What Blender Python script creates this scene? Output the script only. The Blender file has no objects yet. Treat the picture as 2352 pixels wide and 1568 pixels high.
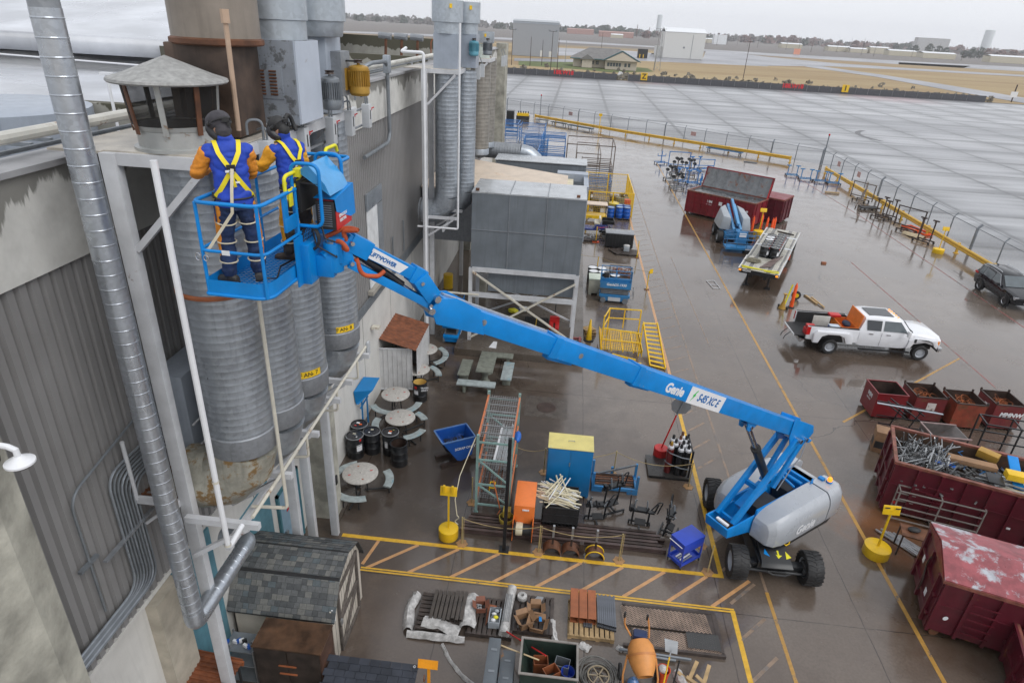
import bpy, bmesh, math, random
from math import sin,cos
from mathutils import Vector, Matrix, noise
V=Vector
R=math.radians;PI=math.pi
random.seed(7)
sc=bpy.context.scene
col=sc.collection
# camera
CX,CY,FP,CH=1176.0,784.0,1468.4618,14.2
_d=Vector((1014-CX,3735-CY,FP)).normalized()
_a=Vector((1335-CX,62-CY,FP));_a=(_a-_d*_a.dot(_d)).normalized()
_z=-_d;_x=_a.cross(_z)
RX,RY,RZ=_x,_a,_z                      # world axes in camera space (x right, y down, z forward)
right=Vector((RX.x,RY.x,RZ.x));down=Vector((RX.y,RY.y,RZ.y));fwd=Vector((RX.z,RY.z,RZ.z))
cd=bpy.data.cameras.new('camera');cam=bpy.data.objects.new('camera',cd);col.objects.link(cam)
m=Matrix((right,-down,-fwd)).transposed().to_4x4();m.translation=Vector((0,0,CH));cam.matrix_world=m
cd.sensor_width=36;cd.lens=FP/2352*36;cd.clip_start=.1;cd.clip_end=30000
sc.camera=cam
def ray(px,py):
 v=Vector((px-CX,py-CY,FP));return Vector((RX.dot(v),RY.dot(v),RZ.dot(v)))
O=Vector((0,0,CH))
def G(p,z=0.0):
 r=ray(*p);return O+r*((z-CH)/r.z)
def onX(p,X):
 r=ray(*p);return O+r*(X/r.x)
def onY(p,Y):
 r=ray(*p);return O+r*(Y/r.y)
def T(i,j,x,y): return (588*i+x/4,392*j+y/4)
# world, sun, exposure
w=bpy.data.worlds.new('World');sc.world=w;w.use_nodes=True
nt=w.node_tree;bg=nt.nodes['Background']
sky=nt.nodes.new('ShaderNodeTexSky');sky.sky_type='NISHITA';sky.sun_disc=False
sky.sun_elevation=R(48);sky.sun_rotation=R(128);sky.dust_density=3
hs=nt.nodes.new('ShaderNodeHueSaturation');hs.inputs['Saturation'].default_value=.12
mx=nt.nodes.new('ShaderNodeMix');mx.data_type='RGBA';mx.inputs[0].default_value=.88
mx.inputs[7].default_value=(8.6,8.85,9.35,1)
nt.links.new(sky.outputs[0],hs.inputs['Color']);nt.links.new(hs.outputs[0],mx.inputs[6])
nt.links.new(mx.outputs[2],bg.inputs[0]);bg.inputs[1].default_value=.108
sl=bpy.data.lights.new('sun','SUN');sl.energy=1.3;sl.angle=R(40);sl.color=(1,.985,.965)
so=bpy.data.objects.new('sun',sl);col.objects.link(so);so.rotation_euler=(R(42),0,R(52))
sc.view_settings.view_transform='Standard';sc.view_settings.look='None';sc.view_settings.exposure=0.1;sc.cycles.volume_bounces=1;sc.view_settings.gamma=1
# object helpers
ROOTS={};ORD='first second third fourth fifth sixth seventh eighth ninth'.split()
def tag(o,label,cat,group=None,kind=None):
 if label: o['label']=label
 if cat: o['category']=cat
 if group: o['group']=group
 if kind: o['kind']=kind
 return o
def thing(name,label,cat,loc=(0,0,0),rz=0,group=None):
 o=bpy.data.objects.new(name,None);col.objects.link(o);o.empty_display_size=.2
 o.location=loc;o.rotation_euler=(0,0,rz);tag(o,label,cat,group)
 ROOTS[o.name]=(V(loc),rz);return o
def rootof(o):
 while o.parent: o=o.parent
 return o
class MB:
 def __init__(s): s.v=[];s.f=[];s.m=[];s.mi=0;s.uv=None
 def add(s,vs,fs):
  n=len(s.v);s.v+= [tuple(v) for v in vs];s.f+=[tuple(n+i for i in f) for f in fs];s.m+=[s.mi]*len(fs);return s
 def box(s,x0,x1,y0,y1,z0,z1):
  return s.add([(x0,y0,z0),(x1,y0,z0),(x1,y1,z0),(x0,y1,z0),(x0,y0,z1),(x1,y0,z1),(x1,y1,z1),(x0,y1,z1)],
   [(0,3,2,1),(4,5,6,7),(0,1,5,4),(1,2,6,5),(2,3,7,6),(3,0,4,7)])
 def cbox(s,c,sx,sy,sz,rz=0,rx=0,ry=0):
  M=Matrix.Rotation(rz,3,'Z')@Matrix.Rotation(ry,3,'Y')@Matrix.Rotation(rx,3,'X');c=V(c)
  vs=[c+M@V((a*sx/2,b*sy/2,d*sz/2)) for d in(-1,1) for a,b in((-1,-1),(1,-1),(1,1),(-1,1))]
  return s.add(vs,[(0,3,2,1),(4,5,6,7),(0,1,5,4),(1,2,6,5),(2,3,7,6),(3,0,4,7)])
 def hexa(s,b,t):      # four bottom corners, four top corners
  return s.add(list(b)+list(t),[(0,3,2,1),(4,5,6,7),(0,1,5,4),(1,2,6,5),(2,3,7,6),(3,0,4,7)])
 def beam(s,p,q,w,h=None,up=(0,0,1)):
  h=h or w;p=V(p);q=V(q);d=(q-p).normalized();u=V(up)
  if abs(d.dot(u))>.98: u=V((0,1,0))
  a=d.cross(u).normalized()*(w/2);b=a.cross(d).normalized()*(h/2)
  return s.hexa([p-a-b,p+a-b,p+a+b,p-a+b],[q-a-b,q+a-b,q+a+b,q-a+b])
 def tube(s,pts,r,n=8,cap=True,closed=False):
  pts=[V(p) for p in pts];L=len(pts);rs=r if isinstance(r,(list,tuple)) else [r]*L
  ds=[]
  for i in range(L):
   if closed: d=(pts[(i+1)%L]-pts[i-1])
   else: d=pts[min(i+1,L-1)]-pts[max(i-1,0)]
   ds.append(d.normalized() if d.length>0 else V((0,0,1)))
  u=V((0,0,1)) if abs(ds[0].z)<.9 else V((1,0,0))
  a=ds[0].cross(u).normalized();vs=[]
  for i in range(L):
   a=(a-ds[i]*a.dot(ds[i]));a=a.normalized() if a.length>1e-6 else ds[i].orthogonal().normalized();b=ds[i].cross(a)
   for k in range(n):
    t=2*PI*k/n;vs.append(pts[i]+(a*cos(t)+b*sin(t))*rs[i])
  fs=[]
  for i in range(L if closed else L-1):
   j=(i+1)%L
   for k in range(n): fs.append((i*n+k,i*n+(k+1)%n,j*n+(k+1)%n,j*n+k))
  if cap and not closed: fs+=[tuple(reversed(range(n))),tuple((L-1)*n+k for k in range(n))]
  return s.add(vs,fs)
 def lathe(s,prof,c=(0,0,0),n=24,axis='Z',cap=False,M=None):
  c=V(c);vs=[]
  for r,z in prof:
   for k in range(n):
    t=2*PI*k/n;p=V((r*cos(t),r*sin(t),z))
    if axis=='X': p=V((p.z,p.x,p.y))
    elif axis=='Y': p=V((p.y,p.z,p.x))
    if M: p=M@p
    vs.append(c+p)
  L=len(prof);fs=[(i*n+k,i*n+(k+1)%n,(i+1)*n+(k+1)%n,(i+1)*n+k) for i in range(L-1) for k in range(n)]
  if cap: fs+=[tuple(reversed(range(n))),tuple((L-1)*n+k for k in range(n))]
  return s.add(vs,fs)
 def prism(s,poly,z0,z1,f=None):     # polygon (a,b) pushed along c; f maps (a,b,c) to a point
  f=f or (lambda a,b,c:(a,b,c));n=len(poly)
  vs=[f(a,b,z0) for a,b in poly]+[f(a,b,z1) for a,b in poly]
  return s.add(vs,[tuple(reversed(range(n))),tuple(range(n,2*n))]+[(i,(i+1)%n,n+(i+1)%n,n+i) for i in range(n)])
 def quad(s,*p): return s.add(p,[tuple(range(len(p)))])
 def ell(s,c,rx,ry,rz,n=14,m=9,M=None):
  c=V(c);vs=[];fs=[]
  for i in range(m+1):
   ph=-PI/2+PI*i/m
   for k in range(n):
    t=2*PI*k/n;p=V((rx*cos(ph)*cos(t),ry*cos(ph)*sin(t),rz*sin(ph)))
    vs.append(c+(M@p if M else p))
  for i in range(m):
   for k in range(n): fs.append((i*n+k,i*n+(k+1)%n,(i+1)*n+(k+1)%n,(i+1)*n+k))
  return s.add(vs,fs)
 def B(s,*a,**k): return s.build(*a,**k)
 def build(s,name,mats,parent=None,bevel=0,smooth=35,label=None,local=False):
  me=bpy.data.meshes.new(name)
  vs=s.v
  if parent is not None and not local:
   rt=rootof(parent);L,rz=ROOTS[rt.name];Mi=Matrix.Rotation(-rz,3,'Z')
   vs=[tuple(Mi@(V(v)-L)) for v in vs]
  me.from_pydata(vs,[],s.f)
  if not isinstance(mats,(list,tuple)): mats=[mats]
  for m_ in mats: me.materials.append(m_)
  if len(mats)>1: me.polygons.foreach_set('material_index',s.m)
  bm=bmesh.new();bm.from_mesh(me);bmesh.ops.remove_doubles(bm,verts=bm.verts,dist=1e-5)
  bmesh.ops.recalc_face_normals(bm,faces=bm.faces)
  if bevel:
   es=[e for e in bm.edges if len(e.link_faces)==2 and e.calc_face_angle(0)>R(30)]
   bmesh.ops.bevel(bm,geom=es,offset=bevel,segments=2,affect='EDGES',profile=.6,clamp_overlap=True)
  bm.to_mesh(me);bm.free()
  me.polygons.foreach_set('use_smooth',[True]*len(me.polygons));me.set_sharp_from_angle(angle=R(smooth));me.update()
  o=bpy.data.objects.new(name,me);col.objects.link(o)
  if parent is not None: o.parent=parent
  if label: o['label']=label
  return o
def one(mb,name,mat,label,cat,loc=None,group=None,kind=None,**k):
 """a top-level thing made of one mesh, its origin moved to loc (world-built geometry)"""
 if loc is not None:
  L=V(loc);mb.v=[tuple(V(v)-L) for v in mb.v]
 o=mb.build(name,mat,None,**k)
 if loc is not None: o.location=loc
 return tag(o,label,cat,group,kind)
def struct(mb,name,mat,**k):
 o=mb.build(name,mat,None,**k);o['kind']='structure';return o
def copyo(o,parent=None):
 c=o.copy();col.objects.link(c);c.parent=parent
 for ch in list(o.children): copyo(ch,c)
 return c
def dup(root,loc,rz=0,label=None,group=None,scale=None):
 c=copyo(root);c.location=loc;c.rotation_euler=(0,0,rz)
 ROOTS[c.name]=(V(loc),rz)
 if scale: c.scale=scale if hasattr(scale,'__len__') else (scale,)*3
 if label: c['label']=label
 if group: c['group']=group
 return c
def move(root,loc,rz=0):
 root.location=loc;root.rotation_euler=(0,0,rz);ROOTS[root.name]=(V(loc),rz);return root
def text(s,size,org,xd,yd,mat,parent,name='lettering',shear=0,bold=0,ext=.003,align='LEFT',sx=1):
 cu=bpy.data.curves.new(name,'FONT');cu.body=s;cu.size=size;cu.shear=shear;cu.offset=bold;cu.extrude=ext;cu.align_x=align;cu.align_y='CENTER';cu.resolution_u=3
 t=bpy.data.objects.new(name+'_tmp',cu);col.objects.link(t)
 dg=bpy.context.evaluated_depsgraph_get();dg.update()
 me=bpy.data.meshes.new_from_object(t.evaluated_get(dg));bpy.data.objects.remove(t)
 xd=V(xd).normalized();yd=V(yd).normalized();zd=xd.cross(yd);org=V(org)
 L,rz=ROOTS[rootof(parent).name] if parent else (V((0,0,0)),0);Mi=Matrix.Rotation(-rz,3,'Z')
 for v in me.vertices:
  p=org+xd*(v.co.x*sx)+yd*v.co.y+zd*v.co.z;v.co=Mi@(p-L)
 me.materials.clear();me.materials.append(mat);me.update()
 o=bpy.data.objects.new(name,me);col.objects.link(o)
 if parent: o.parent=parent
 return o
def arc(c,a,b,r,t0,t1,n=8):
 c=V(c);a=V(a);b=V(b)
 return [c+a*(r*cos(t0+(t1-t0)*i/n))+b*(r*sin(t0+(t1-t0)*i/n)) for i in range(n+1)]
def fillet(pts,r,n=5):
 """round the corners of a polyline"""
 pts=[V(p) for p in pts];out=[pts[0]]
 for i in range(1,len(pts)-1):
  a=(pts[i-1]-pts[i]);b=(pts[i+1]-pts[i]);rr=min(r,a.length*.45,b.length*.45);a=a.normalized()*rr;b=b.normalized()*rr
  for k in range(n+1):
   t=k/n;out.append(pts[i]+a*(1-t)**2+b*t**2)
 out.append(pts[-1]);return out
# materials
MATS={}
def mat(name,c,rough=.5,metal=0,v=.12,sc_=3.0,bump=0,rust=0,rc=(.13,.05,.02),rs=2.5,streak=0,spec=.5,coat=0,dirt=0,rv=.08,emit=0,vor=0,bs=None):
 if name in MATS: return MATS[name]
 m=bpy.data.materials.new(name);m.use_nodes=True;N=m.node_tree.nodes;Lk=m.node_tree.links;b=N['Principled BSDF']
 tc=N.new('ShaderNodeTexCoord');out=tc.outputs['Object']
 def noi(s,det=5,vec=None,rg=.6):
  n=N.new('ShaderNodeTexNoise');n.inputs['Scale'].default_value=s;n.inputs['Detail'].default_value=det;n.inputs['Roughness'].default_value=rg;Lk.new(vec or out,n.inputs['Vector']);return n.outputs['Fac']
 def rng(x,a,bb,c0=0,c1=1):
  n=N.new('ShaderNodeMapRange');n.inputs[1].default_value=a;n.inputs[2].default_value=bb;n.inputs[3].default_value=c0;n.inputs[4].default_value=c1;Lk.new(x,n.inputs[0]);return n.outputs[0]
 def mix(f,a,bb):
  n=N.new('ShaderNodeMix');n.data_type='RGBA'
  Lk.new(f,n.inputs[0])
  for k,q in((6,a),(7,bb)):
   if isinstance(q,tuple): n.inputs[k].default_value=(*q,1)
   else: Lk.new(q,n.inputs[k])
  return n.outputs[2]
 lo=tuple(max(0,x*(1-v)) for x in c);hi=tuple(min(1,x*(1+v)) for x in c)
 cc=mix(rng(noi(sc_),.35,.65),lo,hi)
 if streak:
  mp=N.new('ShaderNodeMapping');mp.inputs['Scale'].default_value=(6,6,.35);Lk.new(out,mp.inputs[0])
  cc=mix(rng(noi(1.6,4,mp.outputs[0]),.5,.75,0,streak),cc,tuple(x*.55 for x in c))
 if vor:
  n=N.new('ShaderNodeTexVoronoi');n.inputs['Scale'].default_value=vor;Lk.new(out,n.inputs['Vector'])
  q=N.new('ShaderNodeSeparateColor');Lk.new(n.outputs['Color'],q.inputs[0]);cc=mix(rng(q.outputs[0],0,1,0,.35),cc,tuple(min(1,x*1.5) for x in c))
 if dirt: cc=mix(rng(noi(sc_*.4,6),.48,.72,0,dirt),cc,(.06,.05,.04))
 if rust: cc=mix(rng(noi(rs,8,rg=.7),.66-.3*rust,.72-.3*rust,0,.95),cc,mix(noi(rs*5),tuple(x*.5 for x in rc),tuple(min(1,x*1.7) for x in rc)))
 Lk.new(cc,b.inputs['Base Color'])
 Lk.new(rng(noi(sc_*.7,4),.3,.7,max(.02,rough-rv),min(1,rough+rv)),b.inputs['Roughness'])
 b.inputs['Metallic'].default_value=metal;b.inputs['Specular IOR Level'].default_value=spec;b.inputs['Coat Weight'].default_value=coat;b.inputs['Coat Roughness'].default_value=.08
 if bump:
  bn=N.new('ShaderNodeBump');bn.inputs['Strength'].default_value=bump;bn.inputs['Distance'].default_value=.02;Lk.new(noi(bs or sc_*6,5),bn.inputs['Height']);Lk.new(bn.outputs[0],b.inputs['Normal'])
 if emit: b.inputs['Emission Color'].default_value=(*c,1);b.inputs['Emission Strength'].default_value=emit
 MATS[name]=m;return m
def meshmat(name,c,dens=.45,rough=.6):
 """see-through wire cloth"""
 m=bpy.data.materials.new(name);m.use_nodes=True;N=m.node_tree.nodes;Lk=m.node_tree.links;b=N['Principled BSDF']
 b.inputs['Base Color'].default_value=(*c,1);b.inputs['Roughness'].default_value=rough;b.inputs['Metallic'].default_value=.5
 tc=N.new('ShaderNodeTexCoord');n=N.new('ShaderNodeTexNoise');n.inputs['Scale'].default_value=6;Lk.new(tc.outputs['Object'],n.inputs[0])
 mr=N.new('ShaderNodeMapRange');mr.inputs[3].default_value=dens*.7;mr.inputs[4].default_value=dens*1.3;Lk.new(n.outputs[0],mr.inputs[0]);Lk.new(mr.outputs[0],b.inputs['Alpha'])
 return m
BLUE=mat('lift blue paint',(.001,.215,.60),.4,v=.08,coat=.1,dirt=.14,spec=.35)
BLUEO=mat('older blue paint',(.03,.19,.42),.4,v=.12,dirt=.25,rust=.12)
BLUED=mat('deep blue paint',(.012,.09,.38),.35,v=.08,dirt=.15)
BLUEC=mat('cabinet blue',(.006,.16,.40),.4,v=.05,dirt=.12)
ROYAL=mat('cart royal blue',(.02,.06,.45),.35,v=.08)
GREYP=mat('light grey cover',(.38,.40,.43),.3,v=.03,coat=.25,dirt=.05)
GREYD=mat('dull grey cover',(.33,.36,.39),.4,v=.06,dirt=.1)
BLACK=mat('black paint',(.012,.013,.015),.35,v=.2)
BLACKM=mat('matt black',(.02,.02,.021),.6,v=.2)
RUB=mat('tyre rubber',(.018,.018,.019),.65,v=.3,bump=.3,dirt=.2)
RIMG=mat('wheel rim grey',(.36,.38,.41),.4,v=.05)
CHR=mat('chrome rod',(.55,.56,.58),.18,1,v=.05)
STEEL=mat('bare steel',(.36,.37,.38),.4,.7,v=.15)
ALU=mat('aluminium',(.62,.64,.66),.35,.8,v=.12)
GALV=mat('galvanised duct',(.33,.36,.395),.38,.6,v=.22,vor=14,streak=.6,bump=.05,sc_=1.3,rv=.14)
GALVD=mat('galvanised duct dull',(.25,.265,.285),.5,.4,v=.14,vor=18,streak=.35,sc_=1.5)
GALVN=mat('new galvanised pipe',(.42,.45,.49),.3,.75,v=.1,vor=20,sc_=2)
GALVS=mat('rust streaked duct',(.34,.33,.28),.5,.1,v=.25,rust=.5,rc=(.22,.13,.045),rs=3.2,streak=.7)
COND=mat('conduit grey',(.22,.24,.26),.45,.5,v=.15)
WHITES=mat('white steel paint',(.56,.57,.59),.4,v=.08,rust=.06,dirt=.12)
WHITEP=mat('white paint',(.72,.73,.75),.35,v=.04)
CREAM=mat('cream pipe',(.58,.55,.47),.45,v=.1,rust=.22,rc=(.25,.12,.05))
YEL=mat('yellow paint',(.78,.49,.012),.4,v=.08,dirt=.08)
YELP=mat('harness yellow',(.72,.66,.02),.6,v=.06)
ORA=mat('orange paint',(.80,.2,.04),.4,v=.06,dirt=.1)
ORAC=mat('orange plastic',(.85,.10,.015),.45,v=.08)
REDP=mat('red paint',(.50,.02,.02),.4,v=.1)
MAR=mat('dumpster maroon',(.095,.008,.017),.4,v=.18,rust=.14,dirt=.25,rs=1.6)
MARF=mat('dumpster faded red',(.19,.012,.02),.4,v=.2,rust=.08,dirt=.2,rs=1.6)
RBIN=mat('red steel bin',(.14,.014,.016),.45,v=.2,rust=.3,rs=1.8,dirt=.3)
RBIN2=mat('rusty red bin',(.22,.04,.018),.5,v=.3,rust=.4,rs=1.8,dirt=.3)
RUST=mat('rusty steel',(.12,.048,.022),.6,v=.4,sc_=4,bump=.2)
RUSTD=mat('dark rust',(.045,.028,.022),.5,v=.4,sc_=3,bump=.1)
RUSTO=mat('orange rust',(.28,.09,.035),.55,v=.25,sc_=3)
WIRE=mat('rusty wire',(.35,.10,.03),.7,v=.4,sc_=10)
WOOD=mat('pallet wood',(.38,.26,.13),.7,v=.25,sc_=4,bump=.2)
WOODD=mat('dark wet wood',(.055,.042,.036),.5,v=.35,sc_=5,bump=.2)
BRNC=mat('brown cardboard',(.26,.15,.08),.7,v=.15)
CONC=mat('concrete bench',(.17,.18,.15),.7,v=.25,sc_=5,bump=.3)
CONCP=mat('pebble table concrete',(.42,.40,.37),.6,v=.15,sc_=12,bump=.2,rust=.12,rc=(.10,.22,.27),rs=1.6)
CONCB=mat('pebble bench concrete',(.30,.34,.34),.6,v=.2,sc_=6,bump=.2,rust=.3,rc=(.16,.27,.31),rs=1.6)
TARP=mat('tan fabric roof',(.60,.50,.40),.5,v=.1,sc_=1.5,rust=.2,rc=(.40,.25,.13),rs=.6)
PLASW=mat('wrinkled plastic film',(.5,.49,.48),.3,v=.3,sc_=8,bump=.8,dirt=.3)
PVC=mat('off white plastic pipe',(.62,.56,.40),.4,v=.12)
BRNB=mat('soot stained steel',(.075,.05,.037),.55,.2,v=.6,sc_=1.4,streak=.8)
TAUPE=mat('heat stained steel',(.26,.225,.19),.5,.3,v=.15,sc_=1.5,streak=.5)
BGREY=mat('blue grey enamel',(.33,.37,.43),.4,.1,v=.07,streak=.25,rust=.03)
BGREYP=mat('peeling grey enamel',(.25,.275,.31),.45,.1,v=.1,rust=.42,rc=(.10,.105,.11),rs=4.5,streak=.3)
GOLD=mat('gold motor enamel',(.42,.24,.035),.45,.2,v=.12,dirt=.25)
TEAL=mat('teal rack paint',(.22,.35,.33),.5,v=.15,dirt=.1)
ORAR=mat('rack orange paint',(.62,.19,.07),.5,v=.12)
GLS=mat('dark glass',(.02,.025,.03),.06,v=.05,spec=.8)
GLG=mat('grey window glass',(.09,.11,.12),.08,v=.1,spec=.8)
TRUCKW=mat('truck white paint',(.74,.75,.78),.22,v=.02,coat=.5)
SUVB=mat('suv dark paint',(.006,.007,.010),.2,v=.1,coat=.3,spec=.4)
REDL=mat('red lamp',(.5,.01,.01),.2,v=.05)
AMB=mat('amber beacon',(1,.30,.02),.3,v=.02,emit=1.2)
# SETTING
def wetmat(name,c1,c2,jx=None,jy=None,stains=(),rough=(.1,.42),big=.12,stretch=(1,1,1),jw=.02,wet=.5,jdark=.35,slab=0,bmp=.15,coat=0,cr=.12):
 m=bpy.data.materials.new(name);m.use_nodes=True;N=m.node_tree.nodes;Lk=m.node_tree.links;b=N['Principled BSDF']
 geo=N.new('ShaderNodeNewGeometry');P=geo.outputs['Position']
 mp=N.new('ShaderNodeMapping');mp.inputs['Scale'].default_value=stretch;Lk.new(P,mp.inputs[0]);PS=mp.outputs[0]
 def noi(s,det=6,vec=None,rg=.6,dist=0):
  n=N.new('ShaderNodeTexNoise');n.inputs['Scale'].default_value=s;n.inputs['Detail'].default_value=det;n.inputs['Roughness'].default_value=rg;n.inputs['Distortion'].default_value=dist;Lk.new(vec or PS,n.inputs['Vector']);return n.outputs['Fac']
 def rng(x,a,bb,c0=0.,c1=1.):
  n=N.new('ShaderNodeMapRange');n.inputs[1].default_value=a;n.inputs[2].default_value=bb;n.inputs[3].default_value=c0;n.inputs[4].default_value=c1;Lk.new(x,n.inputs[0]);return n.outputs[0]
 def mth(op,a,bb=None,cc=None):
  n=N.new('ShaderNodeMath');n.operation=op
  for i,q in enumerate((a,bb,cc)):
   if q is None: continue
   if isinstance(q,(int,float)): n.inputs[i].default_value=q
   else: Lk.new(q,n.inputs[i])
  return n.outputs[0]
 def mix(f,a,bb):
  n=N.new('ShaderNodeMix');n.data_type='RGBA';Lk.new(f,n.inputs[0])
  for k,q in((6,a),(7,bb)):
   if isinstance(q,tuple): n.inputs[k].default_value=(*q,1)
   else: Lk.new(q,n.inputs[k])
  return n.outputs[2]
 sp=N.new('ShaderNodeSeparateXYZ');Lk.new(P,sp.inputs[0])
 cc=mix(rng(noi(big,7),.38,.62),c1,c2)
 f3=noi(1.3,8,rg=.7);cc=mix(rng(f3,.35,.75,0,.35),cc,tuple(x*.5 for x in c1))
 f4=noi(14,6,P);cc=mix(rng(f4,.4,.62,0,.3),cc,tuple(x*.55 for x in c1))
 jm=None
 if jx or jy:
  wob=mth('MULTIPLY',mth('SUBTRACT',noi(1.1,5,P),.5),.07)
  for ax,jj in((0,jx),(1,jy)):
   if not jj: continue
   off,per=jj
   a=mth('ADD',mth('SUBTRACT',sp.outputs[ax],off-per*200),wob)
   fr=mth('ABSOLUTE',mth('SUBTRACT',mth('FRACT',mth('DIVIDE',mth('ADD',a,per/2),per)),.5))
   d=mth('MULTIPLY',fr,per)
   k=mth('MULTIPLY',rng(d,jw*.4,jw,1,0),rng(noi(.9,4,P),.3,.5,.35,1))
   jm=k if jm is None else mth('MAXIMUM',jm,k)
   if slab:      # wet reflection streak painted into the colour, darkest at the joint
    e=rng(d,0,per*.35,slab,0);e=mth('MULTIPLY',e,rng(noi(.35,5),.35,.6));cc=mix(e,cc,tuple(x*.5 for x in c1))
 puddle=rng(noi(.28,5,P,.55,.4),.56-.1*wet,.66-.08*wet)
 for (x,y,r,colr,strength) in stains:
  v=N.new('ShaderNodeVectorMath');v.operation='DISTANCE';Lk.new(P,v.inputs[0]);v.inputs[1].default_value=(x,y,0)
  f=mth('ADD',mth('DIVIDE',v.outputs['Value'],r),mth('MULTIPLY',mth('SUBTRACT',noi(1.2,7,P,.65),.5),1.6))
  cc=mix(rng(f,.35,.95,strength,0),cc,colr)
 if bmp>.1 and jx:      # hairline cracks and oil drips
  for kind,s_,lo,k_ in(('DISTANCE_TO_EDGE',.11,.0016,.75),('F1',1.7,.045,.6)):
   n=N.new('ShaderNodeTexVoronoi');n.feature=kind;n.inputs['Scale'].default_value=s_
   w2=N.new('ShaderNodeVectorMath');w2.operation='MULTIPLY_ADD';q=N.new('ShaderNodeTexNoise');q.inputs['Scale'].default_value=.8;q.inputs['Detail'].default_value=6;Lk.new(P,q.inputs['Vector']);Lk.new(q.outputs['Color'],w2.inputs[0]);w2.inputs[1].default_value=(1.2,1.2,0) if s_<1 else (.1,.1,0);Lk.new(P,w2.inputs[2]);Lk.new(w2.outputs[0],n.inputs['Vector'])
   cc=mix(mth('MULTIPLY',rng(n.outputs['Distance'],lo*.5,lo,k_,0),rng(noi(.13,3,P),.5,.56)),cc,tuple(x*.3 for x in c1))
 if jm is not None: cc=mix(jm,cc,tuple(x*jdark for x in c1))
 cc=mix(mth('MULTIPLY',puddle,.35),cc,tuple(x*.6 for x in c1))
 Lk.new(cc,b.inputs['Base Color'])
 r0=rng(noi(.7,6),.35,.65,rough[0]+.08,rough[1]);r1=mth('ADD',mth('MULTIPLY',r0,mth('SUBTRACT',1,puddle)),mth('MULTIPLY',puddle,rough[0]*.5))
 Lk.new(r1,b.inputs['Roughness']);b.inputs['Specular IOR Level'].default_value=.5;b.inputs['Coat Weight'].default_value=coat;b.inputs['Coat Roughness'].default_value=cr
 bn=N.new('ShaderNodeBump');bn.inputs['Strength'].default_value=bmp;bn.inputs['Distance'].default_value=.01;Lk.new(mth('MULTIPLY',noi(9,6,P),mth('SUBTRACT',1,puddle)),bn.inputs['Height']);Lk.new(bn.outputs[0],b.inputs['Normal'])
 return m
BR=(.075,.045,.026);OR=(.20,.07,.015)
YARD=wetmat('wet brown concrete',(.105,.075,.056),(.18,.148,.122),(1.45,3.81),(13.0,10.9),
stains=[(-4,18,7,(.05,.040,.034),.75),(-2,22,6,(.055,.042,.034),.7),(11.6,17.2,2.2,OR,.7),(11.2,13.6,2.2,BR,.8),(11,55,3.5,BR,.8),(14,46,3,BR,.5),(12,29,3,(.07,.055,.045),.6),(13,40.5,3.2,BR,.6),(27,76,8,(.2,.09,.08),.5),(9.5,46.5,3,BR,.6),(1,15,3,(.06,.045,.036),.6),(29.2,53,2.4,(.26,.17,.10),.6),(3,94,6,(.16,.09,.06),.5),(24,92,5,(.2,.11,.07),.5),(4.3,17.5,1.5,BR,.6),(-3,12,3,(.09,.07,.06),.5)],rough=(.05,.30),big=.06,coat=.6)
APR=wetmat('pale wet apron concrete',(.19,.195,.21),(.46,.465,.48),(6.4,10.6),(75.3,11.2),stains=[(23,214,12,(.35,.22,.22),.5),(90,208,18,(.38,.22,.23),.6)],rough=(.22,.45),big=.05,stretch=(.06,.8,1),jw=.4,jdark=.2,slab=1,wet=-3,bmp=0,coat=.5,cr=.4)  # pale and dark streaks in the base colour stand in for wet reflections
ASPH=mat('wet asphalt',(.22,.22,.24),.35,v=.3,sc_=.03)
GRASS=wetmat('dry grassland',(.30,.205,.10),(.42,.32,.17),rough=(.8,.95),big=.02,stretch=(.35,1.5,1),wet=-3,bmp=.6)
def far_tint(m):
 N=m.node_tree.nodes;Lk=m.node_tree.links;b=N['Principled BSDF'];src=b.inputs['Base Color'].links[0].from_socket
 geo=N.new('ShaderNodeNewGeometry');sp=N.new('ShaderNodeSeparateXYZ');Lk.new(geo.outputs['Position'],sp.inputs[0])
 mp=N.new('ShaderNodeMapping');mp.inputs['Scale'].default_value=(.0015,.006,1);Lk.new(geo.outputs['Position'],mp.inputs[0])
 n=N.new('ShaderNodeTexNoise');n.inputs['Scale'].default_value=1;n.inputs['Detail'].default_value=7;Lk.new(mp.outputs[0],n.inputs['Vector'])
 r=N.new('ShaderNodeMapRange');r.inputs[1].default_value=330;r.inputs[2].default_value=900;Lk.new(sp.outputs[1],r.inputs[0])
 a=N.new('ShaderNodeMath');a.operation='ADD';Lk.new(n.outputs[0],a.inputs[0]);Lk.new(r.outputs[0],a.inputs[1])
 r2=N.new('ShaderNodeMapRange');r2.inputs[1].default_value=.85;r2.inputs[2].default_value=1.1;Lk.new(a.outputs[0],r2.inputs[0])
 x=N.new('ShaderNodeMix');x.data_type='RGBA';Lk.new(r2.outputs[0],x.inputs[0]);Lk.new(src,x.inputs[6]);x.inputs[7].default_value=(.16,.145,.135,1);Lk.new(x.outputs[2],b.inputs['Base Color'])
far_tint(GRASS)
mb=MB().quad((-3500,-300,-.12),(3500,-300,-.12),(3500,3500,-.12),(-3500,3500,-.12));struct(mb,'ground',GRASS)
mb=MB().quad((-260,-60,-.02),(420,-60,-.02),(420,214.5,-.02),(-260,214.5,-.02));struct(mb,'airport_apron',APR)
mb=MB().quad((-40,-20,0),(32.4,-20,0),(32.4,86.2,0),(-40,144,0));struct(mb,'yard_pavement',YARD)
def strip(name,tops,bots,z=-.085,mt=ASPH):
 mb=MB();a=[G(p,z) for p in tops];b=[G(p,z) for p in bots]
 for i in range(len(a)-1): mb.quad(b[i],b[i+1],a[i+1],a[i])
 return struct(mb,name,mt)
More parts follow.
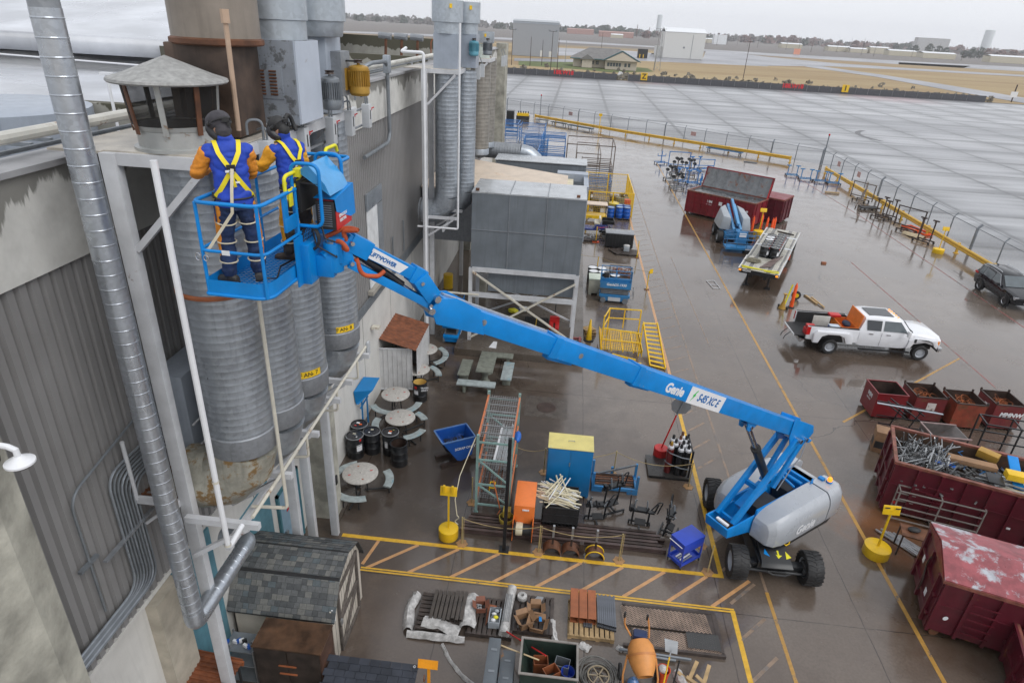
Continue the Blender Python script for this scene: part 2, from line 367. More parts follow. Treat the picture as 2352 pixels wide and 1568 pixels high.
strip('far_taxiway',[T(1,0,700,283),T(1,0,1640,318),T(2,0,430,370),T(2,0,1300,425),T(3,0,0,490),T(3,0,1200,560),T(3,0,2400,622)],[T(1,0,700,297),T(1,0,1640,335),T(2,0,430,390),T(2,0,1300,437),T(3,0,0,513),T(3,0,1200,592),T(3,0,2400,660)])
strip('taxiway',[T(2,0,1790,455),T(3,0,0,525),T(3,0,600,580),T(3,0,1200,622),T(3,0,2400,693)],[T(2,0,1745,552),T(3,0,0,606),T(3,0,600,612),T(3,0,1200,642),T(3,0,2400,709)],z=-.06)
strip('service_road',[T(3,0,430,603),T(3,0,1050,688),T(3,0,1700,790),T(3,0,2450,915)],[T(3,0,330,612),T(3,0,1000,708),T(3,0,1650,828),T(3,0,2450,965)],z=-.04)
strip('hangar_tarmac',[T(2,0,420,440),T(2,0,1100,470),T(2,0,1385,500),T(2,0,1760,540),T(3,0,0,597)],[T(2,0,420,512),T(2,0,1100,520),T(2,0,1150,560),T(2,0,1745,585),T(3,0,0,612)],z=-.1)
strip('access_road',[T(2,0,20,535),T(2,0,300,540),T(2,0,600,548)],[T(2,0,20,560),T(2,0,300,568),T(2,0,600,572)],z=-.05)
mb=MB().quad((-200,213.5,-.012),(600,213.5,-.012),(600,216.2,-.012),(-200,216.2,-.012));struct(mb,'gravel_verge',mat('dark gravel',(.085,.083,.088),.8,v=.3,bump=.5))
mb=MB().quad(*[G(p,-.008) for p in (T(2,0,965,728),T(2,0,1015,728),T(2,0,1010,690),T(2,0,1030,665),T(2,0,985,655),T(2,0,968,690))]);struct(mb,'garden_path',mat('pale path',(.4,.4,.4),.6))
LAWN=mat('green lawn',(.10,.125,.035),.9,v=.25,sc_=.2)
mb=MB().quad(*[G(p,-.08) for p in (T(2,0,60,560),T(2,0,60,600),T(2,0,640,640),T(2,0,900,668),T(2,0,1300,660),T(2,0,1250,630),T(2,0,600,560))]);struct(mb,'lawn',LAWN)
# painted lines: real sheets a few millimetres above the slabs
YLN=mat('worn yellow line',(.62,.36,.03),.35,v=.15,sc_=6,rust=.14,rc=(.11,.085,.07),rs=3)
YL2=mat('old yellow line',(.40,.22,.05),.35,v=.15,sc_=6,rust=.34,rc=(.12,.10,.085),rs=3)
PCH=mat('peach hatching',(.50,.27,.12),.35,v=.15,sc_=5,rust=.16,rc=(.13,.10,.085),rs=2.5)
PCF=mat('faded peach hatching',(.24,.17,.12),.35,v=.2,sc_=5,rust=.5,rc=(.13,.115,.105),rs=2)
RLN=mat('faded red line',(.22,.085,.075),.35,v=.2,rust=.5,rc=(.14,.12,.11),rs=1.2)
def line(mb,a,b,w,z=.004):
 a=V((*a,z));b=V((*b,z));n=(b-a).normalized().cross(V((0,0,1)))*w/2
 k=max(1,int((b-a).length/6))
 for i in range(k):
  p=a.lerp(b,i/k);q=a.lerp(b,(i+1)/k);mb.quad(p-n,p+n,q+n,q-n)
mb=MB();line(mb,(-5.9,14.33),(5.55,14.33),.14);line(mb,(-4.95,13.16),(5.6,13.14),.055,);line(mb,(-4.95,13.07),(5.6,13.05),.055);line(mb,(5.48,14.26),(5.48,25),.14,.0045);line(mb,(5.55,13.1),(5.5,-4),.13,.0045)
struct(mb,'yellow_lane_lines',YLN)
mb=MB();line(mb,(10.45,-4),(10.45,80),.12);line(mb,(6.68,-4),(6.68,13.9),.1);a=G(T(3,2,690,740));b=G(T(3,2,1760,155));line(mb,(a.x,a.y),(b.x,b.y),.1);struct(mb,'yellow_parking_lines',YL2)
mb=MB()
for k in range(-1,9):
 x=-4.8+k*1.225;line(mb,(max(x,-4.95),13.16+(.12 if k<0 else 0)),(x+1.28,14.26),.10,.003)
line(mb,(5.48,25),(5.48,62),.14,.0045);struct(mb,'bottom_hatching',PCH)
mb=MB()
for k in range(-8,9): y=14.55+k*1.21;line(mb,(5.55,y),(6.4,y+.82),.09,.003)
struct(mb,'lane_hatching',PCF)
mb=MB()
for k in range(9,38):
 y=14.55+k*1.21;line(mb,(5.55,y),(6.45,y+.6),.07,.003)
line(mb,(6.68,13.9),(6.68,70),.08,.0035);line(mb,(7.9,30),(7.7,44),.05,.0035)
struct(mb,'faded_hatching',PCF)
mb=MB();line(mb,(25.9,80),(26.85,60),.12);line(mb,(26.85,60),(26.8,20),.12);line(mb,(20.8,46),(20.85,20),.1);struct(mb,'red_boundary_lines',RLN)
mb=MB();pts=arc((60,118,-.012),(1,0,0),(0,1,0),11,PI*.75,PI*1.15,14)
for i in range(14):
 a,b=pts[i],pts[i+1];n=(b-a).normalized().cross(V((0,0,1)))*.45;mb.quad(a-n,a+n,b+n,b-n)
struct(mb,'skid_mark',mat('rubber mark',(.07,.07,.075),.4))
WL=mat('faint white line',(.42,.42,.43),.4,v=.1)
mb=MB()
for cx_,cy_ in((17,185),(24,183),(68,180),(76,178)):
 pts=arc((cx_,cy_,-.012),(1,0,0),(0,1,0),7,PI*.55,PI*1.3,12)
 for i in range(12):
  a,b=pts[i],pts[i+1];n=(b-a).normalized().cross(V((0,0,1)))*.12;mb.quad(a-n,a+n,b+n,b-n)
struct(mb,'turning_circle_lines',WL)
# manhole, its concrete surround and grate
one(MB().lathe([(0,.012),(.34,.012),(.36,.014),(.4,.014),(.42,.004)],(-.06,22.65,0),28),'manhole_cover',RUSTD,'round rusty manhole cover set in a square concrete patch','manhole cover',(-.06,22.65,0))
mb=MB().quad((-.95,21.9,.003),(.8,21.9,.003),(.8,23.5,.003),(-.95,23.5,.003));struct(mb,'patched_pavement',mat('patched concrete',(.085,.072,.062),.25,v=.2))
# concrete slab under the filter house
SLAB=wetmat('slab concrete',(.085,.065,.048),(.15,.13,.11),rough=(.08,.35),big=.4)
one(MB().box(-4.65,1.45,26.55,47,0,.35),'concrete_plinth',SLAB,'long low wet concrete plinth with blue smears on its front, under the grey filter house','plinth',(-1.6,26.55,0))
# BUILDING
def wallmat(name,c,top,rough=.75,sc_=1.5,drip=.8,dripc=(.14,.135,.12),dl=.7):
 """cast concrete with rain-soaked drips running down from its top edge (real stains)"""
 m=mat(name,c,rough,v=.12,sc_=sc_,bump=.25,dirt=.18);N=m.node_tree.nodes;Lk=m.node_tree.links;b=N['Principled BSDF'];src=b.inputs['Base Color'].links[0].from_socket
 geo=N.new('ShaderNodeNewGeometry');sp=N.new('ShaderNodeSeparateXYZ');Lk.new(geo.outputs['Position'],sp.inputs[0])
 mp=N.new('ShaderNodeMapping');mp.inputs['Scale'].default_value=(1,1,.12);Lk.new(geo.outputs['Position'],mp.inputs[0])
 n=N.new('ShaderNodeTexNoise');n.inputs['Scale'].default_value=1.1;n.inputs['Detail'].default_value=9;n.inputs['Roughness'].default_value=.62;Lk.new(mp.outputs[0],n.inputs['Vector'])
 a=N.new('ShaderNodeMath');a.operation='MULTIPLY_ADD';a.inputs[1].default_value=-1;a.inputs[2].default_value=top;Lk.new(sp.outputs[2],a.inputs[0])
 d=N.new('ShaderNodeMath');d.operation='MULTIPLY_ADD';Lk.new(n.outputs[0],d.inputs[0]);d.inputs[1].default_value=-2.6*dl;Lk.new(a.outputs[0],d.inputs[2])
 r=N.new('ShaderNodeMapRange');r.inputs[1].default_value=-.95*dl;r.inputs[2].default_value=-.88*dl;r.inputs[3].default_value=drip;r.inputs[4].default_value=0;Lk.new(d.outputs[0],r.inputs[0])
 x=N.new('ShaderNodeMix');x.data_type='RGBA';Lk.new(r.outputs[0],x.inputs[0]);Lk.new(src,x.inputs[6]);x.inputs[7].default_value=(*dripc,1);Lk.new(x.outputs[2],b.inputs['Base Color'])
 return m
PAR=wallmat('parapet concrete',(.58,.575,.545),12.15,dl=1.0)
LOWC=mat('painted lower wall',(.62,.61,.58),.7,v=.08,sc_=.8,streak=.25,dirt=.15,bump=.1)
RIB=mat('ribbed wall panel',(.235,.23,.228),.5,v=.06,sc_=.7,dirt=.15)
PIER=mat('pier concrete',(.36,.35,.30),.8,v=.35,sc_=1.2,bump=.6,dirt=.4,bs=9)
CAP=mat('parapet cap',(.34,.34,.35),.5,v=.2,sc_=1)
MOSS=wallmat('mossy concrete',(.34,.33,.29),12.4,drip=.95,dripc=(.075,.07,.045),dl=.55)
b_=thing('factory_building','long factory building with stained concrete parapet, grey ribbed metal cladding and pale concrete base','building',(-7.1,0,0))
MB().box(-7.5,-7.0,-4,26.9,10.82,12.16).B('parapet',PAR,b_)
MB().box(-7.6,-6.93,-4,62,12.16,12.24).B('parapet_cap',CAP,b_)
MB().box(-7.5,-7.0,26.9,62,10.82,12.16).B('parapet',PAR,b_)
# ribbed cladding as real folds
def ribs(mb,y0,y1,z0,z1,x,p=.21,dp=.07):
 y=y0;P=[]
 while y<y1:
  P+=[(x,y),(x,y+p*.55),(x-dp,y+p*.68),(x-dp,y+p*.87)];y+=p
 P.append((x,y));n=len(P)
 mb.add([(a,b,z0) for a,b in P]+[(a,b,z1) for a,b in P],[(i,i+1,n+i+1,n+i) for i in range(n-1)])
mb=MB();ribs(mb,5.3,60,4.35,10.86,-7.06);o=mb.B('ribbed_cladding',RIB,b_,smooth=10)
MB().box(-7.5,-7.1,-4,12.9,0,4.32).box(-7.5,-7.1,14.3,60,0,4.32).box(-7.5,-7.1,12.9,14.3,2.5,4.32).box(-7.1,-7.04,-4,60,4.27,4.36).B('lower_wall',LOWC,b_)
mb=MB()
for y in (17.0,20.9,24.7,28.6,8.0,11.9): mb.box(-7.105,-7.095,y,y+.02,.02,4.25)
mb.B('panel_joints',mat('joint shadow gap',(.12,.12,.11),.8),b_)
MB().hexa([(-7.3,3.9,0),(-6.5,3.9,0),(-6.25,5.2,0),(-7.3,5.2,0)],[(-7.3,3.9,10.8),(-6.5,3.9,10.8),(-6.25,5.2,10.8),(-7.3,5.2,10.8)]).hexa([(-7.3,5.2,0),(-6.25,5.2,0),(-6.35,5.62,0),(-7.3,5.62,0)],[(-7.3,5.2,10.8),(-6.25,5.2,10.8),(-6.35,5.62,10.8),(-7.3,5.62,10.8)]).B('concrete_pier',PIER,b_)
for q_ in((-6.3,14.95,15.5,6.2),(-6.3,42.0,43.2,12.1),(-6.25,60,62,12.6)): MB().box(-7.1,q_[0],q_[1],q_[2],0,q_[3]).B('concrete_pier',PIER,b_)
MB().box(-7.1,-6.85,7.75,8.5,0,4.25).B('concrete_pilaster',mat('buff pilaster',(.42,.38,.31),.7,v=.15,bump=.2),b_)
# louvre opening with white door band below
MB().box(-7.04,-6.98,21.8,23.7,7.95,8.55).B('vent_hood',GALV,b_)
MB().box(-7.05,-7.01,21.85,23.65,5.0,7.93).B('window',mat('white panel',(.66,.67,.68),.5),b_)
MB().box(-7.02,-6.98,23.1,23.7,5.0,7.93).B('window_frame',GALVD,b_)
MB().box(-7.05,-6.85,21.6,24.2,4.82,4.98).B('sill',mat('sill stone',(.33,.31,.27),.7),b_)
# doors in the lower wall
d=thing('steel_door','pale blue steel door in the lower wall behind the white posts','door',(-7.06,13.55,0))
MB().box(-7.12,-7.05,13.0,14.2,0,2.42).B('door_leaf',mat('pale blue door',(.25,.38,.48),.5,v=.08),d)
MB().box(-7.14,-7.03,12.92,13.0,0,2.5).box(-7.14,-7.03,14.2,14.28,0,2.5).box(-7.14,-7.03,12.92,14.28,2.42,2.5).B('door_frame',mat('teal frame',(.05,.17,.21),.5),d)
MB().box(-7.045,-7.04,13.35,13.75,1.6,1.68).B('door_sign',REDP,d);MB().box(-7.04,-6.98,13.1,13.2,.95,1.1).B('handle',STEEL,d)
one(MB().box(-7.1,-7.04,8.5,9.9,0,4.2),'teal_door_panel',mat('teal wall panel',(.10,.235,.29),.5,v=.15,streak=.3),'teal painted panel on the lower wall behind the lowest white post','panel',(-7.08,9.2,0))
one(MB().box(-7.1,-7.07,10.9,12.6,0,3.3),'teal_shutter',MATS['teal wall panel'],'teal roller shutter behind the round duct elbows','shutter',(-7.08,11.7,0))
# roof: membrane deck, inner kerbs and the big pale roof behind
ROOF=mat('wet pale roof membrane',(.50,.52,.56),.28,v=.2,sc_=.25,dirt=.35,streak=0,bump=.15,bs=1.2)
ROOFG=mat('grey roof deck',(.28,.285,.29),.35,v=.25,sc_=.6,dirt=.3)
MB().quad((-60,-10,11.55),(-7.5,-10,11.55),(-7.5,62,11.55),(-60,62,11.55)).B('roof_deck',ROOFG,b_)
mb=MB()
def hfun(x,y): return 11.75+.06*(-x-16)*(1 if -x>16 else 0)+.12*noise.noise(V((x*.3,y*.3,0)))
NX,NY=36,40
vs=[];fs=[]
for i in range(NX):
 for j in range(NY):
  x=-12.5-i*1.6;y=13+j*1.2+ (i*.25);vs.append((x,y,11.62+.10*noise.noise(V((x*.35,y*.2,1)))+.03*noise.noise(V((x*2,y*.3,4)))+ .015*i))
for i in range(NX-1):
 for j in range(NY-1): a=i*NY+j;fs.append((a,a+1,a+NY+1,a+NY))
mb.add(vs,fs).B('roof_membrane',ROOF,b_,smooth=180)
vs=[];fs=[];mb=MB()
for i in range(30):
 for j in range(24):
  x=-14-i*2.2;y=26+j*1.5+i*.1;vs.append((x,y,12.9+.27*j+.18*noise.noise(V((x*.16+y*.1,y*.3,9)))+.05*noise.noise(V((x*.9,y*.9,2)))))
for i in range(29):
 for j in range(23): a=i*24+j;fs.append((a,a+1,a+25,a+24))
mb.add(vs,fs).box(-80,-14,25.7,26.2,12.3,12.95).B('upper_roof',ROOF,b_,smooth=180)
MB().hexa([(-40,13.5,11.5),(-7.6,13.5,11.5),(-7.6,13.8,11.5),(-40,13.8,11.5)],[(-40,13.5,12.25),(-7.6,13.5,12.25),(-7.6,13.8,12.25),(-40,13.8,12.25)]).B('roof_kerb',MOSS,b_)
MB().hexa([(-16.5,26,11.6),(-9,20.2,11.6),(-8.8,20.5,11.6),(-16.2,26.3,11.6)],[(-16.5,26,12.75),(-9,20.2,12.75),(-8.8,20.5,12.75),(-16.2,26.3,12.75)]).B('roof_kerb',MOSS,b_)
MB().box(-40,-7.6,34.5,34.9,11.5,12.45).box(-40,-7.6,50,50.4,11.5,12.9).B('roof_kerb',MOSS,b_)
# roof pipe and conduits
pp=thing('roof_gas_pipe','thick peeling white pipe running along the parapet top on short posts','pipe',(-7.25,8,12.24))
MB().tube([(-7.25,-3,12.56),(-7.25,12.9,12.56)],.085,10).tube([(-7.25,12.9,12.56),(-7.25,40,12.58)],.085,10).B('pipe_run',mat('peeling white pipe',(.60,.59,.54),.5,v=.08,rust=.26,rc=(.25,.12,.05),rs=4),pp)
for y in (4,7.2,9.3,12,15.6,19.4,22.5,25.8,30): MB().tube([(-7.25,y,12.24),(-7.25,y,12.5)],.045,8).B('pipe_post',WHITES,pp)
one(MB().tube([(-7.45,-3,12.33),(-7.45,26,12.33)],.035,8).tube([(-7.6,12,12.36),(-7.6,36,12.36)],.03,8),'roof_conduit',COND,'pair of thin grey conduits lying beside the white roof pipe','conduit',(-7.45,8,12.33))
# roof-top units behind the left end of the parapet
t=thing('roof_ventilator','big round pale grey tank unit with boxy front on the roof','roof unit',(-11.2,10.3,11.55))
MB().lathe([(1.75,0),(1.75,.95),(1.6,1.0),(0,1.02)],(-11.4,12.2,11.3),40).B('drum',BGREY,t,smooth=30)
MB().box(-14,-10.1,8.6,10.9,11.5,12.35).B('casing',BGREY,t,bevel=.02)
MB().tube([(-10.1,8.6,12.38),(-14,8.6,12.38)],.05,6).box(-10.6,-10.4,8.5,11,12.3,12.42).box(-10.15,-10.0,8.55,8.75,11.5,12.4).B('frame_rails',GALV,t)
one(MB().tube([(-9.3,12.9,11.6),(-9.3,12.9,12.9)],.03,6).box(-9.42,-9.18,12.85,12.95,12.88,12.93),'roof_vent_post',WHITEP,'slim white vent post standing on the pale roof','vent post',(-9.3,12.9,11.6))
for k,(x,y) in enumerate(((-8.15,8.9),(-8.2,9.35))):
 one(MB().box(x-.45,x+.35,y-.03,y+.03,12.24,12.3),'strut_channel',COND,('nearer' if k==0 else 'farther')+' of two short steel channels lying behind the parapet cap','strut',(x,y,12.24))
one(MB().tube([(-60,30,12.35),(-8,21,12.3)],.03,6),'white_roof_line',WHITEP,'thin straight white pipe across the pale roof','pipe',(-30,25,12.3))
for k,(x,y) in enumerate(((-9.0,27.2),(-9.3,24.6))):
 one(MB().lathe([(.75,0),(.72,.25),(.35,.42),(0,.45)],(x,y,11.6),14),'roof_fan_hood',BGREY,('farther' if k==0 else 'nearer')+' low mushroom fan hood on the roof beyond the gold motor','roof vent',(x,y,11.6))
for k in range(3):
 tt=thing('goose_valve','%s grey relief valve on the far roof edge'%(['left of three','middle of three','right of three'][k]),'valve',(-10.8+k*.9,38.5,12.3),group='relief valves on the far roof')
 MB().tube([(-10.8+k*.9,38.5,12.2),(-10.75+k*.9,38.5,13.1)],.08,8).B('stem',RUST,tt);MB().tube([(-11.15+k*.9,38.5,13.25),(-10.45+k*.9,38.5,13.2)],.17,10).B('drum',GALVD,tt)
for k in range(2):
 mb=MB();x=-8.1+k*.6;mb.tube(fillet([(x,38,12.3),(x,38,13.2),(x+.5,38,13.2),(x+.5,38,12.3)],.25),.03,6);one(mb,'hoop_pipe',RUSTO,['left','right'][k]+' rusty hoop pipe standing on the far roof edge','pipe',(x,38,12.3))
# big grey conduit dropping down the cladding
mb=MB().tube(fillet([(-7.6,22.6,12.3),(-7.0,22.9,12.75),(-6.85,24.55,12.75),(-6.85,24.6,10.2),(-6.85,24.3,9.95),(-6.85,21.4,9.92)],.35,7),.07,10)
t=thing('service_conduit','thick grey conduit looping over the parapet and down the ribbed cladding','conduit',(-6.85,24.6,9.9));mb.B('conduit_pipe',COND,t)
MB().box(-6.98,-6.74,24.45,24.72,12.35,12.95).B('elbow_box',GALV,t,bevel=.03)
# wall conduits
t=thing('conduit_bundle','bundle of parallel steel conduits bending down and along the cladding foot','conduit',(-6.98,8,4.4))
for k in range(8):
 mb=MB();o_=k*.075;mb.tube(fillet([(-6.97,9.6,7.35-o_),(-6.97,7.6+o_,7.35-o_),(-6.97,7.6+o_,4.95-o_*.55),(-6.97,5.7,4.95-o_*.55)],.35,6),.022,6);mb.B('conduit_pipe',COND if k%3 else GALV,t)
MB().box(-7.0,-6.93,7.1,8.4,6.0,6.04).B('strut',GALVD,t)
one(MB().tube(fillet([(-6.97,8.6,7.9),(-6.97,6.83,7.55),(-6.97,6.83,5.2)],.3,6),.022,6).box(-7.0,-6.93,6.6,7.0,6.25,6.3),'single_conduit',COND,'single thin conduit bending down the cladding left of the bundle','conduit',(-6.97,6.83,5.2))
t=thing('far_conduit_bundle','dark bundle of conduits along the foot of the cladding behind the boom','conduit',(-6.98,22,4.5))
for k in range(6):
 MB().tube([(-6.97,15.5,4.42+k*.07),(-6.97,40,4.42+k*.07)],.02,6).B('conduit_pipe',COND,t)
one(MB().box(-7.02,-6.96,5.95,6.05,4.6,5.9),'slotted_channel',BLACKM,'dark slotted channel standing on the cladding beside the pier','channel',(-6.99,6,4.6))
for k,(y,z0,z1) in enumerate(((26.7,4.9,6.3),(24.9,4.9,6.1))):
 one(MB().box(-7.0,-6.95,y,y+.05,z0,z1),'thin_channel',COND,['farther','nearer'][k]+' thin grey channel standing on the cladding above the conduits','channel',(-6.98,y,z0))
# duct support frames
def frame(name,label,ys_top,ys_bot,posts,zt=12.4,zb=6.4,xo=-4.7):
 f=thing(name,label,'steel frame',(-6.1,posts[0],0))
 for y in posts: MB().box(-6.22,-6.0,y-.08,y+.08,0,zt).B('post',WHITES,f,bevel=.012)
 for y in ys_top:
  MB().box(-6.0,xo-.02,y-.05,y+.05,zt-.16,zt).B('top_bracket',WHITES,f)
  MB().beam((-6.0,y,zt-1.35),(xo-.15,y,zt-.18),.09).B('brace',WHITES,f)
 for y in ys_bot:
  MB().box(-6.0,xo,y-.05,y+.05,zb-.12,zb).B('bottom_bracket',WHITES,f)
  MB().beam((-6.0,y,zb-.9),(xo-.2,y,zb-.13),.08).B('brace',WHITES,f)
 a,b=min(ys_top),max(ys_top)
 MB().box(xo-.1,xo,a,b,zt-.165,zt-.005).box(-6.1,-6.0,a+.05,b,zt-.165,zt-.005).B('top_rail',WHITES,f)
 MB().box(-6.95,-6.2,a-.05,b+.05,zt-.02,zt+.015).box(-6.2,xo-.1,a+.02,b,zt,zt+.02).B('top_deck',mat('stained deck plate',(.48,.44,.38),.4,v=.2,dirt=.4),f)
 if ys_bot: MB().beam((-5.35,min(ys_bot),zb-.62),(-5.35,max(ys_bot),zb-.62),.09,.16).B('bottom_rail',WHITES,f)
 return f
frame('duct_frame','white steel frame carrying the four near spiral ducts on the wall',[8.2,9.4,10.67,12.0,13.0,14.3],[7.92,9.29,10.67,12.02,12.85,14.22],[8.2,11.99,12.84,14.35])
frame('duct_frame','white steel frame carrying the middle pair of ducts beyond the parapet end',[27.4,29.2],[27.4,28.7,29.9],[27.3,28.6])
f=frame('duct_frame','far white steel frame beneath the rust marked fan at the wall end',[37.2,39.5],[],[37.1])
# ducts
def spiral(mb,path,r,pitch=.125,rib=.0022,n=28):
 """spiral seamed pipe: ridges along straight runs"""
 pts=[];rs=[]
 for i in range(len(path)-1):
  p,q=V(path[i]),V(path[i+1]);L=(q-p).length;d=(q-p)/L;k=max(1,int(L/pitch))
  for j in range(k):
   t=(j+.5)*L/k
   for dt,rr in((-.012,r),(-.004,r+rib),(.004,r+rib),(.012,r)):
    pts.append(p+d*(t+dt));rs.append(rr)
 pts=[V(path[0])]+pts+[V(path[-1])];rs=[r]+rs+[r]
 mb.tube(pts,rs,n)
 return mb
def elbow(mb,c,r,R_,ztop,xdir=-1,seg=3,n=28,tail=0.0):
 """mitred elbow from straight down to sideways along x"""
 cx,cy=c;pts=[]
 for i in range(seg+1):
  t=PI/2*i/seg;pts.append(V((cx+xdir*R_*(1-cos(t)),cy,ztop-R_*sin(t))))
 pts=[V((cx,cy,ztop+.02))]+pts[1:]
 if tail: pts.append(pts[-1]+V((xdir*tail,0,0)))
 mb.tube(pts,r,n);return mb
YELT=mat('yellow tape',(.85,.55,.02),.4)
names=['rust streaked at its foot, leftmost of the near four','second of the near four','with a yellow tag on its foot, third of the near four','rightmost of the near four, beside the window']
for k,(y,zb) in enumerate(((8.86,7.75),(10.02,7.55),(11.33,7.5),(13.5,7.5))):
 d=thing('spiral_duct','thick spiral duct '+names[k],'duct',(-5.28,y,6),group='thick spiral ducts on the near frame')
 x=-5.28;r=.575
 mb=MB();spiral(mb,[(x,y,zb),(x,y,12.3)],r);mb.B('duct_pipe',GALV,d,smooth=18)
 if k==0:
  MB().lathe([(r+.01,10.28),(r+.05,10.3),(r+.05,10.34),(r+.01,10.36)],(x,y,0),28).B('joint_band',RUSTO,d)
 MB().lathe([(r,zb+.02),(r+.02,zb),(r+.01,zb-.38),(r,zb-.4)],(x,y,0),28).B('collar',GALVD,d,smooth=40)
 mb=MB();elbow(mb,(x,y),r,.85,zb-.4,tail=.3);mb.B('elbow',GALVS if k==0 else GALV,d,smooth=20)
 if k in(2,3):
  # curved yellow tag with lettering wrapped on the outer face
  mb=MB();a0=-.9;P=[]
  for i in range(7):
   t=-1.15+i*.13;P.append((cos(t),sin(t)))
  vs=[(x+a*(r+.018),y+b*(r+.018),z) for z in(zb+.05,zb+.2) for a,b in P];mb.add(vs,[(i,i+1,8+i,7+i) for i in range(6)]).B('tag',YELT,d)
  for ch,i in zip('FAN-7' if k==2 else 'FAN-8',range(5)):
   t=-1.08+i*.14;c=V((x+cos(t)*(r+.021),y+sin(t)*(r+.021),zb+.125));text(ch,.13,c-V((-sin(t),cos(t),0))*.04,(-sin(t),cos(t),0),(0,0,1),BLACKM,d)
# middle pair and far ducts
for k,(x,y,z0,z1,r,lb) in enumerate(((-5.3,28.0,7.2,12.3,.5,'galvanised spiral duct of the middle pair, nearer one'),(-4.75,29.2,7.2,12.3,.5,'galvanised spiral duct of the middle pair, farther one'))):
 d=thing('spiral_duct',lb,'duct',(x,y,z0),group='middle pair of ducts')
 mb=MB();spiral(mb,[(x,y,z0),(x,y,z1)],r,.17,n=22);mb.B('duct_pipe',GALV,d,smooth=18)
 mb=MB();elbow(mb,(x,y),r+.02,.75,z0,tail=.35);mb.B('elbow',GALV,d,smooth=20)
 MB().lathe([(r+.06,-1.12),(r+.06,-1.2),(r,-1.2)],(x,y,z0-.75),22,axis='X').B('wall_flange',GALVD,d)
for k,(y,z0) in enumerate(((38.0,7.3),(40.5,7.3))):
 d=thing('spiral_duct','brownish far spiral duct, '+('nearer' if k==0 else 'farther')+' of two by the building end','duct',(-5.3,y,z0),group='far brownish ducts')
 mb=MB();spiral(mb,[(-5.3,y,z0+.3),(-5.3,y,12.3)],.56,.2,n=20);mb.B('duct_pipe',mat('brown tinted duct',(.26,.245,.22),.5,.3,v=.15,streak=.4),d,smooth=50)
 MB().lathe([(.57,z0+.32),(.58,z0+.3),(.58,z0),(.3,z0-.2)],(-5.3,y,0),20).B('collar',GALV,d)
d=thing('cross_duct','large ribbed duct leaving the far wall sideways and bending down to the filter house','duct',(-3.2,38,7))
mb=MB();spiral(mb,[(-5.6,41,7.05),(-3.1,41,7.0)],.5,.16,n=20);mb.B('duct_pipe',GALVD,d,smooth=50);MB().tube([(-3.1,41,7.0),(-2.6,41,6.9),(-2.2,41,6.6),(-1.95,41,6.2)],.52,20).B('elbow',GALV,d,smooth=20)
MB().lathe([(.62,0),(.62,.12),(.45,.12)],(-5.75,41,7.05),20,axis='X').B('copper_flange',mat('coppery flange',(.38,.22,.15),.35,.5),d)
# thin left spiral pipe with its elbow
d=thing('thin_spiral_pipe','slim galvanised spiral pipe left of the near frame, its foot turned along the wall','duct',(-6.0,7.55,4.3))
A=onX(T(0,0,515,400),-5.98);B=onX(T(0,3,1770,960),-5.98)
px,py=-5.98,(A.y+B.y)/2;zlow=B.z+.12
rp=.165
mb=MB();spiral(mb,[(px,py,zlow),(px,py,14.1)],rp,.2,.004,n=20);mb.B('pipe_run',GALVN,d,smooth=20)
C1=onX(T(0,3,2240,400),-5.98)
MB().tube(fillet([(px,py,zlow+.02),(px,py,zlow-.3),(px,py+.5,zlow-.3)],.28,4),rp+.004,20).B('elbow',GALVN,d,smooth=20)
mb=MB();spiral(mb,[(px,py+.42,zlow-.3),(px,C1.y,zlow-.3)],rp,.16,.004,n=20);mb.B('pipe_run',GALVN,d,smooth=20)
MB().tube(fillet([(px,C1.y-.02,zlow-.3),(px,C1.y+.3,zlow-.3),(px-.6,C1.y+.3,zlow-.3)],.28,4),rp+.004,20).B('elbow',GALV,d,smooth=20)
MB().tube([(px,py,14.1),(px,py,14.35)],rp-.005,20,cap=False).B('cap_ring',GALVD,d)
for k in range(4):
 t=PI/4+k*PI/2;MB().beam((px+cos(t)*rp,py+sin(t)*rp,14.2),(px+cos(t)*rp,py+sin(t)*rp,14.75),.05,.02).B('cap_leg',GALVD,d)
MB().lathe([(.36,14.75),(.05,14.95),(0,14.95)],(px,py,0),20).B('rain_cap',GALV,d)
# slim drain pipes in front of the ducts
a=onX(T(0,0,1400,1430),-4.66);bb=onX(T(0,3,2100,330),-4.66)
t=thing('drain_pipe','white drain pipe falling in front of the rust streaked duct','pipe',(-4.66,bb.y,bb.z))
MB().tube(fillet([(-4.66,a.y,12.62),(-4.66,bb.y,bb.z),(-4.66,bb.y+.45,bb.z+.05)],.08,4),.042,10).B('pipe_run',WHITEP,t)
for z in (8.1,6.9): MB().lathe([(.05,-.02),(.05,.02)],(-4.66,bb.y,z),10).B('coupling',CREAM,t)
for k,(p,q,lb) in enumerate(((T(1,2,240,1170),T(1,1,35,1150),'cream drain pipe between the first and second thick ducts'),)):
 a=onX(p,-4.62);t=thing('drain_pipe',lb,'pipe',(-4.62,a.y,6.1));MB().tube(fillet([(-4.62,a.y,12.3),(-4.62,a.y,6.0),(-5.3,a.y,5.95)],.08,4),.033,8).B('pipe_run',CREAM,t)
t=thing('long_drain_pipe','long cream pipe sloping along the outer bracket ends under the ducts','pipe',(-4.85,8,6.1));MB().tube([(-4.85,8.0,6.45),(-4.85,14.4,6.5)],.035,8).B('pipe_run',CREAM,t)
for k,y in enumerate((10.4,12.2,13.7)): MB().tube(fillet([(-4.85,y,6.47),(-4.85,y,5.95),(-5.2,y,5.9)],.08,4),.03,8).B('drop_pipe',CREAM,t)
t=thing('drain_pipe','white drain pipe falling in front of the middle pair of ducts','pipe',(-4.62,27.0,6.1));MB().tube(fillet([(-4.62,27.0,14.1),(-4.62,27.0,6.0),(-6.4,27.0,6.0)],.08,4),.045,8).B('pipe_run',WHITEP,t)
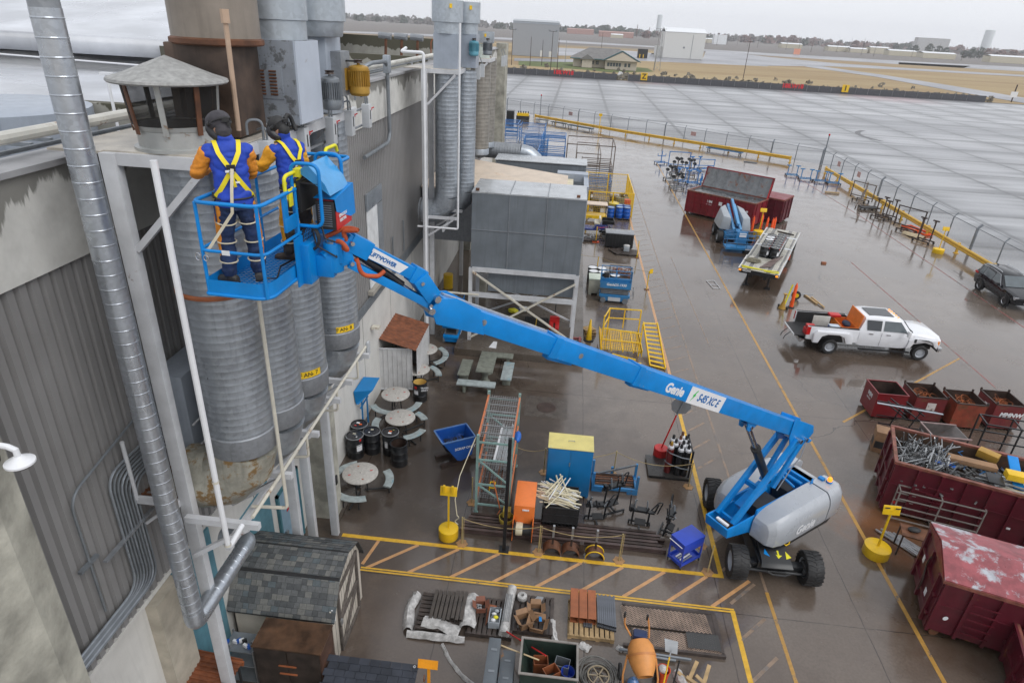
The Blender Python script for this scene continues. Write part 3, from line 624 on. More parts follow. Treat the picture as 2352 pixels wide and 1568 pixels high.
t=thing('gutter_pipe','white stand pipe rising above the parapet beside the middle frame','pipe',(-6.05,26.9,0));MB().tube(fillet([(-6.02,26.85,.1),(-6.02,26.85,13.0),(-6.9,26.85,13.0),(-6.9,27.6,13.1)],.12,4),.06,8).B('pipe_run',WHITEP,t)
t=thing('low_cream_pipe','cream pipe running out level from the wall under the boom tip','pipe',(-4,28,3));a=onY(T(1,1,1640,1105),27.2);c=onY(T(1,1,2045,1140),27.2);MB().tube([(a.x-1,27.2,a.z),(c.x,27.2,c.z)],.05,8).B('pipe_run',CREAM,t)
# access platform with grating behind the ducts
t=thing('wall_platform','rusty grating service platform bracketed to the wall behind the ducts','platform',(-6.6,8.5,6.5))
mb=MB()
for k in range(38): y=8.2+k*.11;mb.box(-6.95,-6.25,y,y+.02,6.5,6.53)
for x in(-6.95,-6.7,-6.45,-6.28): mb.box(x,x+.03,8.15,12.3,6.47,6.5)
mb.B('grating',RUST,t)
MB().beam((-6.24,8.1,6.48),(-6.24,12.3,6.48),.05,.1).beam((-7,8.1,6.48),(-6.2,8.1,6.48),.06,.14).beam((-6.95,8.15,5.9),(-6.3,8.15,6.45),.05).B('edge_beam',WHITES,t)
MB().tube([(-6.95,8.08,6.5),(-6.95,8.08,7.7)],.035,8).tube([(-6.28,9.0,7.5),(-6.28,12,7.5)],.02,6).tube([(-6.28,9.0,7.0),(-6.28,12,7.0)],.02,6).B('guard_post',WHITES,t)
one(MB().box(-6.98,-6.4,9.1,10.3,6.53,8.4),'electrical_cabinet',BGREY,'grey electrical cabinet standing on the grating platform behind the first duct','cabinet',(-6.7,9.7,6.53),bevel=.02)
# fans and housings on the near frame
rc=thing('rain_cap_stack','stubby exhaust stack with conical rain cap and mesh sides','exhaust stack',(-5.44,8.75,12.42))
cx_,cy_=-5.44,8.75
MB().lathe([(.56,12.42),(.56,12.46),(.5,12.47),(.5,12.68),(.515,12.69),(.52,12.71),(.54,12.75)],(cx_,cy_,0),32).B('base_ring',mat('stained ring steel',(.40,.41,.40),.4,.4,v=.12,rust=.2,rc=(.2,.12,.06)),rc,smooth=40)
MB().lathe([(.535,12.74),(.6,13.3)],(cx_,cy_,0),32).B('mesh_screen',meshmat('soot wire mesh',(.03,.028,.026),.62),rc)
for k in range(8):
 t=.3+k*PI/4;mb=MB().beam((cx_+.54*cos(t),cy_+.54*sin(t),12.64),(cx_+.61*cos(t),cy_+.61*sin(t),13.31),.07,.02,up=(cos(t),sin(t),0));mb.B('cap_leg',RUST if k%3 else MATS['stained ring steel'],rc)
MB().lathe([(.73,13.27),(.75,13.29),(.74,13.32),(.58,13.37),(.0,13.6)],(cx_,cy_,0),40).B('rain_cap',mat('pitted grey cone',(.34,.34,.33),.6,.2,v=.2,sc_=12,bump=.3),rc,smooth=30)
MB().lathe([(.5,12.73),(0,12.73)],(cx_,cy_,0),24).B('throat',BLACKM,rc)
br=thing('stained_fan_housing','tall brown heat stained fan housing behind the rain cap','fan housing',(-5.35,10.0,12.42))
MB().box(-5.93,-4.95,9.55,10.45,12.45,13.72).B('lower_casing',BRNB,br,bevel=.02)
MB().lathe([(.62,13.72),(.62,14.9)],(-5.37,10.05,0),32,cap=True).B('stack_drum',TAUPE,br,smooth=40)
MB().lathe([(.64,13.7),(.66,13.72),(.66,13.78),(.62,13.8)],(-5.37,10.05,0),32).B('flange',RUST,br)
mb=MB();p=onY(T(0,0,2195,1200),9.2);q=onY(T(0,0,2060,100),9.2);mb.tube([p,q],.035,8).tube([q-V((0,0,.15)),q+V((0,0,.02))],.06,8);one(mb,'tan_stand_pipe',mat('tan pipe',(.45,.32,.23),.5,v=.15),'slim tan stand pipe in front of the brown fan housing','pipe',p)
gb=thing('louvred_fan_housing','peeling grey box fan housing with louvres under a round stack','fan housing',(-5,11.1,12.42))
MB().hexa([(-5.35,10.72,12.5),(-4.5,10.72,12.5),(-4.5,11.75,12.5),(-5.35,11.75,12.5)],[(-5.35,10.72,13.78),(-4.5,10.72,13.78),(-4.5,11.75,13.78),(-5.35,11.75,13.78)]).B('casing',BGREYP,gb,bevel=.015)
MB().box(-4.5,-4.47,10.74,11.73,12.52,13.77).B('side_panel',mat('pale blue enamel',(.47,.52,.60),.4,v=.04,rust=.08),gb)
MB().box(-5.18,-4.72,10.705,10.72,12.9,13.4).B('access_panel',BGREYP,gb,bevel=.004)
for j,x in enumerate((-5.1,-4.9)):
 mb=MB()
 for k in range(8): z=12.97+k*.05;mb.cbox((x+.03,10.7,z),.12,.03,.015,rx=.6)
 mb.B('louvre',RUST,gb)
MB().lathe([(.46,13.78),(.46,14.06),(.49,14.07),(.49,14.12),(.49,14.9)],(-4.95,11.25,0),32,cap=True).B('stack_drum',mat('pale galvanised drum',(.38,.42,.46),.35,.4,v=.08,vor=12,streak=.2),gb,smooth=40)
PG=MATS['pale galvanised drum']
bf=thing('blue_grey_fan_housing','tall blue grey fan housing with a wide round stack behind the louvred box','fan housing',(-5,13.2,12.42))
MB().box(-5.45,-4.72,12.75,13.6,12.45,13.8).B('casing',BGREY,bf,bevel=.02)
MB().lathe([(.45,13.8),(.47,13.82),(.5,14.06),(.54,14.07),(.54,14.14),(.54,14.9)],(-4.95,13.0,0),32,cap=True).B('stack_drum',PG,bf,smooth=40)
MB().box(-4.72,-4.52,12.98,13.5,12.75,13.55).B('bracket',GALVD,bf)
MB().lathe([(.33,12.42),(.33,12.75),(.3,12.78)],(-4.95,13.15,0),24).B('inlet_ring',GALV,bf)
def motor(parent,c,mt,r=.19,h=.55):
 MB().lathe([(0,0),(r*.85,.0),(r,.05),(r,.17),(r*.98,.18)],c,24).B('motor_end',mt,parent,smooth=30)
 mb=MB();n=28
 for k in range(n):
  t=2*PI*k/n;mb.cbox((c[0]+cos(t)*r*.93,c[1]+sin(t)*r*.93,c[2]+.32),.05,.012,.3,rz=t)
 mb.lathe([(r*.88,.17),(r*.88,.48)],c,24).B('cooling_fins',mt,parent)
 MB().lathe([(r*.98,.46),(r,.48),(r*.96,.53),(r*.6,.56),(.03,.57),(.03,.66),(0,.66)],c,24).B('motor_cap',mt,parent,smooth=30)
 MB().lathe([(0,.6),(.09,.6),(.07,.63),(.09,.66),(0,.66)],c,16).B('pulley',RUSTD,parent)
gm=thing('gold_motor','gold ribbed electric motor hung upright beside the fan housings','motor',(-4.3,13.35,12.75))
motor(gm,(-4.3,13.35,12.75),GOLD,.2)
MB().beam((-4.3,13.35,13.38),(-4.85,13.2,13.38),.1,.03).B('drive_belt',BLACKM,gm);MB().box(-4.56,-4.5,13.15,13.55,12.85,13.25).B('mount_plate',GOLD,gm)
g2=thing('grey_motor','grey ribbed electric motor half hidden behind the louvred box','motor',(-4.4,12.1,12.6));motor(g2,(-4.42,12.05,12.62),COND,.17)
# fan heads of the middle and far frames
for k,(x,y,rr,nm,lb) in enumerate(((-5.3,28.0,.56,'blue_grey_fan_housing','blue grey fan housing on the middle frame, nearer and taller'),(-4.75,29.4,.5,'blue_grey_fan_housing','blue grey fan housing on the middle frame, half hidden behind its neighbour'),(-5.3,38.2,.6,'low_fan_housing','low rust streaked fan housing on the far frame'))):
 h=14.85 if k<2 else 13.72
 f=thing(nm,lb,'fan housing',(x,y,12.42))
 mb=MB();mb.box(x-.48,x+.48,y-.45,y+.45,12.42,13.7) if k<2 else mb.lathe([(.55,12.42),(.5,13.1)],(x,y,0),24);mb.B('casing',BGREY if k<2 else mat('pale green rusted',(.40,.45,.42),.5,rust=.25),f)
 mb=MB()
 if k<2: mb.lathe([(rr-.02,13.7),(rr-.02,14.1),(rr+.06,14.11),(rr+.06,14.88),(rr+.03,14.88),(rr,14.2)],(x,y,0),28)
 else: mb.lathe([(.62,13.15),(.66,13.2),(.66,13.72),(.6,13.72)],(x,y,0),28)
 mb.B('stack_drum',PG,f,smooth=40)
 MB().box(x+.2,x+.3,y-rr-.075,y-rr-.04,(h-.25),(h-.1)).B('tag',YELT,f)
tm=thing('teal_motor','teal electric motor beside the middle fan housings','motor',(-4.35,29.0,12.9));motor(tm,(-4.35,28.9,12.9),mat('teal enamel',(.10,.30,.38),.4),.2)
tm=thing('grey_motor','grey electric motor behind the teal one on the middle frame','motor',(-4.0,30.2,12.9));motor(tm,(-3.95,30.2,12.9),COND,.2)
# disconnect switches on the frame edge
SWB=mat('switch box grey',(.50,.52,.54),.4,v=.05)
for k,y in enumerate((9.67,11.1,12.5,13.6,14.8)):
 s=thing('disconnect_switch',['grey switch box with red handle between the two workers','grey switch box with red handle right behind the second worker','grey switch box with red handle under the louvred housing','fourth grey switch box from the left along the frame edge','grey switch box farthest along the near frame edge'][k],'switch box',(-4.62,y,12.0),group='switch boxes along the near frame')
 MB().box(-4.72,-4.55,y-.1,y+.1,11.92,12.42).B('enclosure',SWB,s,bevel=.01)
 MB().box(-4.55,-4.545,y-.02,y+.02,12.1,12.3).B('warning_label',BLACKM,s)
 MB().lathe([(0,.0),(.05,.0),(.05,.03),(0,.03)],(-4.6,y+.13,12.3),10,axis='Y').tube([(-4.6,y+.16,12.3),(-4.52,y+.2,12.34)],.013,6).B('handle',REDP,s)
 MB().tube(fillet([(-4.65,y,12.42),(-4.65,y,12.72),(-4.85,y-.1,12.72),(-4.85,y-.1,12.5)],.15,5),.02,6).tube(fillet([(-4.62,y+.05,12.42),(-4.62,y+.05,12.62),(-4.8,y+.12,12.55)],.1,4),.016,6).B('cable',COND,s)
for k,(y,z) in enumerate(((30.2,12.2),(31.6,12.2),(40.4,12.2),(41.6,12.2))):
 s=thing('disconnect_switch',['nearest','second','third','farthest'][k]+' of the small switch boxes beyond the middle fan housings','switch box',(-4.3,y,z),group='far switch boxes')
 MB().box(-4.45,-4.25,y-.1,y+.1,z-.3,z+.25).B('enclosure',SWB,s)
 MB().tube([(-4.35,y,z+.25),(-4.5,y,z+.6)],.02,6).B('cable',COND,s)
t=thing('switch_rail','steel channel rails carrying the switch boxes on the near frame','rail',(-4.75,8.5,12));MB().beam((-4.78,8.3,12.3),(-4.78,15,12.3),.04).beam((-4.78,8.3,11.95),(-4.78,15,11.95),.04).B('rail',GALVD,t)
for y in (8.35,10.4,12.4,13.2): MB().box(-4.8,-4.76,y,y+.05,11.3,12.4).B('hanger',GALVD,t)
# security camera on the near pier
a=G(T(0,2,180,1100),10.3)
t=thing('security_camera','white dome security camera on an arm at the left edge','camera',a)
MB().lathe([(0,.1),(.05,.1),(.1,.06),(.2,.0),(.2,-.03),(.15,-.05)],a,28).B('dome_shroud',WHITEP,t,smooth=30)
MB().lathe([(.14,-.05),(.11,-.10),(.05,-.13),(0,-.135)],a,24).B('dome_lens',GLS,t,smooth=60)
MB().tube([a+V((0,0,.1)),a+V((0,0,.2)),a+V((-.12,.01,.24)),a+V((-.9,.03,.28))],.045,10).B('arm',WHITEP,t)
MB().tube([a+V((-.45+.13*cos(u),.02,.05+.17*sin(u))) for u in [k*.5 for k in range(-3,9)]],.014,6).B('cable',BLACKM,t);t.scale=(.64,)*3
# filter house on legs
fh=thing('filter_house','big grey steel filter house raised on a white leg frame','dust collector',(-1.6,28.7,.35))
FHM=mat('filter house steel',(.19,.215,.24),.45,.3,v=.12,streak=.45,sc_=1)
FHT=mat('filter house roof',(.42,.44,.46),.25,.2,v=.15,sc_=1.5)
MB().box(-4.1,.88,27.6,30.2,4.0,7.5).B('casing',FHM,fh)
MB().box(-4.12,.9,27.58,30.25,7.5,7.56).B('roof_sheet',FHT,fh)
MB().box(-3.3,.7,27.9,29.9,2.85,4.0).B('hopper',FHM,fh)
mb=MB()
for x in (-2.45,-.8): mb.box(x,x+.03,27.57,27.6,4.0,7.5);mb.box(x,x+.03,27.58,30.2,7.56,7.59)
for x in (-2.0,-.7): mb.box(x,x+.02,27.88,27.9,2.85,4.0)
mb.box(-4.1,.88,27.57,27.6,5.85,5.88).B('seams',GALVD,fh)
for x,y in((-4.1,27.65),(.82,27.65),(-4.1,30.1),(.82,30.1)): MB().box(x-.08,x+.08,y-.08,y+.08,.35,4.05).B('leg',WHITES,fh)
for z in(4.0,2.75):
 MB().box(-4.02,.74,27.55,27.68,z-.12,z+.1).B('beam',WHITES,fh)
 MB().box(-4.02,.74,30.05,30.15,z-.12,z+.1).B('beam',WHITES,fh);MB().box(.78,.88,27.75,30,z-.12,z+.1).B('beam',WHITES,fh)
MB().beam((-4.0,27.5,3.9),(.75,27.5,.8),.08).B('cross_brace',CREAM,fh)
MB().beam((.75,27.44,3.7),(-4.0,27.44,.6),.08).B('cross_brace',CREAM,fh)
MB().beam((-4,30.2,2.7),(.75,30.2,.6),.08).beam((.75,30.25,2.7),(-4,30.25,.6),.08).B('cross_brace',WHITES,fh)
MB().lathe([(0,.01),(.05,.01)],(.55,27.7,7.6),8).box(.45,.6,27.62,27.75,7.6,7.7).box(-3.95,-3.8,27.62,27.75,7.6,7.7).B('lifting_lug',RUST,fh)
# tan canopy and second casing behind
t=thing('fabric_canopy','stained tan sheet roof between the two grey casings','roof',(-2,33,6.9))
MB().hexa([(-5.6,31.2,6.5),(0,31.2,6.5),(0,35,6.5),(-5.6,37.5,6.5)],[(-5.6,31.2,6.95),(0,31.2,6.95),(-.02,34.6,7.0),(-1.7,37.4,7.05)][:0] or [(-5.6,31.2,6.95),(0,31.2,6.95),(0,35,7.0),(-5.6,37.5,7.05)]).B('canopy_sheet',TARP,t)
t=thing('rear_filter_house','second grey filter casing behind the tan roof','dust collector',(-1.5,38.5,.35))
MB().hexa([(-4.3,38,0.35),(1.0,38,.35),(1.0,40,.35),(-4.3,40,.35)],[(-4.3,38,6.95),(1.0,38,6.95),(1.0,39.8,7.0),(-4.3,39.8,7.0)]).B('casing',FHM,t);MB().box(-4.35,1.05,37.95,39.85,7.0,7.05).B('roof_sheet',FHT,t)
MB().box(-.6,1.1,35.5,36.3,6.6,7.0).box(.85,1.1,33,36.3,4,6.9).B('side_duct',BGREY,t)
MB().box(-.4,.3,33,35.4,6.3,6.75).B('cream_box',mat('cream casing',(.62,.57,.42),.5),t)
t=thing('dark_inlet_duct','grey plenum duct joining the wall to the filter house','duct',(-5,31,5));MB().box(-7,-4.2,30.6,33.5,4.3,6.9).B('duct_body',GALVD,t);MB().box(-7,-4.1,30.4,35,6.9,6.98).B('roof_sheet',TARP,t)
one(MB().box(-4.5,-4.1,33.6,34.0,0.35,3.6),'concrete_column',PIER,'concrete column in the shade behind the filter house','column',(-4.3,33.8,.35))
# BOOM LIFT
A_=R(38.8);U=V((-cos(A_),-sin(A_),0));NV=V((sin(A_),-cos(A_),0));C0=V((6.8,16.0,0));Z=V((0,0,1))
def L(s,n,z): return C0+U*s+NV*n+Z*z
def onB(p,off=0):      # where the sight line of a measured point meets the boom plane
 r=ray(*p);o=C0+NV*off;t=(o-O).dot(NV)/r.dot(NV);P=O+r*t;return ((P-C0).dot(U),P.z)
lift=thing('boom_lift','bright blue telescopic boom lift with light grey covers, reaching up to the two workers','boom lift',C0)
def tyre_set(parent,c,ax,r=.5,w_=.44,rimm=RIMG,lug=True,rimr=.6,name='wheel'):
 """wheel with tyre (lugs) and rim; ax = axis direction pointing outward"""
 ax=V(ax).normalized();c=V(c);u=Z;v=ax.cross(Z).normalized();M=Matrix((v,ax,u)).transposed()
 # local: x=v, y=axis, z=up
 def P(r_,a,t): return c+v*(r_*cos(t))+u*(r_*sin(t))+ax*a
 def ring(mb,prof,n=32):
  vs=[P(r_,a,2*PI*k/n) for r_,a in prof for k in range(n)];Ln=len(prof)
  mb.add(vs,[(i*n+k,i*n+(k+1)%n,(i+1)*n+(k+1)%n,(i+1)*n+k) for i in range(Ln-1) for k in range(n)])
 h=w_/2;rr=r*rimr
 mb=MB();ring(mb,[(rr,h*.8),(rr,h*.95),(rr+.03,h),(r*.9,h),(r*.955,h*.85),(r*.965,h*.4),(r*.965,-h*.4),(r*.955,-h*.85),(r*.9,-h),(rr+.03,-h),(rr,-h*.95),(rr,-h*.8)])
 wobj=mb.B('tyre',RUB,parent,smooth=40)
 if lug:
  n=22;mb=MB()
  for k in range(n):
   for sgn in (-1,1):
    t=2*PI*(k+(.5 if sgn>0 else 0))/n
    p=[P(r*.955,sgn*h*.02,t-.07),P(r*.955,sgn*h*.02,t+.05),P(r*.955,sgn*h*.6,t+.17),P(r*.955,sgn*h*1.0,t+.19),P(r*.955,sgn*h*1.0,t+.07),P(r*.955,sgn*h*.6,t+.05)]
    q=[P(r*1.0,sgn*h*.02,t-.065),P(r*1.0,sgn*h*.02,t+.045),P(r*1.0,sgn*h*.6,t+.165),P(r*.99,sgn*h*.99,t+.185),P(r*.99,sgn*h*.99,t+.075),P(r*1.0,sgn*h*.6,t+.055)]
    mb.add(p+q,[(0,1,2,3,4,5)[::-1],(6,7,8,9,10,11)]+[(i,(i+1)%6,6+(i+1)%6,6+i) for i in range(6)])
  o=mb.B('tread',RUB,wobj)
 mb=MB();ring(mb,[(rr,h*.82),(rr-.02,h*.8),(rr-.05,h*.35),(rr*.55,h*.3),(rr*.5,h*.5),(rr*.3,h*.5),(0.001,h*.5)],28);mb.B('rim',rimm,wobj,smooth=30)
 mb=MB();ring(mb,[(rr,-h*.82),(rr-.03,-h*.6),(rr*.6,-h*.2),(0.001,-h*.2)],20);mb.B('rim',rimm,wobj,smooth=30)
 return wobj
WH=[(5.87,14.47),(7.95,14.52),(5.71,17.5),(7.85,17.55)]
for k,(x,y) in enumerate(WH):
 tyre_set(lift,(x,y,.5),(-1 if x<6.8 else 1,.03,0),.5,.46)
# chassis
mb=MB()
mb.hexa([(6.35,14.3,.35),(7.4,14.3,.35),(7.35,17.7,.35),(6.3,17.7,.35)],[(6.4,14.3,.75),(7.35,14.3,.75),(7.3,17.7,.75),(6.3,17.7,.75)])
mb.hexa([(6.42,14.1,.72),(7.34,14.12,.72),(7.25,15.2,.72),(6.5,15.2,.72)],[(6.45,14.25,.83),(7.3,14.25,.83),(7.2,15.4,1.0),(6.5,15.4,1.0)])
mb.box(6.45,7.15,14.95,17.0,.7,.98)
mb.B('chassis',BLACK,lift,bevel=.02)
for y in (14.48,17.52):
 MB().box(6.1,7.8,y-.12,y+.12,.36,.62).tube([(6.05,y-.2,.45),(7.85,y-.2,.45)],.045,8).B('axle',BLACK,lift,bevel=.015)
 for x in(6.12,7.78): MB().cbox((x,y,.5),.18,.3,.4).tube([(x-.1,y-.14,.5),(x+.1,y-.14,.5)],.1,10).B('hub',BLACKM,lift,bevel=.02)
MB().lathe([(.3,.75),(.55,.98),(.55,1.1),(.3,1.1)],(6.8,16,0),28).B('turntable_ring',BLACKM,lift)
# arrows on the front deck
def flat(mb,pts,mt,parent,name):
 b=MB();b.quad(*pts);return b.B(name,mt,parent)
def deck(x,y): return V((x,y,.83+(y-14.25)*.148+.006))
flat(None,[deck(6.56,14.5),deck(6.72,14.42),deck(6.62,14.68)],BLUE,lift,'arrow_decal')
flat(None,[deck(7.17,14.38),deck(7.33,14.46),deck(7.2,14.66)][::1],YELP,lift,'arrow_decal')
flat(None,[deck(6.95,14.66),deck(6.95,14.5),deck(6.9,14.52),deck(6.95,14.38),deck(7.08,14.5),deck(7.0,14.5),deck(7.0,14.66)],YELP,lift,'arrow_decal')
MB().tube([(6.6,14.08,.62),(6.75,14.04,.56),(7.1,14.04,.56),(7.25,14.08,.6)],.03,8).B('hose',BLACKM,lift)
# turntable frame (blue spine) and covers
def LB(mb,s0,s1,n0,n1,z0,z1): return mb.hexa([L(s0,n0,z0),L(s1,n0,z0),L(s1,n1,z0),L(s0,n1,z0)],[L(s0,n0,z1),L(s1,n0,z1),L(s1,n1,z1),L(s0,n1,z1)])
mb=MB();LB(mb,-1.5,1.0,-.42,-.36,1.08,1.95);LB(mb,-1.5,1.0,.36,.42,1.08,1.95);LB(mb,-1.5,1.0,-.36,.36,1.05,1.15)
LB(mb,-1.9,-1.6,-.42,.42,1.1,1.9)
mb.B('turntable_frame',BLUE,lift,bevel=.01)
mb=MB();LB(mb,-.4,.5,-.3,.3,1.2,1.6);LB(mb,-1.2,-.8,-.3,.2,1.2,1.75);mb.B('hydraulic_block',BLACKM,lift,bevel=.03)
MB().tube([L(-1.3,-.3,1.9),L(-1.3,.3,1.9)],.06,8).tube([L(-1.0,-.3,2.0),L(-.9,.3,1.95)],.04,8).B('manifold_pipe',BLUE,lift)
# side covers: rounded pods
def pod(n0,n1,sgn,nm,parent):
 S=[]   # sections along s: (s, zbot, ztop, inner, outer)
 for (s,zb,zt,ou) in ((1.1,1.12,1.62,.5),(1.04,1.05,1.74,.68),(.88,1.01,1.86,.86),(.6,1.0,1.95,.96),(.1,1.0,2.0,1),(-.8,1.0,2.02,1),(-1.45,1.0,2.03,1),(-1.5,1.0,2.03,1),(-2.1,1.0,2.0,.98),(-2.28,1.0,1.96,.88),(-2.4,1.02,1.9,.72),(-2.44,1.06,1.84,.64)):
  i=.0;S.append((s,zb,zt,n0+(n1-n0)*0,n0+(n1-n0)*ou))
 def ringp(s,zb,zt,ni,no):
  h=zt-zb;w_=no-ni;pr=[(0,0),(.86,0),(.97,.04),(1,.14),(1.0,.62),(.95,.80),(.82,.95),(.72,1),(0,1)]
  return [L(s,ni+w_*a,zb+h*b) for a,b in pr]
 def body(secs,name,mt):
  vs=[];fs=[];n=9
  for q in secs: vs+=ringp(*q)
  m=len(secs)
  for i in range(m-1):
   for k in range(n): fs.append((i*n+k,i*n+(k+1)%n,(i+1)*n+(k+1)%n,(i+1)*n+k))
  fs+=[tuple(reversed(range(n))),tuple((m-1)*n+k for k in range(n))]
  b=MB();b.add(vs,fs);return b.B(name,mt,parent,smooth=24)
 a=body(S[:7],'side_cover',GREYP);S2=[(s-.012 if k==0 else s,zb,zt,ni,no) for k,(s,zb,zt,ni,no) in enumerate(S[7:])];body(S2,'counterweight_cover',GREYP)
 b=MB();s_=sgn
 pts=[L(1.0,n0+.05*sgn,1.1),L(.8,n0+(n1-n0)*.78,1.0),L(.4,n0+(n1-n0)*.9,.98),L(-1.9,n0+(n1-n0)*.93,.98),L(-2.3,n0+(n1-n0)*.6,1.0),L(-2.3,n0+.05*sgn,1.0)]
 pt2=[V(p)-Z*.17 for p in pts];n=6
 pt2=[C0+(p-C0)*.97+Z*0 for p in pt2]
 b.add(pts+pt2,[tuple(range(6)),tuple(range(6,12))[::-1]]+[(i,(i+1)%6,6+(i+1)%6,6+i) for i in range(6)]);b.B('lower_skirt',BLACKM,parent)
pod(.42,1.22,1,'cover',lift);pod(-.42,-1.22,-1,'cover',lift)
mb=MB();LB(mb,-2.05,-1.65,-.42,.42,1.0,1.9);mb.B('counterweight',GREYP,lift,bevel=.04)
p=L(.12,1.235,1.38);text('Genie',.4,p,U*-1+Z*.0,Z,WHITEP,lift,shear=.2,bold=.014,sx=.95)
p=L(-.42,1.222,1.2);text('THE NEW BLUE',.06,p,U*-1,Z,WHITEP,lift,shear=.2)
MB().lathe([(.07,0),(.075,.08),(.05,.13),(0,.14)],L(-2.0,.75,2.06),14).B('beacon',AMB,lift);mb=MB().lathe([(.09,0),(.09,.05)],L(-2.0,.75,2.02),14,cap=True);LB(mb,-2.0,-1.85,.45,.62,1.98,2.08);mb.B('beacon_bracket',BLUE,lift)
mb=MB();b0=L(-1.35,.5,2.0);mb.prism([(0,0),(.16,0),(.12,.2),(.04,.2)],0,.02,lambda a,b,c: b0+U*-a+Z*b+NV*c).B('lifting_lug',BLUE,lift)
MB().tube([L(.4,1.15,1.0),L(.35,1.18,.94),L(.2,1.18,.94),L(.15,1.15,1.0)],.018,6).B('tie_ring',YEL,lift)
# riser linkage
mb=MB()
for n in (-.4,.34):
 mb.hexa([L(.9,n,1.12),L(2.12,n,1.42),L(2.12,n+.05,1.42),L(.9,n+.05,1.12)],[L(.9,n,1.75),L(2.2,n,1.75),L(2.2,n+.05,1.75),L(.9,n+.05,1.75)])
mb.hexa([L(2.1,-.4,1.42),L(2.16,-.4,1.42),L(2.16,.39,1.42),L(2.1,.39,1.42)],[L(2.16,-.4,1.75),L(2.22,-.4,1.75),L(2.22,.39,1.75),L(2.16,.39,1.75)])
mb.B('riser_base',BLUE,lift,bevel=.012)
MB().beam(L(2.1,-.1,1.8),L(2.1,.3,1.8),.09,.05).B('white_decal_bar',WHITEP,lift)
for n in(-.27,.27): MB().beam(L(1.85,n,1.72),L(-.3,n,3.88),.11,.24).B('lower_riser_arm',BLUE,lift,bevel=.012)
for a_,z_ in((.9,2.55),(1.75,1.72)): MB().beam(L(a_,-.21,z_),L(a_,.21,z_),.09,.15).B('riser_cross_member',BLUE,lift)
MB().beam(L(.15,.2,2.3),L(-.75,.22,3.75),.09,.2).beam(L(.15,-.2,2.3),L(-.75,-.22,3.75),.09,.2).B('upper_riser_link',BLUE,lift,bevel=.01)
MB().beam(L(1.3,0,1.9),L(.35,0,2.35),.3,.16).B('riser_link_plate',BLUE,lift)
MB().tube([L(-.3,-.42,3.9),L(-.3,.42,3.9)],.07,12).tube([L(-.78,-.3,3.74),L(-.78,.32,3.74)],.06,12).B('pivot_pin',CHR,lift)
MB().tube([L(-.72,.34,3.7),L(-.55,.4,3.3),L(-.3,.36,3.0),L(0,.4,2.7),L(.15,.35,2.3)],.016,6).B('hose',STEEL,lift)
# telescopic tubes
def zc(s): return 4.12+.528*(s+.4)
bd=(U*1+Z*.528).normalized();bu=(Z-bd*bd.z).normalized()
def boomsec(s0,s1,w_,h,name,mt=BLUE,dz=0,bevel=.02):
 p=L(s0,0,zc(s0)+dz);q=L(s1,0,zc(s1)+dz);b=MB();b.beam(p,q,w_,h,up=bu);return b.B(name,mt,lift,bevel=bevel)
boomsec(-.75,6.6,.40,.42,'boom_base_tube')
boomsec(6.5,8.86,.37,.385,'boom_mid_tube',dz=.01)
boomsec(8.75,11.15,.33,.345,'boom_tip_tube',dz=.01)
for s,w_,h in((6.55,.42,.44),(8.8,.385,.405)):
 boomsec(s-.07,s+.07,w_,h,'boom_collar',dz=.01,bevel=.008)
 MB().beam(L(s-.5,0,zc(s-.5)-h*.5-.02),L(s+.1,0,zc(s+.1)-h*.5-.05),.18,.09,up=bu).B('hose_carrier',BLUE,lift,bevel=.02)
 mb=MB()
 for a in(-.13,-.25):
  for d in(-.16,.16):
   c=L(s+a,w_*.5-.02,zc(s+a))+bu*d;mb.ell(c,.016,.016,.016,6,4)
 mb.B('bolt',STEEL,lift)
MB().beam(L(8.9,-.05,zc(8.9)+.22),L(11.0,-.05,zc(11.0)+.21),.1,.06,up=bu).B('hose_guard',ALU,lift)
mb=MB()
for n in(-.225,.21):
 pr=[(-.05,-.26),(.2,.3),(-1.05,.3),(-1.28,.1),(-1.05,-.42),(-.35,-.5)]
 mb.prism([(a,b) for a,b in pr],n,n+.025,lambda a,b,c: L(0,0,zc(0))+bd*a+bu*b+NV*c)
mb.B('tail_plate',BLUE,lift,bevel=.008)
MB().beam(L(-1.0,-.2,zc(-1.0)),L(-1.0,.2,zc(-1.0)),.3,.3).tube([L(-.9,-.24,zc(-.9)-.2),L(-.9,.25,zc(-.9)-.2)],.05,10).B('tail_block',BLUE,lift,bevel=.01)
MB().cbox(L(-.98,.25,3.62),.1,.03,.1,rz=A_).cbox(L(-1.1,.18,3.55),.14,.14,.06,rz=A_).B('limit_switch',BLUE,lift)
# lift cylinder
mb=MB();c1=L(.2,0,2.45);c2=L(1.22,0,3.95);c3=L(1.93,0,4.98)
mb.tube([c1,c2],.125,20).B('lift_cylinder',BLACK,lift)
MB().tube([c2-(c2-c1)*.02,c2+(c2-c1)*.03],.14,20).B('cylinder_gland',BLACKM,lift)
MB().tube([c2,c3],.075,18).B('cylinder_rod',CHR,lift)
mb=MB()
for n in(-.14,.1): mb.prism([(-.28,.02),(.28,.02),(.1,-.24),(-.05,-.26)],n,n+.04,lambda a,b,c: L(1.9,0,zc(1.9)-.22)+bd*a+bu*b+NV*c)
mb.B('cylinder_bracket',BLUE,lift);MB().tube([L(1.93,-.17,4.97),L(1.93,.17,4.97)],.05,12).B('pivot_pin',CHR,lift)
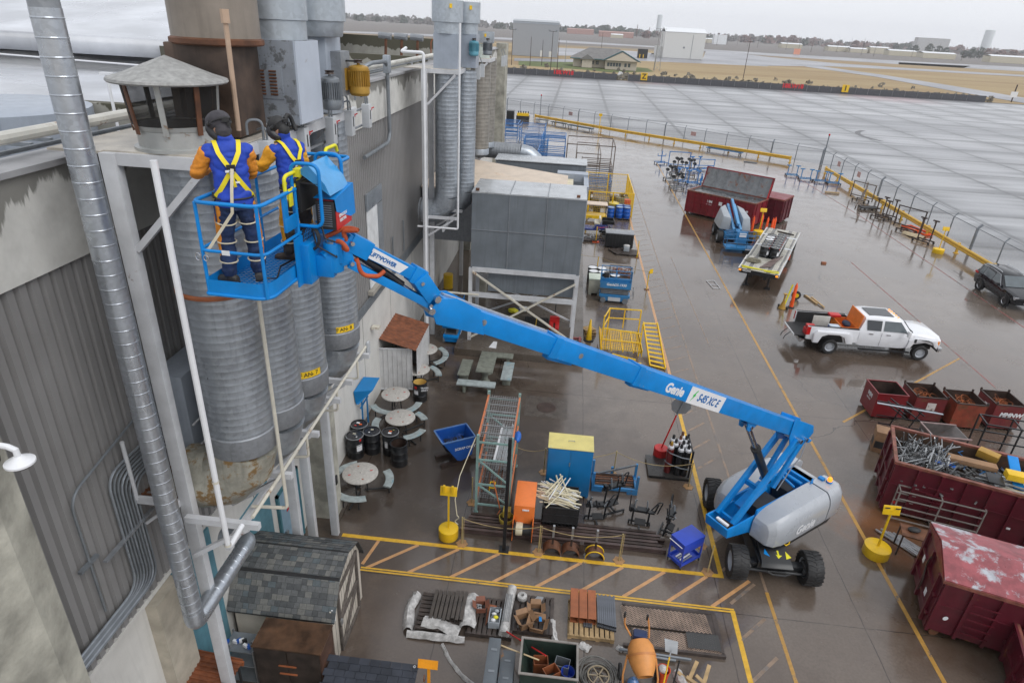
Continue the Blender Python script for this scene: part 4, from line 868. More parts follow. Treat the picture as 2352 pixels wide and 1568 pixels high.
# lettering on the near face of the base tube
def face(s,v,off=.203): return L(s,off,zc(s))+bu*v
text('Genie',.31,face(5.66,-.02),-bd,bu,WHITEP,lift,shear=.12,bold=.012,sx=.95)
MB().quad(face(4.86,.2,.2055),face(4.82,-.21,.2055),face(3.5,-.21,.2055),face(3.5,.2,.2055)).B('white_sign_panel',WHITEP,lift)
text('S-85 XC E',.27,face(4.5,-.01,.208),-bd,bu,mat('sign blue',(.005,.12,.36),.4),lift,shear=.3,bold=.006,sx=.8)
mb=MB();b0=face(4.66,0,.209);mb.prism([(.06,.14),(-.05,-.01),(0,-.01),(-.06,-.15),(.07,.03),(.02,.03),(.09,.14)],0,.003,lambda a,b,c:b0-bd*a+bu*b+NV*c).B('bolt_symbol',mat('sign green',(.05,.5,.10),.4),lift)
for s in (10.35,8.2):
 mb=MB();mb.tube([face(s,.02,.14),face(s,.02,.165 if s>9 else .19)],.055,14);mb.B('pin_boss',STEEL,lift)
# tip bracket
mb=MB()
for n in (-.19,.165):
 pr=[(-1.0,-.17),(-.72,.2),(-.2,.25),(.1,.15),(.15,-.05),(-.05,-.24)]
 mb.prism(pr,n,n+.025,lambda a,b,c: L(11.15,0,zc(11.15))+bd*a+bu*b+NV*c)
mb.B('tip_plate',BLUE,lift,bevel=.006)
JT=V(L(11.23,0,10.40));JB=V(L(11.33,0,10.2))
mb=MB()
for P_ in (L(11.2,0,10.40),L(11.3,0,10.22)): mb.tube([P_-NV*.22,P_+NV*.22],.055,14)
mb.B('pivot_pin',CHR,lift)
# jib: upper box arm, lower bar and cylinder
j0=L(11.38,0,10.72);j1=L(12.5,0,11.46);jd=(j1-j0).normalized();ju=(Z-jd*jd.z).normalized()
MB().beam(j0,j1,.17,.19,up=ju).B('jib_upper_arm',BLUE,lift,bevel=.012)
for a_ in((j0-jd*.02,j0+jd*.2),(j1-jd*.38,j1-jd*.05)): MB().beam(*a_,.22,.26,up=ju).B('jib_end_plate',BLUE,lift,bevel=.012)
MB().beam(L(11.22,0,10.40),j0+jd*.08,.3,.26).B('jib_knuckle',BLUE,lift,bevel=.02)
for n in(-.1,.1): MB().beam(L(11.3,n,10.3),L(12.5,n,11.14),.05,.12,up=ju).B('jib_lower_bar',BLUE,lift,bevel=.006)
mb=MB();q0=L(12.42,0,11.3);q1=L(11.35,0,10.35);mb.tube([q0,q0.lerp(q1,.68)],.06,14).B('jib_cylinder',BLACK,lift)
MB().tube([q0.lerp(q1,.66),q1],.03,12).B('jib_cylinder_rod',CHR,lift)
def jf(t,v,off): return j0+jd*t+ju*v+NV*off
L_=(j1-j0).length
MB().quad(jf(L_*.24,.06,.0875),jf(L_*.3,-.08,.0875),jf(L_*.72,-.085,.0875),jf(L_*.8,.075,.0875)).B('white_sign_panel',WHITEP,lift)
text('LIFT^POWER',.085,jf(L_*.72,-.01,.089),-jd,ju,MATS['sign blue'],lift,shear=.15,bold=.003,sx=.92)
mb=MB()
for c in (jf(L_-.05,0,.12),L(12.48,.12,11.15),jf(0.02,-.06,.13),L(11.3,.13,10.3)): mb.tube([c,c+NV*.05],.03,10)
mb.B('link_pin',CHR,lift)
# rotator
rc_=L(12.68,0,11.24)
MB().tube([rc_-Z*.2,rc_+Z*.2],.13,22).beam(L(12.45,0,11.3),rc_+Z*.02,.2,.32).B('rotator',BLUE,lift,bevel=.008)
MB().tube([rc_+Z*.2,rc_+Z*.23],.09,16).B('rotator_cap',STEEL,lift)
# platform (basket)
BV=V((.045,.999,0));BW=V((.999,-.045,0));B0=V((-4.30,6.93,11.08))
BL,BWD=2.42,.82
def B(a,b,z): return B0+BW*a+BV*b+Z*z      # a across (0..0.82 outward), b along (0..2.42), z above the floor
def BX(mb,a0,a1,b0,b1,z0,z1): return mb.hexa([B(a0,b0,z0),B(a1,b0,z0),B(a1,b1,z0),B(a0,b1,z0)],[B(a0,b0,z1),B(a1,b0,z1),B(a1,b1,z1),B(a0,b1,z1)])
mb=MB();BX(mb,.85,.97,.85,1.4,-.15,.4);BX(mb,.97,1.2,1.04,1.18,-.1,.2);mb.beam(B(1.1,1.1,.1),rc_,.12,.3).B('platform_mount',BLUE,lift,bevel=.012)
mb=MB();BX(mb,.84,.86,.72,.95,-.15,.5);mb.B('mount_plate',BLUE,lift)
mb=MB()
for k in range(40): b_a=.03+k*(BL-.06)/39;BX(mb,.02,BWD-.02,b_a,b_a+.012,-.015,.0)
for k in range(12): a=.03+k*(BWD-.07)/11;BX(mb,a,a+.012,.02,BL-.02,-.028,-.016)
mb.B('floor_grating',BLUE,lift)
mb=MB()   # toe boards
rc2=.16
def rrect(z,ins=0,n=5):
 pts=[]
 for (ca,cb,t0) in ((BWD-rc2,rc2,-PI/2),(BWD-rc2,BL-rc2,0),(rc2,BL-rc2,PI/2),(.05,.05,PI)):
  rr=rc2 if ca!=.05 else .05
  for i in range(n+1):
   t=t0+PI/2*i/n;pts.append(B(ca+(rr-ins)*cos(t),cb+(rr-ins)*sin(t),z))
 return pts
a=rrect(-.03);b=rrect(.15);n=len(a);mb.add(a+b,[(i,(i+1)%n,n+(i+1)%n,n+i) for i in range(n)])
a2=rrect(-.03,.006);b2=rrect(.15,.006);mb.add(a2+b2,[(i,(i+1)%n,n+(i+1)%n,n+i) for i in range(n)]).B('toe_board',BLUE,lift,smooth=40)
MB().tube(rrect(-.04),.024,8,closed=True).B('floor_rail',BLUE,lift,smooth=60)
def railpts(z): # open near the control side
 p=rrect(z);return p
allp=rrect(1.1)
# top rail: near part of the platform up to the entry gate, far part by the control box
top=[B(.03,.75,1.1),B(.03,.05,1.1)]
pth=fillet([B(.02,.62,1.1),B(.0,.0,1.1),B(BWD,.0,1.1),B(BWD,.95,1.1)],.15,5)
MB().tube(pth,.024,10).B('top_rail',BLUE,lift,smooth=60)
pth=fillet([B(.0,.9,.52),B(.0,.0,.52),B(BWD,.0,.52),B(BWD,1.05,.52)],.13,5)
MB().tube(pth,.021,8).B('mid_rail',BLUE,lift,smooth=60)
pth=fillet([B(.0,.95,1.1),B(.0,BL,1.1),B(BWD,BL,1.1),B(BWD,1.5,1.1)],.15,5)
MB().tube(pth,.024,10).B('top_rail',BLUE,lift,smooth=60)
pth=fillet([B(.0,.9,.52),B(.0,BL,.52),B(BWD,BL,.52),B(BWD,1.5,.52)],.13,5)
MB().tube(pth,.021,8).B('mid_rail',BLUE,lift,smooth=60)
for (a,b) in ((.03,.02),(BWD-.04,.02),(.0,.62),(.0,1.5),(BWD,.93),(BWD,1.55),(.02,BL-.03),(BWD-.04,BL-.03)):
 MB().tube([B(a,b,-.04),B(a,b,1.1)],.022,8).B('rail_post',BLUE,lift)
# mesh side panel and step box
mb=MB()
for k in range(9): mb.tube([B(BWD,.98+k*.05,.08),B(BWD,.98+k*.05,.52)],.006,4)
for k in range(9): mb.tube([B(BWD,.98,.08+k*.055),B(BWD,1.4,.08+k*.055)],.006,4)
mb.B('mesh_panel',BLUE,lift)
mb=MB();BX(mb,BWD-.01,BWD,.96,1.45,.0,.25);mb.B('kick_plate',GREYD,lift)
# raised tube guards round the controls
for b_s in (.98,1.72):
 MB().tube(fillet([B(BWD-.05,b_s,.5),B(BWD-.05,b_s,1.42),B(BWD+.32,b_s,1.42),B(BWD+.32,b_s,.62),B(BWD-.05,b_s,.62)],.12,5),.024,10).B('control_guard',BLUE,lift,smooth=60)
MB().tube(fillet([B(.35,1.75,1.32),B(.35,2.1,1.32),B(BWD+.3,2.1,1.32),B(BWD+.3,1.75,1.32)],.1,5),.024,10).B('control_guard',BLUE,lift,smooth=60)
# control box lid, box, welder
mb=MB()
def q(a,b,z): return B(a,b,z)
mb.add([q(BWD+.0,1.05,1.30),q(BWD+.0,1.68,1.30),q(BWD+.14,1.68,1.40),q(BWD+.14,1.05,1.40),q(BWD+.36,1.68,1.16),q(BWD+.36,1.05,1.16),q(BWD+.42,1.68,1.02),q(BWD+.42,1.05,1.02)],[(0,1,2,3),(3,2,4,5),(5,4,6,7),(0,3,5,7),(1,6,4,2)]).B('control_box_lid',mat('sky blue lid',(.05,.30,.62),.35,coat=.3),lift)
mb=MB();BX(mb,BWD-.02,BWD+.03,1.02,1.65,.78,1.18);BX(mb,BWD-.12,BWD+.3,1.05,1.6,1.14,1.17);mb.B('control_panel',BLACKM,lift,bevel=.01)
mb=MB()
for b in(1.15,1.3,1.45): mb.tube([B(BWD-.05,b,1.17),B(BWD-.05,b,1.25)],.014,6);mb.ell(B(BWD-.05,b,1.26),.025,.025,.03,8,5)
mb.B('joystick',BLACK,lift)
MB().ell(B(BWD-.05,1.52,1.21),.028,.028,.02,8,5).B('stop_button',REDP,lift)
mb=MB();BX(mb,BWD+.18,BWD+.44,1.1,1.66,.55,.93);mb.B('welder_case',BLACKM,lift,bevel=.02)
mb=MB();BX(mb,BWD+.445,BWD+.455,1.12,1.64,.55,.8);BX(mb,BWD+.2,BWD+.42,1.12,1.3,.935,.945);mb.B('welder_panel',REDP,lift)
text('LINCOLN',.06,B(BWD+.459,1.2,.72),BV,Z,WHITEP,lift,bold=.002);text('ELECTRIC',.05,B(BWD+.459,1.22,.655),BV,Z,WHITEP,lift,bold=.002)
mb=MB()
for k in range(10): BX(mb,BWD+.22,BWD+.4,1.095,1.1,.6+k*.03,.612+k*.03)
mb.B('cooling_slots',COND,lift)
MB().add([B(BWD+.46,1.08,.97),B(BWD+.46,1.75,1.05),B(BWD+.46,1.78,.62),B(BWD+.46,1.6,.62),B(BWD+.46,1.12,.8),B(BWD+.17,1.08,.97),B(BWD+.17,1.75,1.05),B(BWD+.47,1.08,.97)],[(0,1,2,3,4),(0,1,6,5)]).B('welder_bracket',BLUE,lift)
mb=MB();BX(mb,BWD+.3,BWD+.5,1.1,1.5,.1,.42);mb.B('mount_plate',BLUE,lift)
# hoses
HOSE=mat('orange hose sleeve',(.42,.075,.02),.7,v=.2,bump=.4)
P=rc_
for k,pts in enumerate(([B(BWD+.25,1.2,.42),B(BWD+.5,1.3,.55),B(BWD+.75,1.2,.55),L(12.55,.05,11.6),L(12.5,.05,11.45)],[B(BWD+.25,1.2,.32),B(BWD+.5,1.1,.42),B(BWD+.62,1.05,.3),L(12.6,.1,11.4)],[L(12.4,.1,11.2),L(12.35,.13,10.95),L(12.1,.13,10.9),L(12.0,.1,10.95)])):
 MB().tube(fillet(pts,.15,5),.032,10).B('hose_sleeve',HOSE,lift,smooth=60)
mb=MB().tube([B(BWD+.1,1.02+.0,.45+.0)+BV*(.14*cos(t))*0+BW*(.14*cos(t))+Z*(.17*sin(t)) for t in [k*.35 for k in range(18)]],.016,6,closed=True).tube([B(BWD+.12,1.0,.45)+BW*(.11*cos(t))+Z*(.15*sin(t)) for t in [k*.35 for k in range(18)]],.014,6,closed=True)
mb.tube([B(.7,1.3,.12),B(.5,.95,.03),B(.65,.55,.02),B(.45,.5,.02),B(.3,.9,.02)],.012,6).tube([B(BWD+.1,1.1,.6),B(BWD+.2,1.0,.35),B(BWD+.45,1.05,.2),P+Z*.1],.012,6).tube([B(BWD+.2,1.15,.7),B(BWD+.3,1.05,.45),B(BWD+.5,1.15,.35)],.014,6).B('cable',BLACKM,lift,smooth=60)
# yellow swing handle and latch
mb=MB().tube(fillet([B(BWD-.02,.72,1.02),B(BWD-.02,.72,1.27),B(BWD-.02,.78,1.3),B(BWD-.02,1.1,1.3)],.07,5),.024,10);BX(mb,BWD-.05,BWD+.05,1.0,1.16,1.24,1.33);mb.B('yellow_handle',YELP,lift,smooth=60)
MB().tube(fillet([B(BWD+.1,1.72,1.4),B(BWD+.1,1.76,1.47),B(BWD+.1,2.1,1.47),B(BWD+.1,2.14,1.38)],.05,5),.024,10).B('yellow_handle',YELP,lift,smooth=60)
mb=MB();BX(mb,BWD-.03,BWD+.0,.6,.72,.62,1.12);BX(mb,BWD-.02,BWD+.01,.6,.95,.62,.8);mb.B('gate_plate',BLUE,lift,bevel=.01)
mb=MB();BX(mb,BWD+.0,BWD+.02,.74,.84,.92,1.14);mb.B('latch_plate',YELP,lift,bevel=.008)
mb=MB();BX(mb,.3,.36,-.025,-.02,.49,.55);BX(mb,.35,.4,-.026,-.021,.49,.55);mb.B('rail_sticker',WHITEP,lift)
# PEOPLE
def loft(mb,secs,n=16):
 """secs: (centre, a-axis vector, b-axis vector)"""
 vs=[]
 for c,a,b in secs:
  c=V(c);a=V(a);b=V(b)
  for k in range(n):
   t=2*PI*k/n;ct,st=cos(t),sin(t);e=.85
   vs.append(c+a*(abs(ct)**e*(1 if ct>=0 else -1))+b*(abs(st)**e*(1 if st>=0 else -1)))
 m=len(secs);fs=[(i*n+k,i*n+(k+1)%n,(i+1)*n+(k+1)%n,(i+1)*n+k) for i in range(m-1) for k in range(n)]+[tuple(reversed(range(n))),tuple((m-1)*n+k for k in range(n))]
 return mb.add(vs,fs)
def organic(mb,name,mt,parent,vox=.012,sm=6,fold=0,seed=0,local=True):
 """fuse overlapping forms into one continuous skin"""
 me=bpy.data.meshes.new(name);me.from_pydata([tuple(v) for v in mb.v],[],mb.f);me.update()
 bm=bmesh.new();bm.from_mesh(me);bmesh.ops.recalc_face_normals(bm,faces=bm.faces);bm.to_mesh(me);bm.free()
 o=bpy.data.objects.new(name+'_tmp',me);col.objects.link(o)
 md=o.modifiers.new('r','REMESH');md.mode='VOXEL';md.voxel_size=vox;md.use_smooth_shade=True
 if sm: s=o.modifiers.new('s','SMOOTH');s.iterations=sm;s.factor=.5
 dg=bpy.context.evaluated_depsgraph_get();dg.update();e=bpy.data.meshes.new_from_object(o.evaluated_get(dg));bpy.data.objects.remove(o)
 if fold:
  nn=[v.normal.copy() for v in e.vertices]
  for v,nr in zip(e.vertices,nn):
   p=v.co;d=abs(noise.noise(V((p.x*5+seed,p.y*5+p.z*3,p.z*11))))-.2+.22*noise.noise(V((p.x*14,p.y*14+seed,p.z*18)));v.co=p+nr*d*fold
 e.materials.clear();e.materials.append(mt);e.update()
 for p_ in e.polygons: p_.use_smooth=True
 e.name=name;q_=bpy.data.objects.new(name,e);col.objects.link(q_);q_.parent=parent;return q_
SKIN=mat('skin',(.45,.26,.18),.5,v=.05)
DENIM=mat('dark denim',(.012,.028,.085),.75,v=.35,sc_=9,bump=.3)
DARKT=mat('charcoal trousers',(.045,.038,.034),.75,v=.3,sc_=8,bump=.3)
JBLUE=mat('royal blue jacket',(.014,.055,.42),.7,v=.12,sc_=6,bump=.15)
LEATH=mat('orange leather',(.66,.24,.02),.65,v=.18,sc_=9,bump=.25)
LEATH2=mat('golden leather',(.72,.33,.015),.65,v=.18,sc_=9,bump=.25)
BOOT=mat('brown boot leather',(.055,.038,.028),.6,v=.3,bump=.3)
BOOT2=mat('worn black boot',(.05,.047,.043),.6,v=.3,bump=.3)
HOODM=mat('welding hood shell',(.022,.022,.026),.35,v=.2)
CAPM=mat('dark grey cap cloth',(.055,.052,.06),.85,v=.2,sc_=10,bump=.2)
WEB=mat('harness web yellow',(.80,.66,.02),.6,v=.06)
STRAP=mat('cream strap',(.62,.56,.42),.7,v=.1)
def hand(parent,W_,F,Up,sgn,mt,curl=.9):
 """gloved hand: palm, four bent fingers, thumb. W_ wrist, F forward, Up back-of-hand normal"""
 F=V(F).normalized();Up=V(Up);Up=(Up-F*Up.dot(F)).normalized();S=F.cross(Up)*sgn;mb=MB();W_=V(W_)
 loft(mb,[(W_-F*.03,S*.03,Up*.022),(W_+F*.02,S*.036,Up*.02),(W_+F*.06,S*.044,Up*.019),(W_+F*.095,S*.042,Up*.016)],12)
 for i,(off,ln) in enumerate(((.032,.075),(.011,.085),(-.011,.08),(-.031,.062))):
  b=W_+F*.09+S*off;d=F;pts=[b-F*.02,b]
  for j in range(3):
   ang=curl*(j+1)*.42;dd=F*cos(ang)-Up*sin(ang);b=b+dd*ln/3;pts.append(b)
  mb.tube(pts,[.0105,.0105,.010,.0095,.0085],8)
 b=W_+F*.03+S*.035;pts=[b-S*.015,b,b+(S*.6+F*.8-Up*.2).normalized()*.035,b+(S*.45+F*.9-Up*.5).normalized()*.06];mb.tube(pts,[.013,.013,.012,.010],8)
 return organic(mb,'glove',mt,parent,.0055,2)
def strap(parent,pts,w_,mt,nrm,name='strap',th=.006):
 """flat webbing following points; nrm gives the outward direction at each point"""
 mb=MB();P=[V(p) for p in pts];n=len(P);vs=[]
 for i in range(n):
  d=(P[min(i+1,n-1)]-P[max(i-1,0)]).normalized();o=V(nrm(P[i]) if callable(nrm) else nrm).normalized();s=d.cross(o).normalized()*w_/2
  vs+=[P[i]-s,P[i]+s,P[i]+s+o*th,P[i]-s+o*th]
 fs=[]
 for i in range(n-1):
  for k in range(4): fs.append((i*4+k,i*4+(k+1)%4,(i+1)*4+(k+1)%4,(i+1)*4+k))
 fs+=[(0,3,2,1),tuple((n-1)*4+k for k in range(4))]
 mb.add(vs,fs);return mb.B(name,mt,parent,local=True,smooth=50)
def person(label,foot,yaw,H_,pose,trouser,sleeve,boot,cap,seed):
 """local frame: x right, y forward (the way the person faces), z up; yaw turns y"""
 t=thing('person',label,'person',foot,yaw);k=H_/1.8
 def v(x,y,z): return V((x*k,y*k,z*k))
 lean=pose.get('lean',0);head_dx,head_dy=pose.get('head',(0,.04))
 HL,HR=v(-.09,0,.92),v(.09,0,.92)
 KL,KR=v(*pose['kneeL']),v(*pose['kneeR']);AL,AR=v(*pose['ankL']),v(*pose['ankR'])
 tw=lean
 SH=v(0,.02+tw,1.46);SL,SR=v(-.175,.02+tw,1.43),v(.175,.02+tw,1.43)
 EL,ER=v(*pose['elbL']),v(*pose['elbR']);WL_,WR_=v(*pose['wriL']),v(*pose['wriR'])
 hc=v(head_dx,head_dy+tw,1.66);X=V((1,0,0));Y=V((0,1,0))
 # body (one continuous surface under the clothes)
 mb=MB();loft(mb,[(v(0,0,.84),X*.13*k,Y*.10*k),(v(0,0,.95),X*.15*k,Y*.11*k),(v(0,.01,1.1),X*.125*k,Y*.095*k),(v(0,.01+tw*.6,1.3),X*.155*k,Y*.11*k),(v(0,.01+tw,1.43),X*.15*k,Y*.09*k),(v(0,.02+tw,1.5),X*.06*k,Y*.06*k),(v(head_dx*.5,head_dy*.6+tw,1.57),X*.055*k,Y*.058*k)])
 for h_,kn,an in((HL,KL,AL),(HR,KR,AR)): mb.tube([h_,h_.lerp(kn,.5),kn,kn.lerp(an,.4),an,an+v(0,.12,-.05)],[.08*k,.07*k,.052*k,.052*k,.038*k,.035*k],12)
 for s_,e_,w_ in((SL,EL,WL_),(SR,ER,WR_)): mb.tube([s_.lerp(SH,.4),s_,s_.lerp(e_,.5),e_,e_.lerp(w_,.5),w_],[.055*k,.052*k,.045*k,.038*k,.033*k,.026*k],12)
 mb.ell(hc,.078*k,.097*k,.12*k,18,12).ell(hc+v(0,.1,-.015),.014*k,.02*k,.024*k,8,6).ell(hc+v(0,.03,-.07),.055*k,.06*k,.05*k,12,8)
 for sx_ in(-1,1): mb.ell(hc+v(sx_*.08,0,0),.012*k,.02*k,.03*k,8,6)
 body=organic(mb,'body',SKIN,t,.011,3)
 # trousers
 mb=MB();loft(mb,[(v(0,0,.82),X*.15*k,Y*.125*k),(v(0,0,.92),X*.172*k,Y*.135*k),(v(0,0,1.06),X*.155*k,Y*.12*k)])
 for h_,kn,an in((HL,KL,AL),(HR,KR,AR)): mb.tube([h_+v(0,0,-.0),h_.lerp(kn,.45),kn,kn.lerp(an,.35),an+v(0,0,.06),an+v(0,.01,.0)],[.108*k,.098*k,.082*k,.084*k,.078*k,.074*k],14)
 tr=organic(mb,'trousers',trouser,t,.011,3,.026,seed)
 # leather chaps behind the legs
 mb=MB()
 for h_,kn,an,sx_ in((HL,KL,AL,-1),(HR,KR,AR,1)):
  for (pp,rr) in ((h_.lerp(kn,.1),.1),): pass
  P=[h_+v(sx_*.05,-.02,-.02),h_.lerp(kn,.5)+v(sx_*.055,-.01,0),kn+v(sx_*.04,.0,0),kn.lerp(an,.6)+v(sx_*.035,.0,0)]
  mb.tube(P,[.06*k,.062*k,.06*k,.05*k],10)
 organic(mb,'leather_chaps',sleeve,t,.012,3,.008,seed+3)
 for kn,an,h_ in((KL,AL,HL),(KR,AR,HR)):
  for f_,c_,r_ in ((.55,(h_,kn),.108),(.1,(kn,an),.098),(.62,(kn,an),.092)):
   c=c_[0].lerp(c_[1],f_);dr=(c_[1]-c_[0]).normalized();a=dr.cross(Y).normalized();b=dr.cross(a);pts=[c+a*(r_*k*cos(u))+b*(r_*k*sin(u))-Z*.015*sin(u) for u in [i*2*PI/16 for i in range(16)]]
   MB().tube(pts,.009,5,closed=True).B('leg_strap',STRAP,tr,local=True)
 # boots
 for an,yw in((AL,pose.get('toeL',.1)),(AR,pose.get('toeR',-.1))):
  f=V((-sin(yw),cos(yw),0));s_=V((f.y,-f.x,0));mb=MB();z0=.0
  a0=V((an.x,an.y,0));zz=an.z-.09*k
  loft(mb,[(a0-f*.085*k+Z*(zz+.045),s_*.038*k,Z*.04*k),(a0-f*.05*k+Z*(zz+.055),s_*.046*k,Z*.052*k),(a0+f*.03*k+Z*(zz+.055),s_*.045*k,Z*.052*k),(a0+f*.12*k+Z*(zz+.042),s_*.053*k,Z*.04*k),(a0+f*.175*k+Z*(zz+.036),s_*.045*k,Z*.033*k),(a0+f*.205*k+Z*(zz+.03),s_*.025*k,Z*.022*k)],14)
  mb.tube([an+Z*.12*k,an,an-Z*.05*k],[.06*k,.055*k,.05*k],12)
  organic(mb,'boot',boot,t,.009,3)
  mb=MB();loft(mb,[(a0-f*.09*k+Z*(zz+.008),s_*.038*k,Z*.012),(a0+f*.0*k+Z*(zz+.008),s_*.044*k,Z*.012),(a0+f*.12*k+Z*(zz+.008),s_*.056*k,Z*.012),(a0+f*.21*k+Z*(zz+.01),s_*.025*k,Z*.01)],12);mb.B('boot_sole',BLACKM,t,local=True)
 # jacket: torso and high collar
 mb=MB();loft(mb,[(v(0,.0,.86),X*.185*k,Y*.14*k),(v(0,0,.96),X*.188*k,Y*.145*k),(v(0,.005+tw*.2,1.1),X*.172*k,Y*.13*k),(v(0,.01+tw*.5,1.25),X*.178*k,Y*.135*k),(v(0,.01+tw*.8,1.38),X*.185*k,Y*.13*k),(v(0,.015+tw,1.47),X*.165*k,Y*.11*k),(v(0,.02+tw,1.52),X*.075*k,Y*.08*k),(v(head_dx*.3,.03+tw,1.57),X*.068*k,Y*.074*k),(v(head_dx*.5,.035+tw,1.62),X*.066*k,Y*.072*k)],20)
 for s_,e_ in((SL,EL),(SR,ER)): mb.ell(s_+v(0,0,-.03),.078*k,.082*k,.085*k,12,8)
 jk=organic(mb,'jacket',JBLUE,t,.010,4,.03,seed+7)
 for nm,s_,e_,w_ in(('sleeve',SL,EL,WL_),('sleeve',SR,ER,WR_)):
  mb=MB();s2=s_.lerp(e_,.08);mb.tube([s2,s2.lerp(e_,.4),e_.lerp(s_,.12),e_.lerp(w_,.1),e_.lerp(w_,.6),w_],[.084*k,.08*k,.07*k,.066*k,.058*k,.05*k],14);organic(mb,nm,sleeve,t,.010,3,.028,seed+11)
 for s_,e_,w_,sg in((SL,EL,WL_,-1),(SR,ER,WR_,1)): hand(t,w_,(w_-e_),(Z if abs((w_-e_).normalized().z)<.8 else Y),sg,LEATH2)
 # harness: straps over both shoulders crossing on the back
 cz=1.27
 def back(x,z): # surface of the jacket back at x,z
  yy=.01+tw*(.5 if z<1.3 else .9);a_=.19 if z>1.15 else .19;b_=.138
  q=max(0,1-(x/a_)**2);return v(x,yy-b_*q**.5-.022,z)
 for sx_ in(-1,1):
  pts=[v(sx_*.10,.10+tw,1.40),v(sx_*.115,.06+tw,1.50),v(sx_*.115,.0+tw,1.515),v(sx_*.11,-.07+tw,1.49),back(sx_*.095,1.42),back(sx_*.06,1.35),back(sx_*.012,cz),back(-sx_*.03,1.2),back(-sx_*.08,1.12),back(-sx_*.13,1.04),v(-sx_*.18,-.05,.97),v(-sx_*.19,.03,.93)]
  strap(jk,pts,.045*k,WEB,lambda p:V((p.x*.6,-1 if p.y<.03 else .3,.25 if p.z<1.45*k else 1.2)),'harness_strap')
 mb=MB();c=back(0,cz)+V((0,-.012,0));mb.cbox(c,.085*k,.012,.07*k,rx=.1).B('harness_pad',BLACKM,jk,local=True)
 MB().tube([c+V((.026*cos(u),-.015,.03*sin(u)-.045)) for u in [i*PI/6 for i in range(12)]],.006,6,closed=True).tube([c+V((.016*cos(u),-.02,.028*sin(u)-.1)) for u in [i*PI/6 for i in range(12)]],.006,6,closed=True).B('ring',CHR,jk,local=True)
 MB().cbox(c+V((-.045,-.02,-.03)),.045,.006,.025,rz=.3).cbox(c+V((.05,-.02,-.16)),.05,.006,.022).B('tag',WHITEP,jk,local=True)
 strap(jk,[c+V((0,-.018,-.06)),c+V((.005,-.03,-.13)),back(.02,1.08)+V((0,-.015,0))],.03*k,WEB,(0,-1,0),'energy_absorber',.02)
 # belt with buckle tabs
 mb=MB();pts=[v(.192*cos(u),.148*sin(u),.95) for u in [i*2*PI/24 for i in range(24)]];mb.tube(pts,.012,6,closed=True).B('belt',BLACKM,jk,local=True)
 MB().cbox(v(-.2,-.03,.98),.02,.05,.07).B('buckle',BLACKM,jk,local=True);MB().box(*( -.215*k,-.2*k,-.045*k,-.01*k,.70*k,.9*k)).B('belt_tail',DENIM,jk,local=True)
 # head gear
 yh=pose.get('hyaw',0);ph=pose.get('hpitch',0);M=Matrix.Rotation(yh,3,'Z')@Matrix.Rotation(-ph,3,'X')
 def hp(x,y,z): return hc+M@(V((x,y,z))*k)
 mb=MB().ell(hp(0,-.005,.035),.105*k,.125*k,.10*k,20,12,M=M)
 mb.ell(hp(0,-.025,-.06),.08*k,.085*k,.09*k,14,8)
 if cap:   # soft cap over the hood
  mb.ell(hp(0,.01,.045),.12*k,.145*k,.10*k,18,10,M=M)
  organic(mb,'cap',CAPM,t,.009,3,.006,seed)
 else: organic(mb,'hood_liner',BLACKM,t,.009,3,.004,seed)
 mb=MB()   # mask shell: curved front plate in front of the face
 secs=[]
 for z,w_,y_ in((.09,.07,.10),(.05,.105,.135),(0,.115,.15),(-.06,.105,.145),(-.12,.075,.12),(-.15,.04,.10)):
  secs.append((hp(0,y_-.06,z),M@X*w_*k,M@Y*.065*k))
 loft(mb,secs,18);mb.ell(hp(0,.06,-.03),.09*k,.07*k,.1*k,14,10)
 organic(mb,'welding_mask',HOODM,t,.009,3)
 mb=MB()
 for sx_ in(-1,1):
  mb.tube([hp(sx_*.105,-.02,.02),hp(sx_*.115,.02,.02)],.022*k,10)
 mb.tube([hp(.1*cos(u),-.02+.12*sin(u),.02) for u in [PI+i*PI/10 for i in range(11)]],.01*k,6).cbox(hp(0,-.135,.0),.07*k,.03*k,.04*k).cbox(hp(.02,-.13,-.045),.03*k,.03*k,.04*k).B('headgear_band',BLACKM,t,local=True)
 MB().tube([hp(0,.125+.0,.02),hp(0,.128,.06)],.012,6).B('lens_frame',BLACK,t,local=True)
 if not cap:
  mb=MB();P=[hp(.05,-.12,.03),hp(.1,-.16,.06),hp(.15,-.14,.02),hp(.17,-.1,-.05),hp(.16,-.08,-.13)];mb.tube(fillet(P,.05,4),.026*k,10)
  mb.B('air_hose',BLACKM,t,local=True,smooth=60)
  MB().ell(hp(0,.0,.13),.05*k,.06*k,.02*k,10,6).B('filter_cap',BLACK,t,local=True)
 return t,v
F1=V((-3.98,7.32,11.09))
p1,v1=person('nearer worker in the basket, grey cap, orange sleeves and navy jeans',F1,R(32),2.05,
dict(lean=.03,head=(-.03,.05),hyaw=.45,hpitch=.5,kneeL=(-.13,.05,.50),kneeR=(.14,.04,.50),ankL=(-.15,-.0,.09),ankR=(.15,.02,.09),toeL=.9,toeR=-.2,
 elbL=(-.33,.12,1.17),elbR=(.22,.17,1.14),wriL=(-.2,.42,1.16),wriR=(.15,.38,1.08)),DENIM,LEATH,BOOT2,True,1)
F2=V((-3.64,8.3,11.09))
p2,v2=person('farther worker in the basket, bare black welding hood, golden sleeves and charcoal trousers',F2,R(58),1.9,
dict(lean=.07,head=(-.05,.07),hyaw=.45,hpitch=.7,kneeL=(-.12,.08,.50),kneeR=(.13,.02,.49),ankL=(-.13,.06,.09),ankR=(.14,-.04,.09),toeL=.6,toeR=.7,
 elbL=(-.30,.2,1.2),elbR=(.25,.10,1.14),wriL=(-.3,.48,1.2),wriR=(.2,.36,1.1)),DARKT,LEATH2,BOOT,False,5)
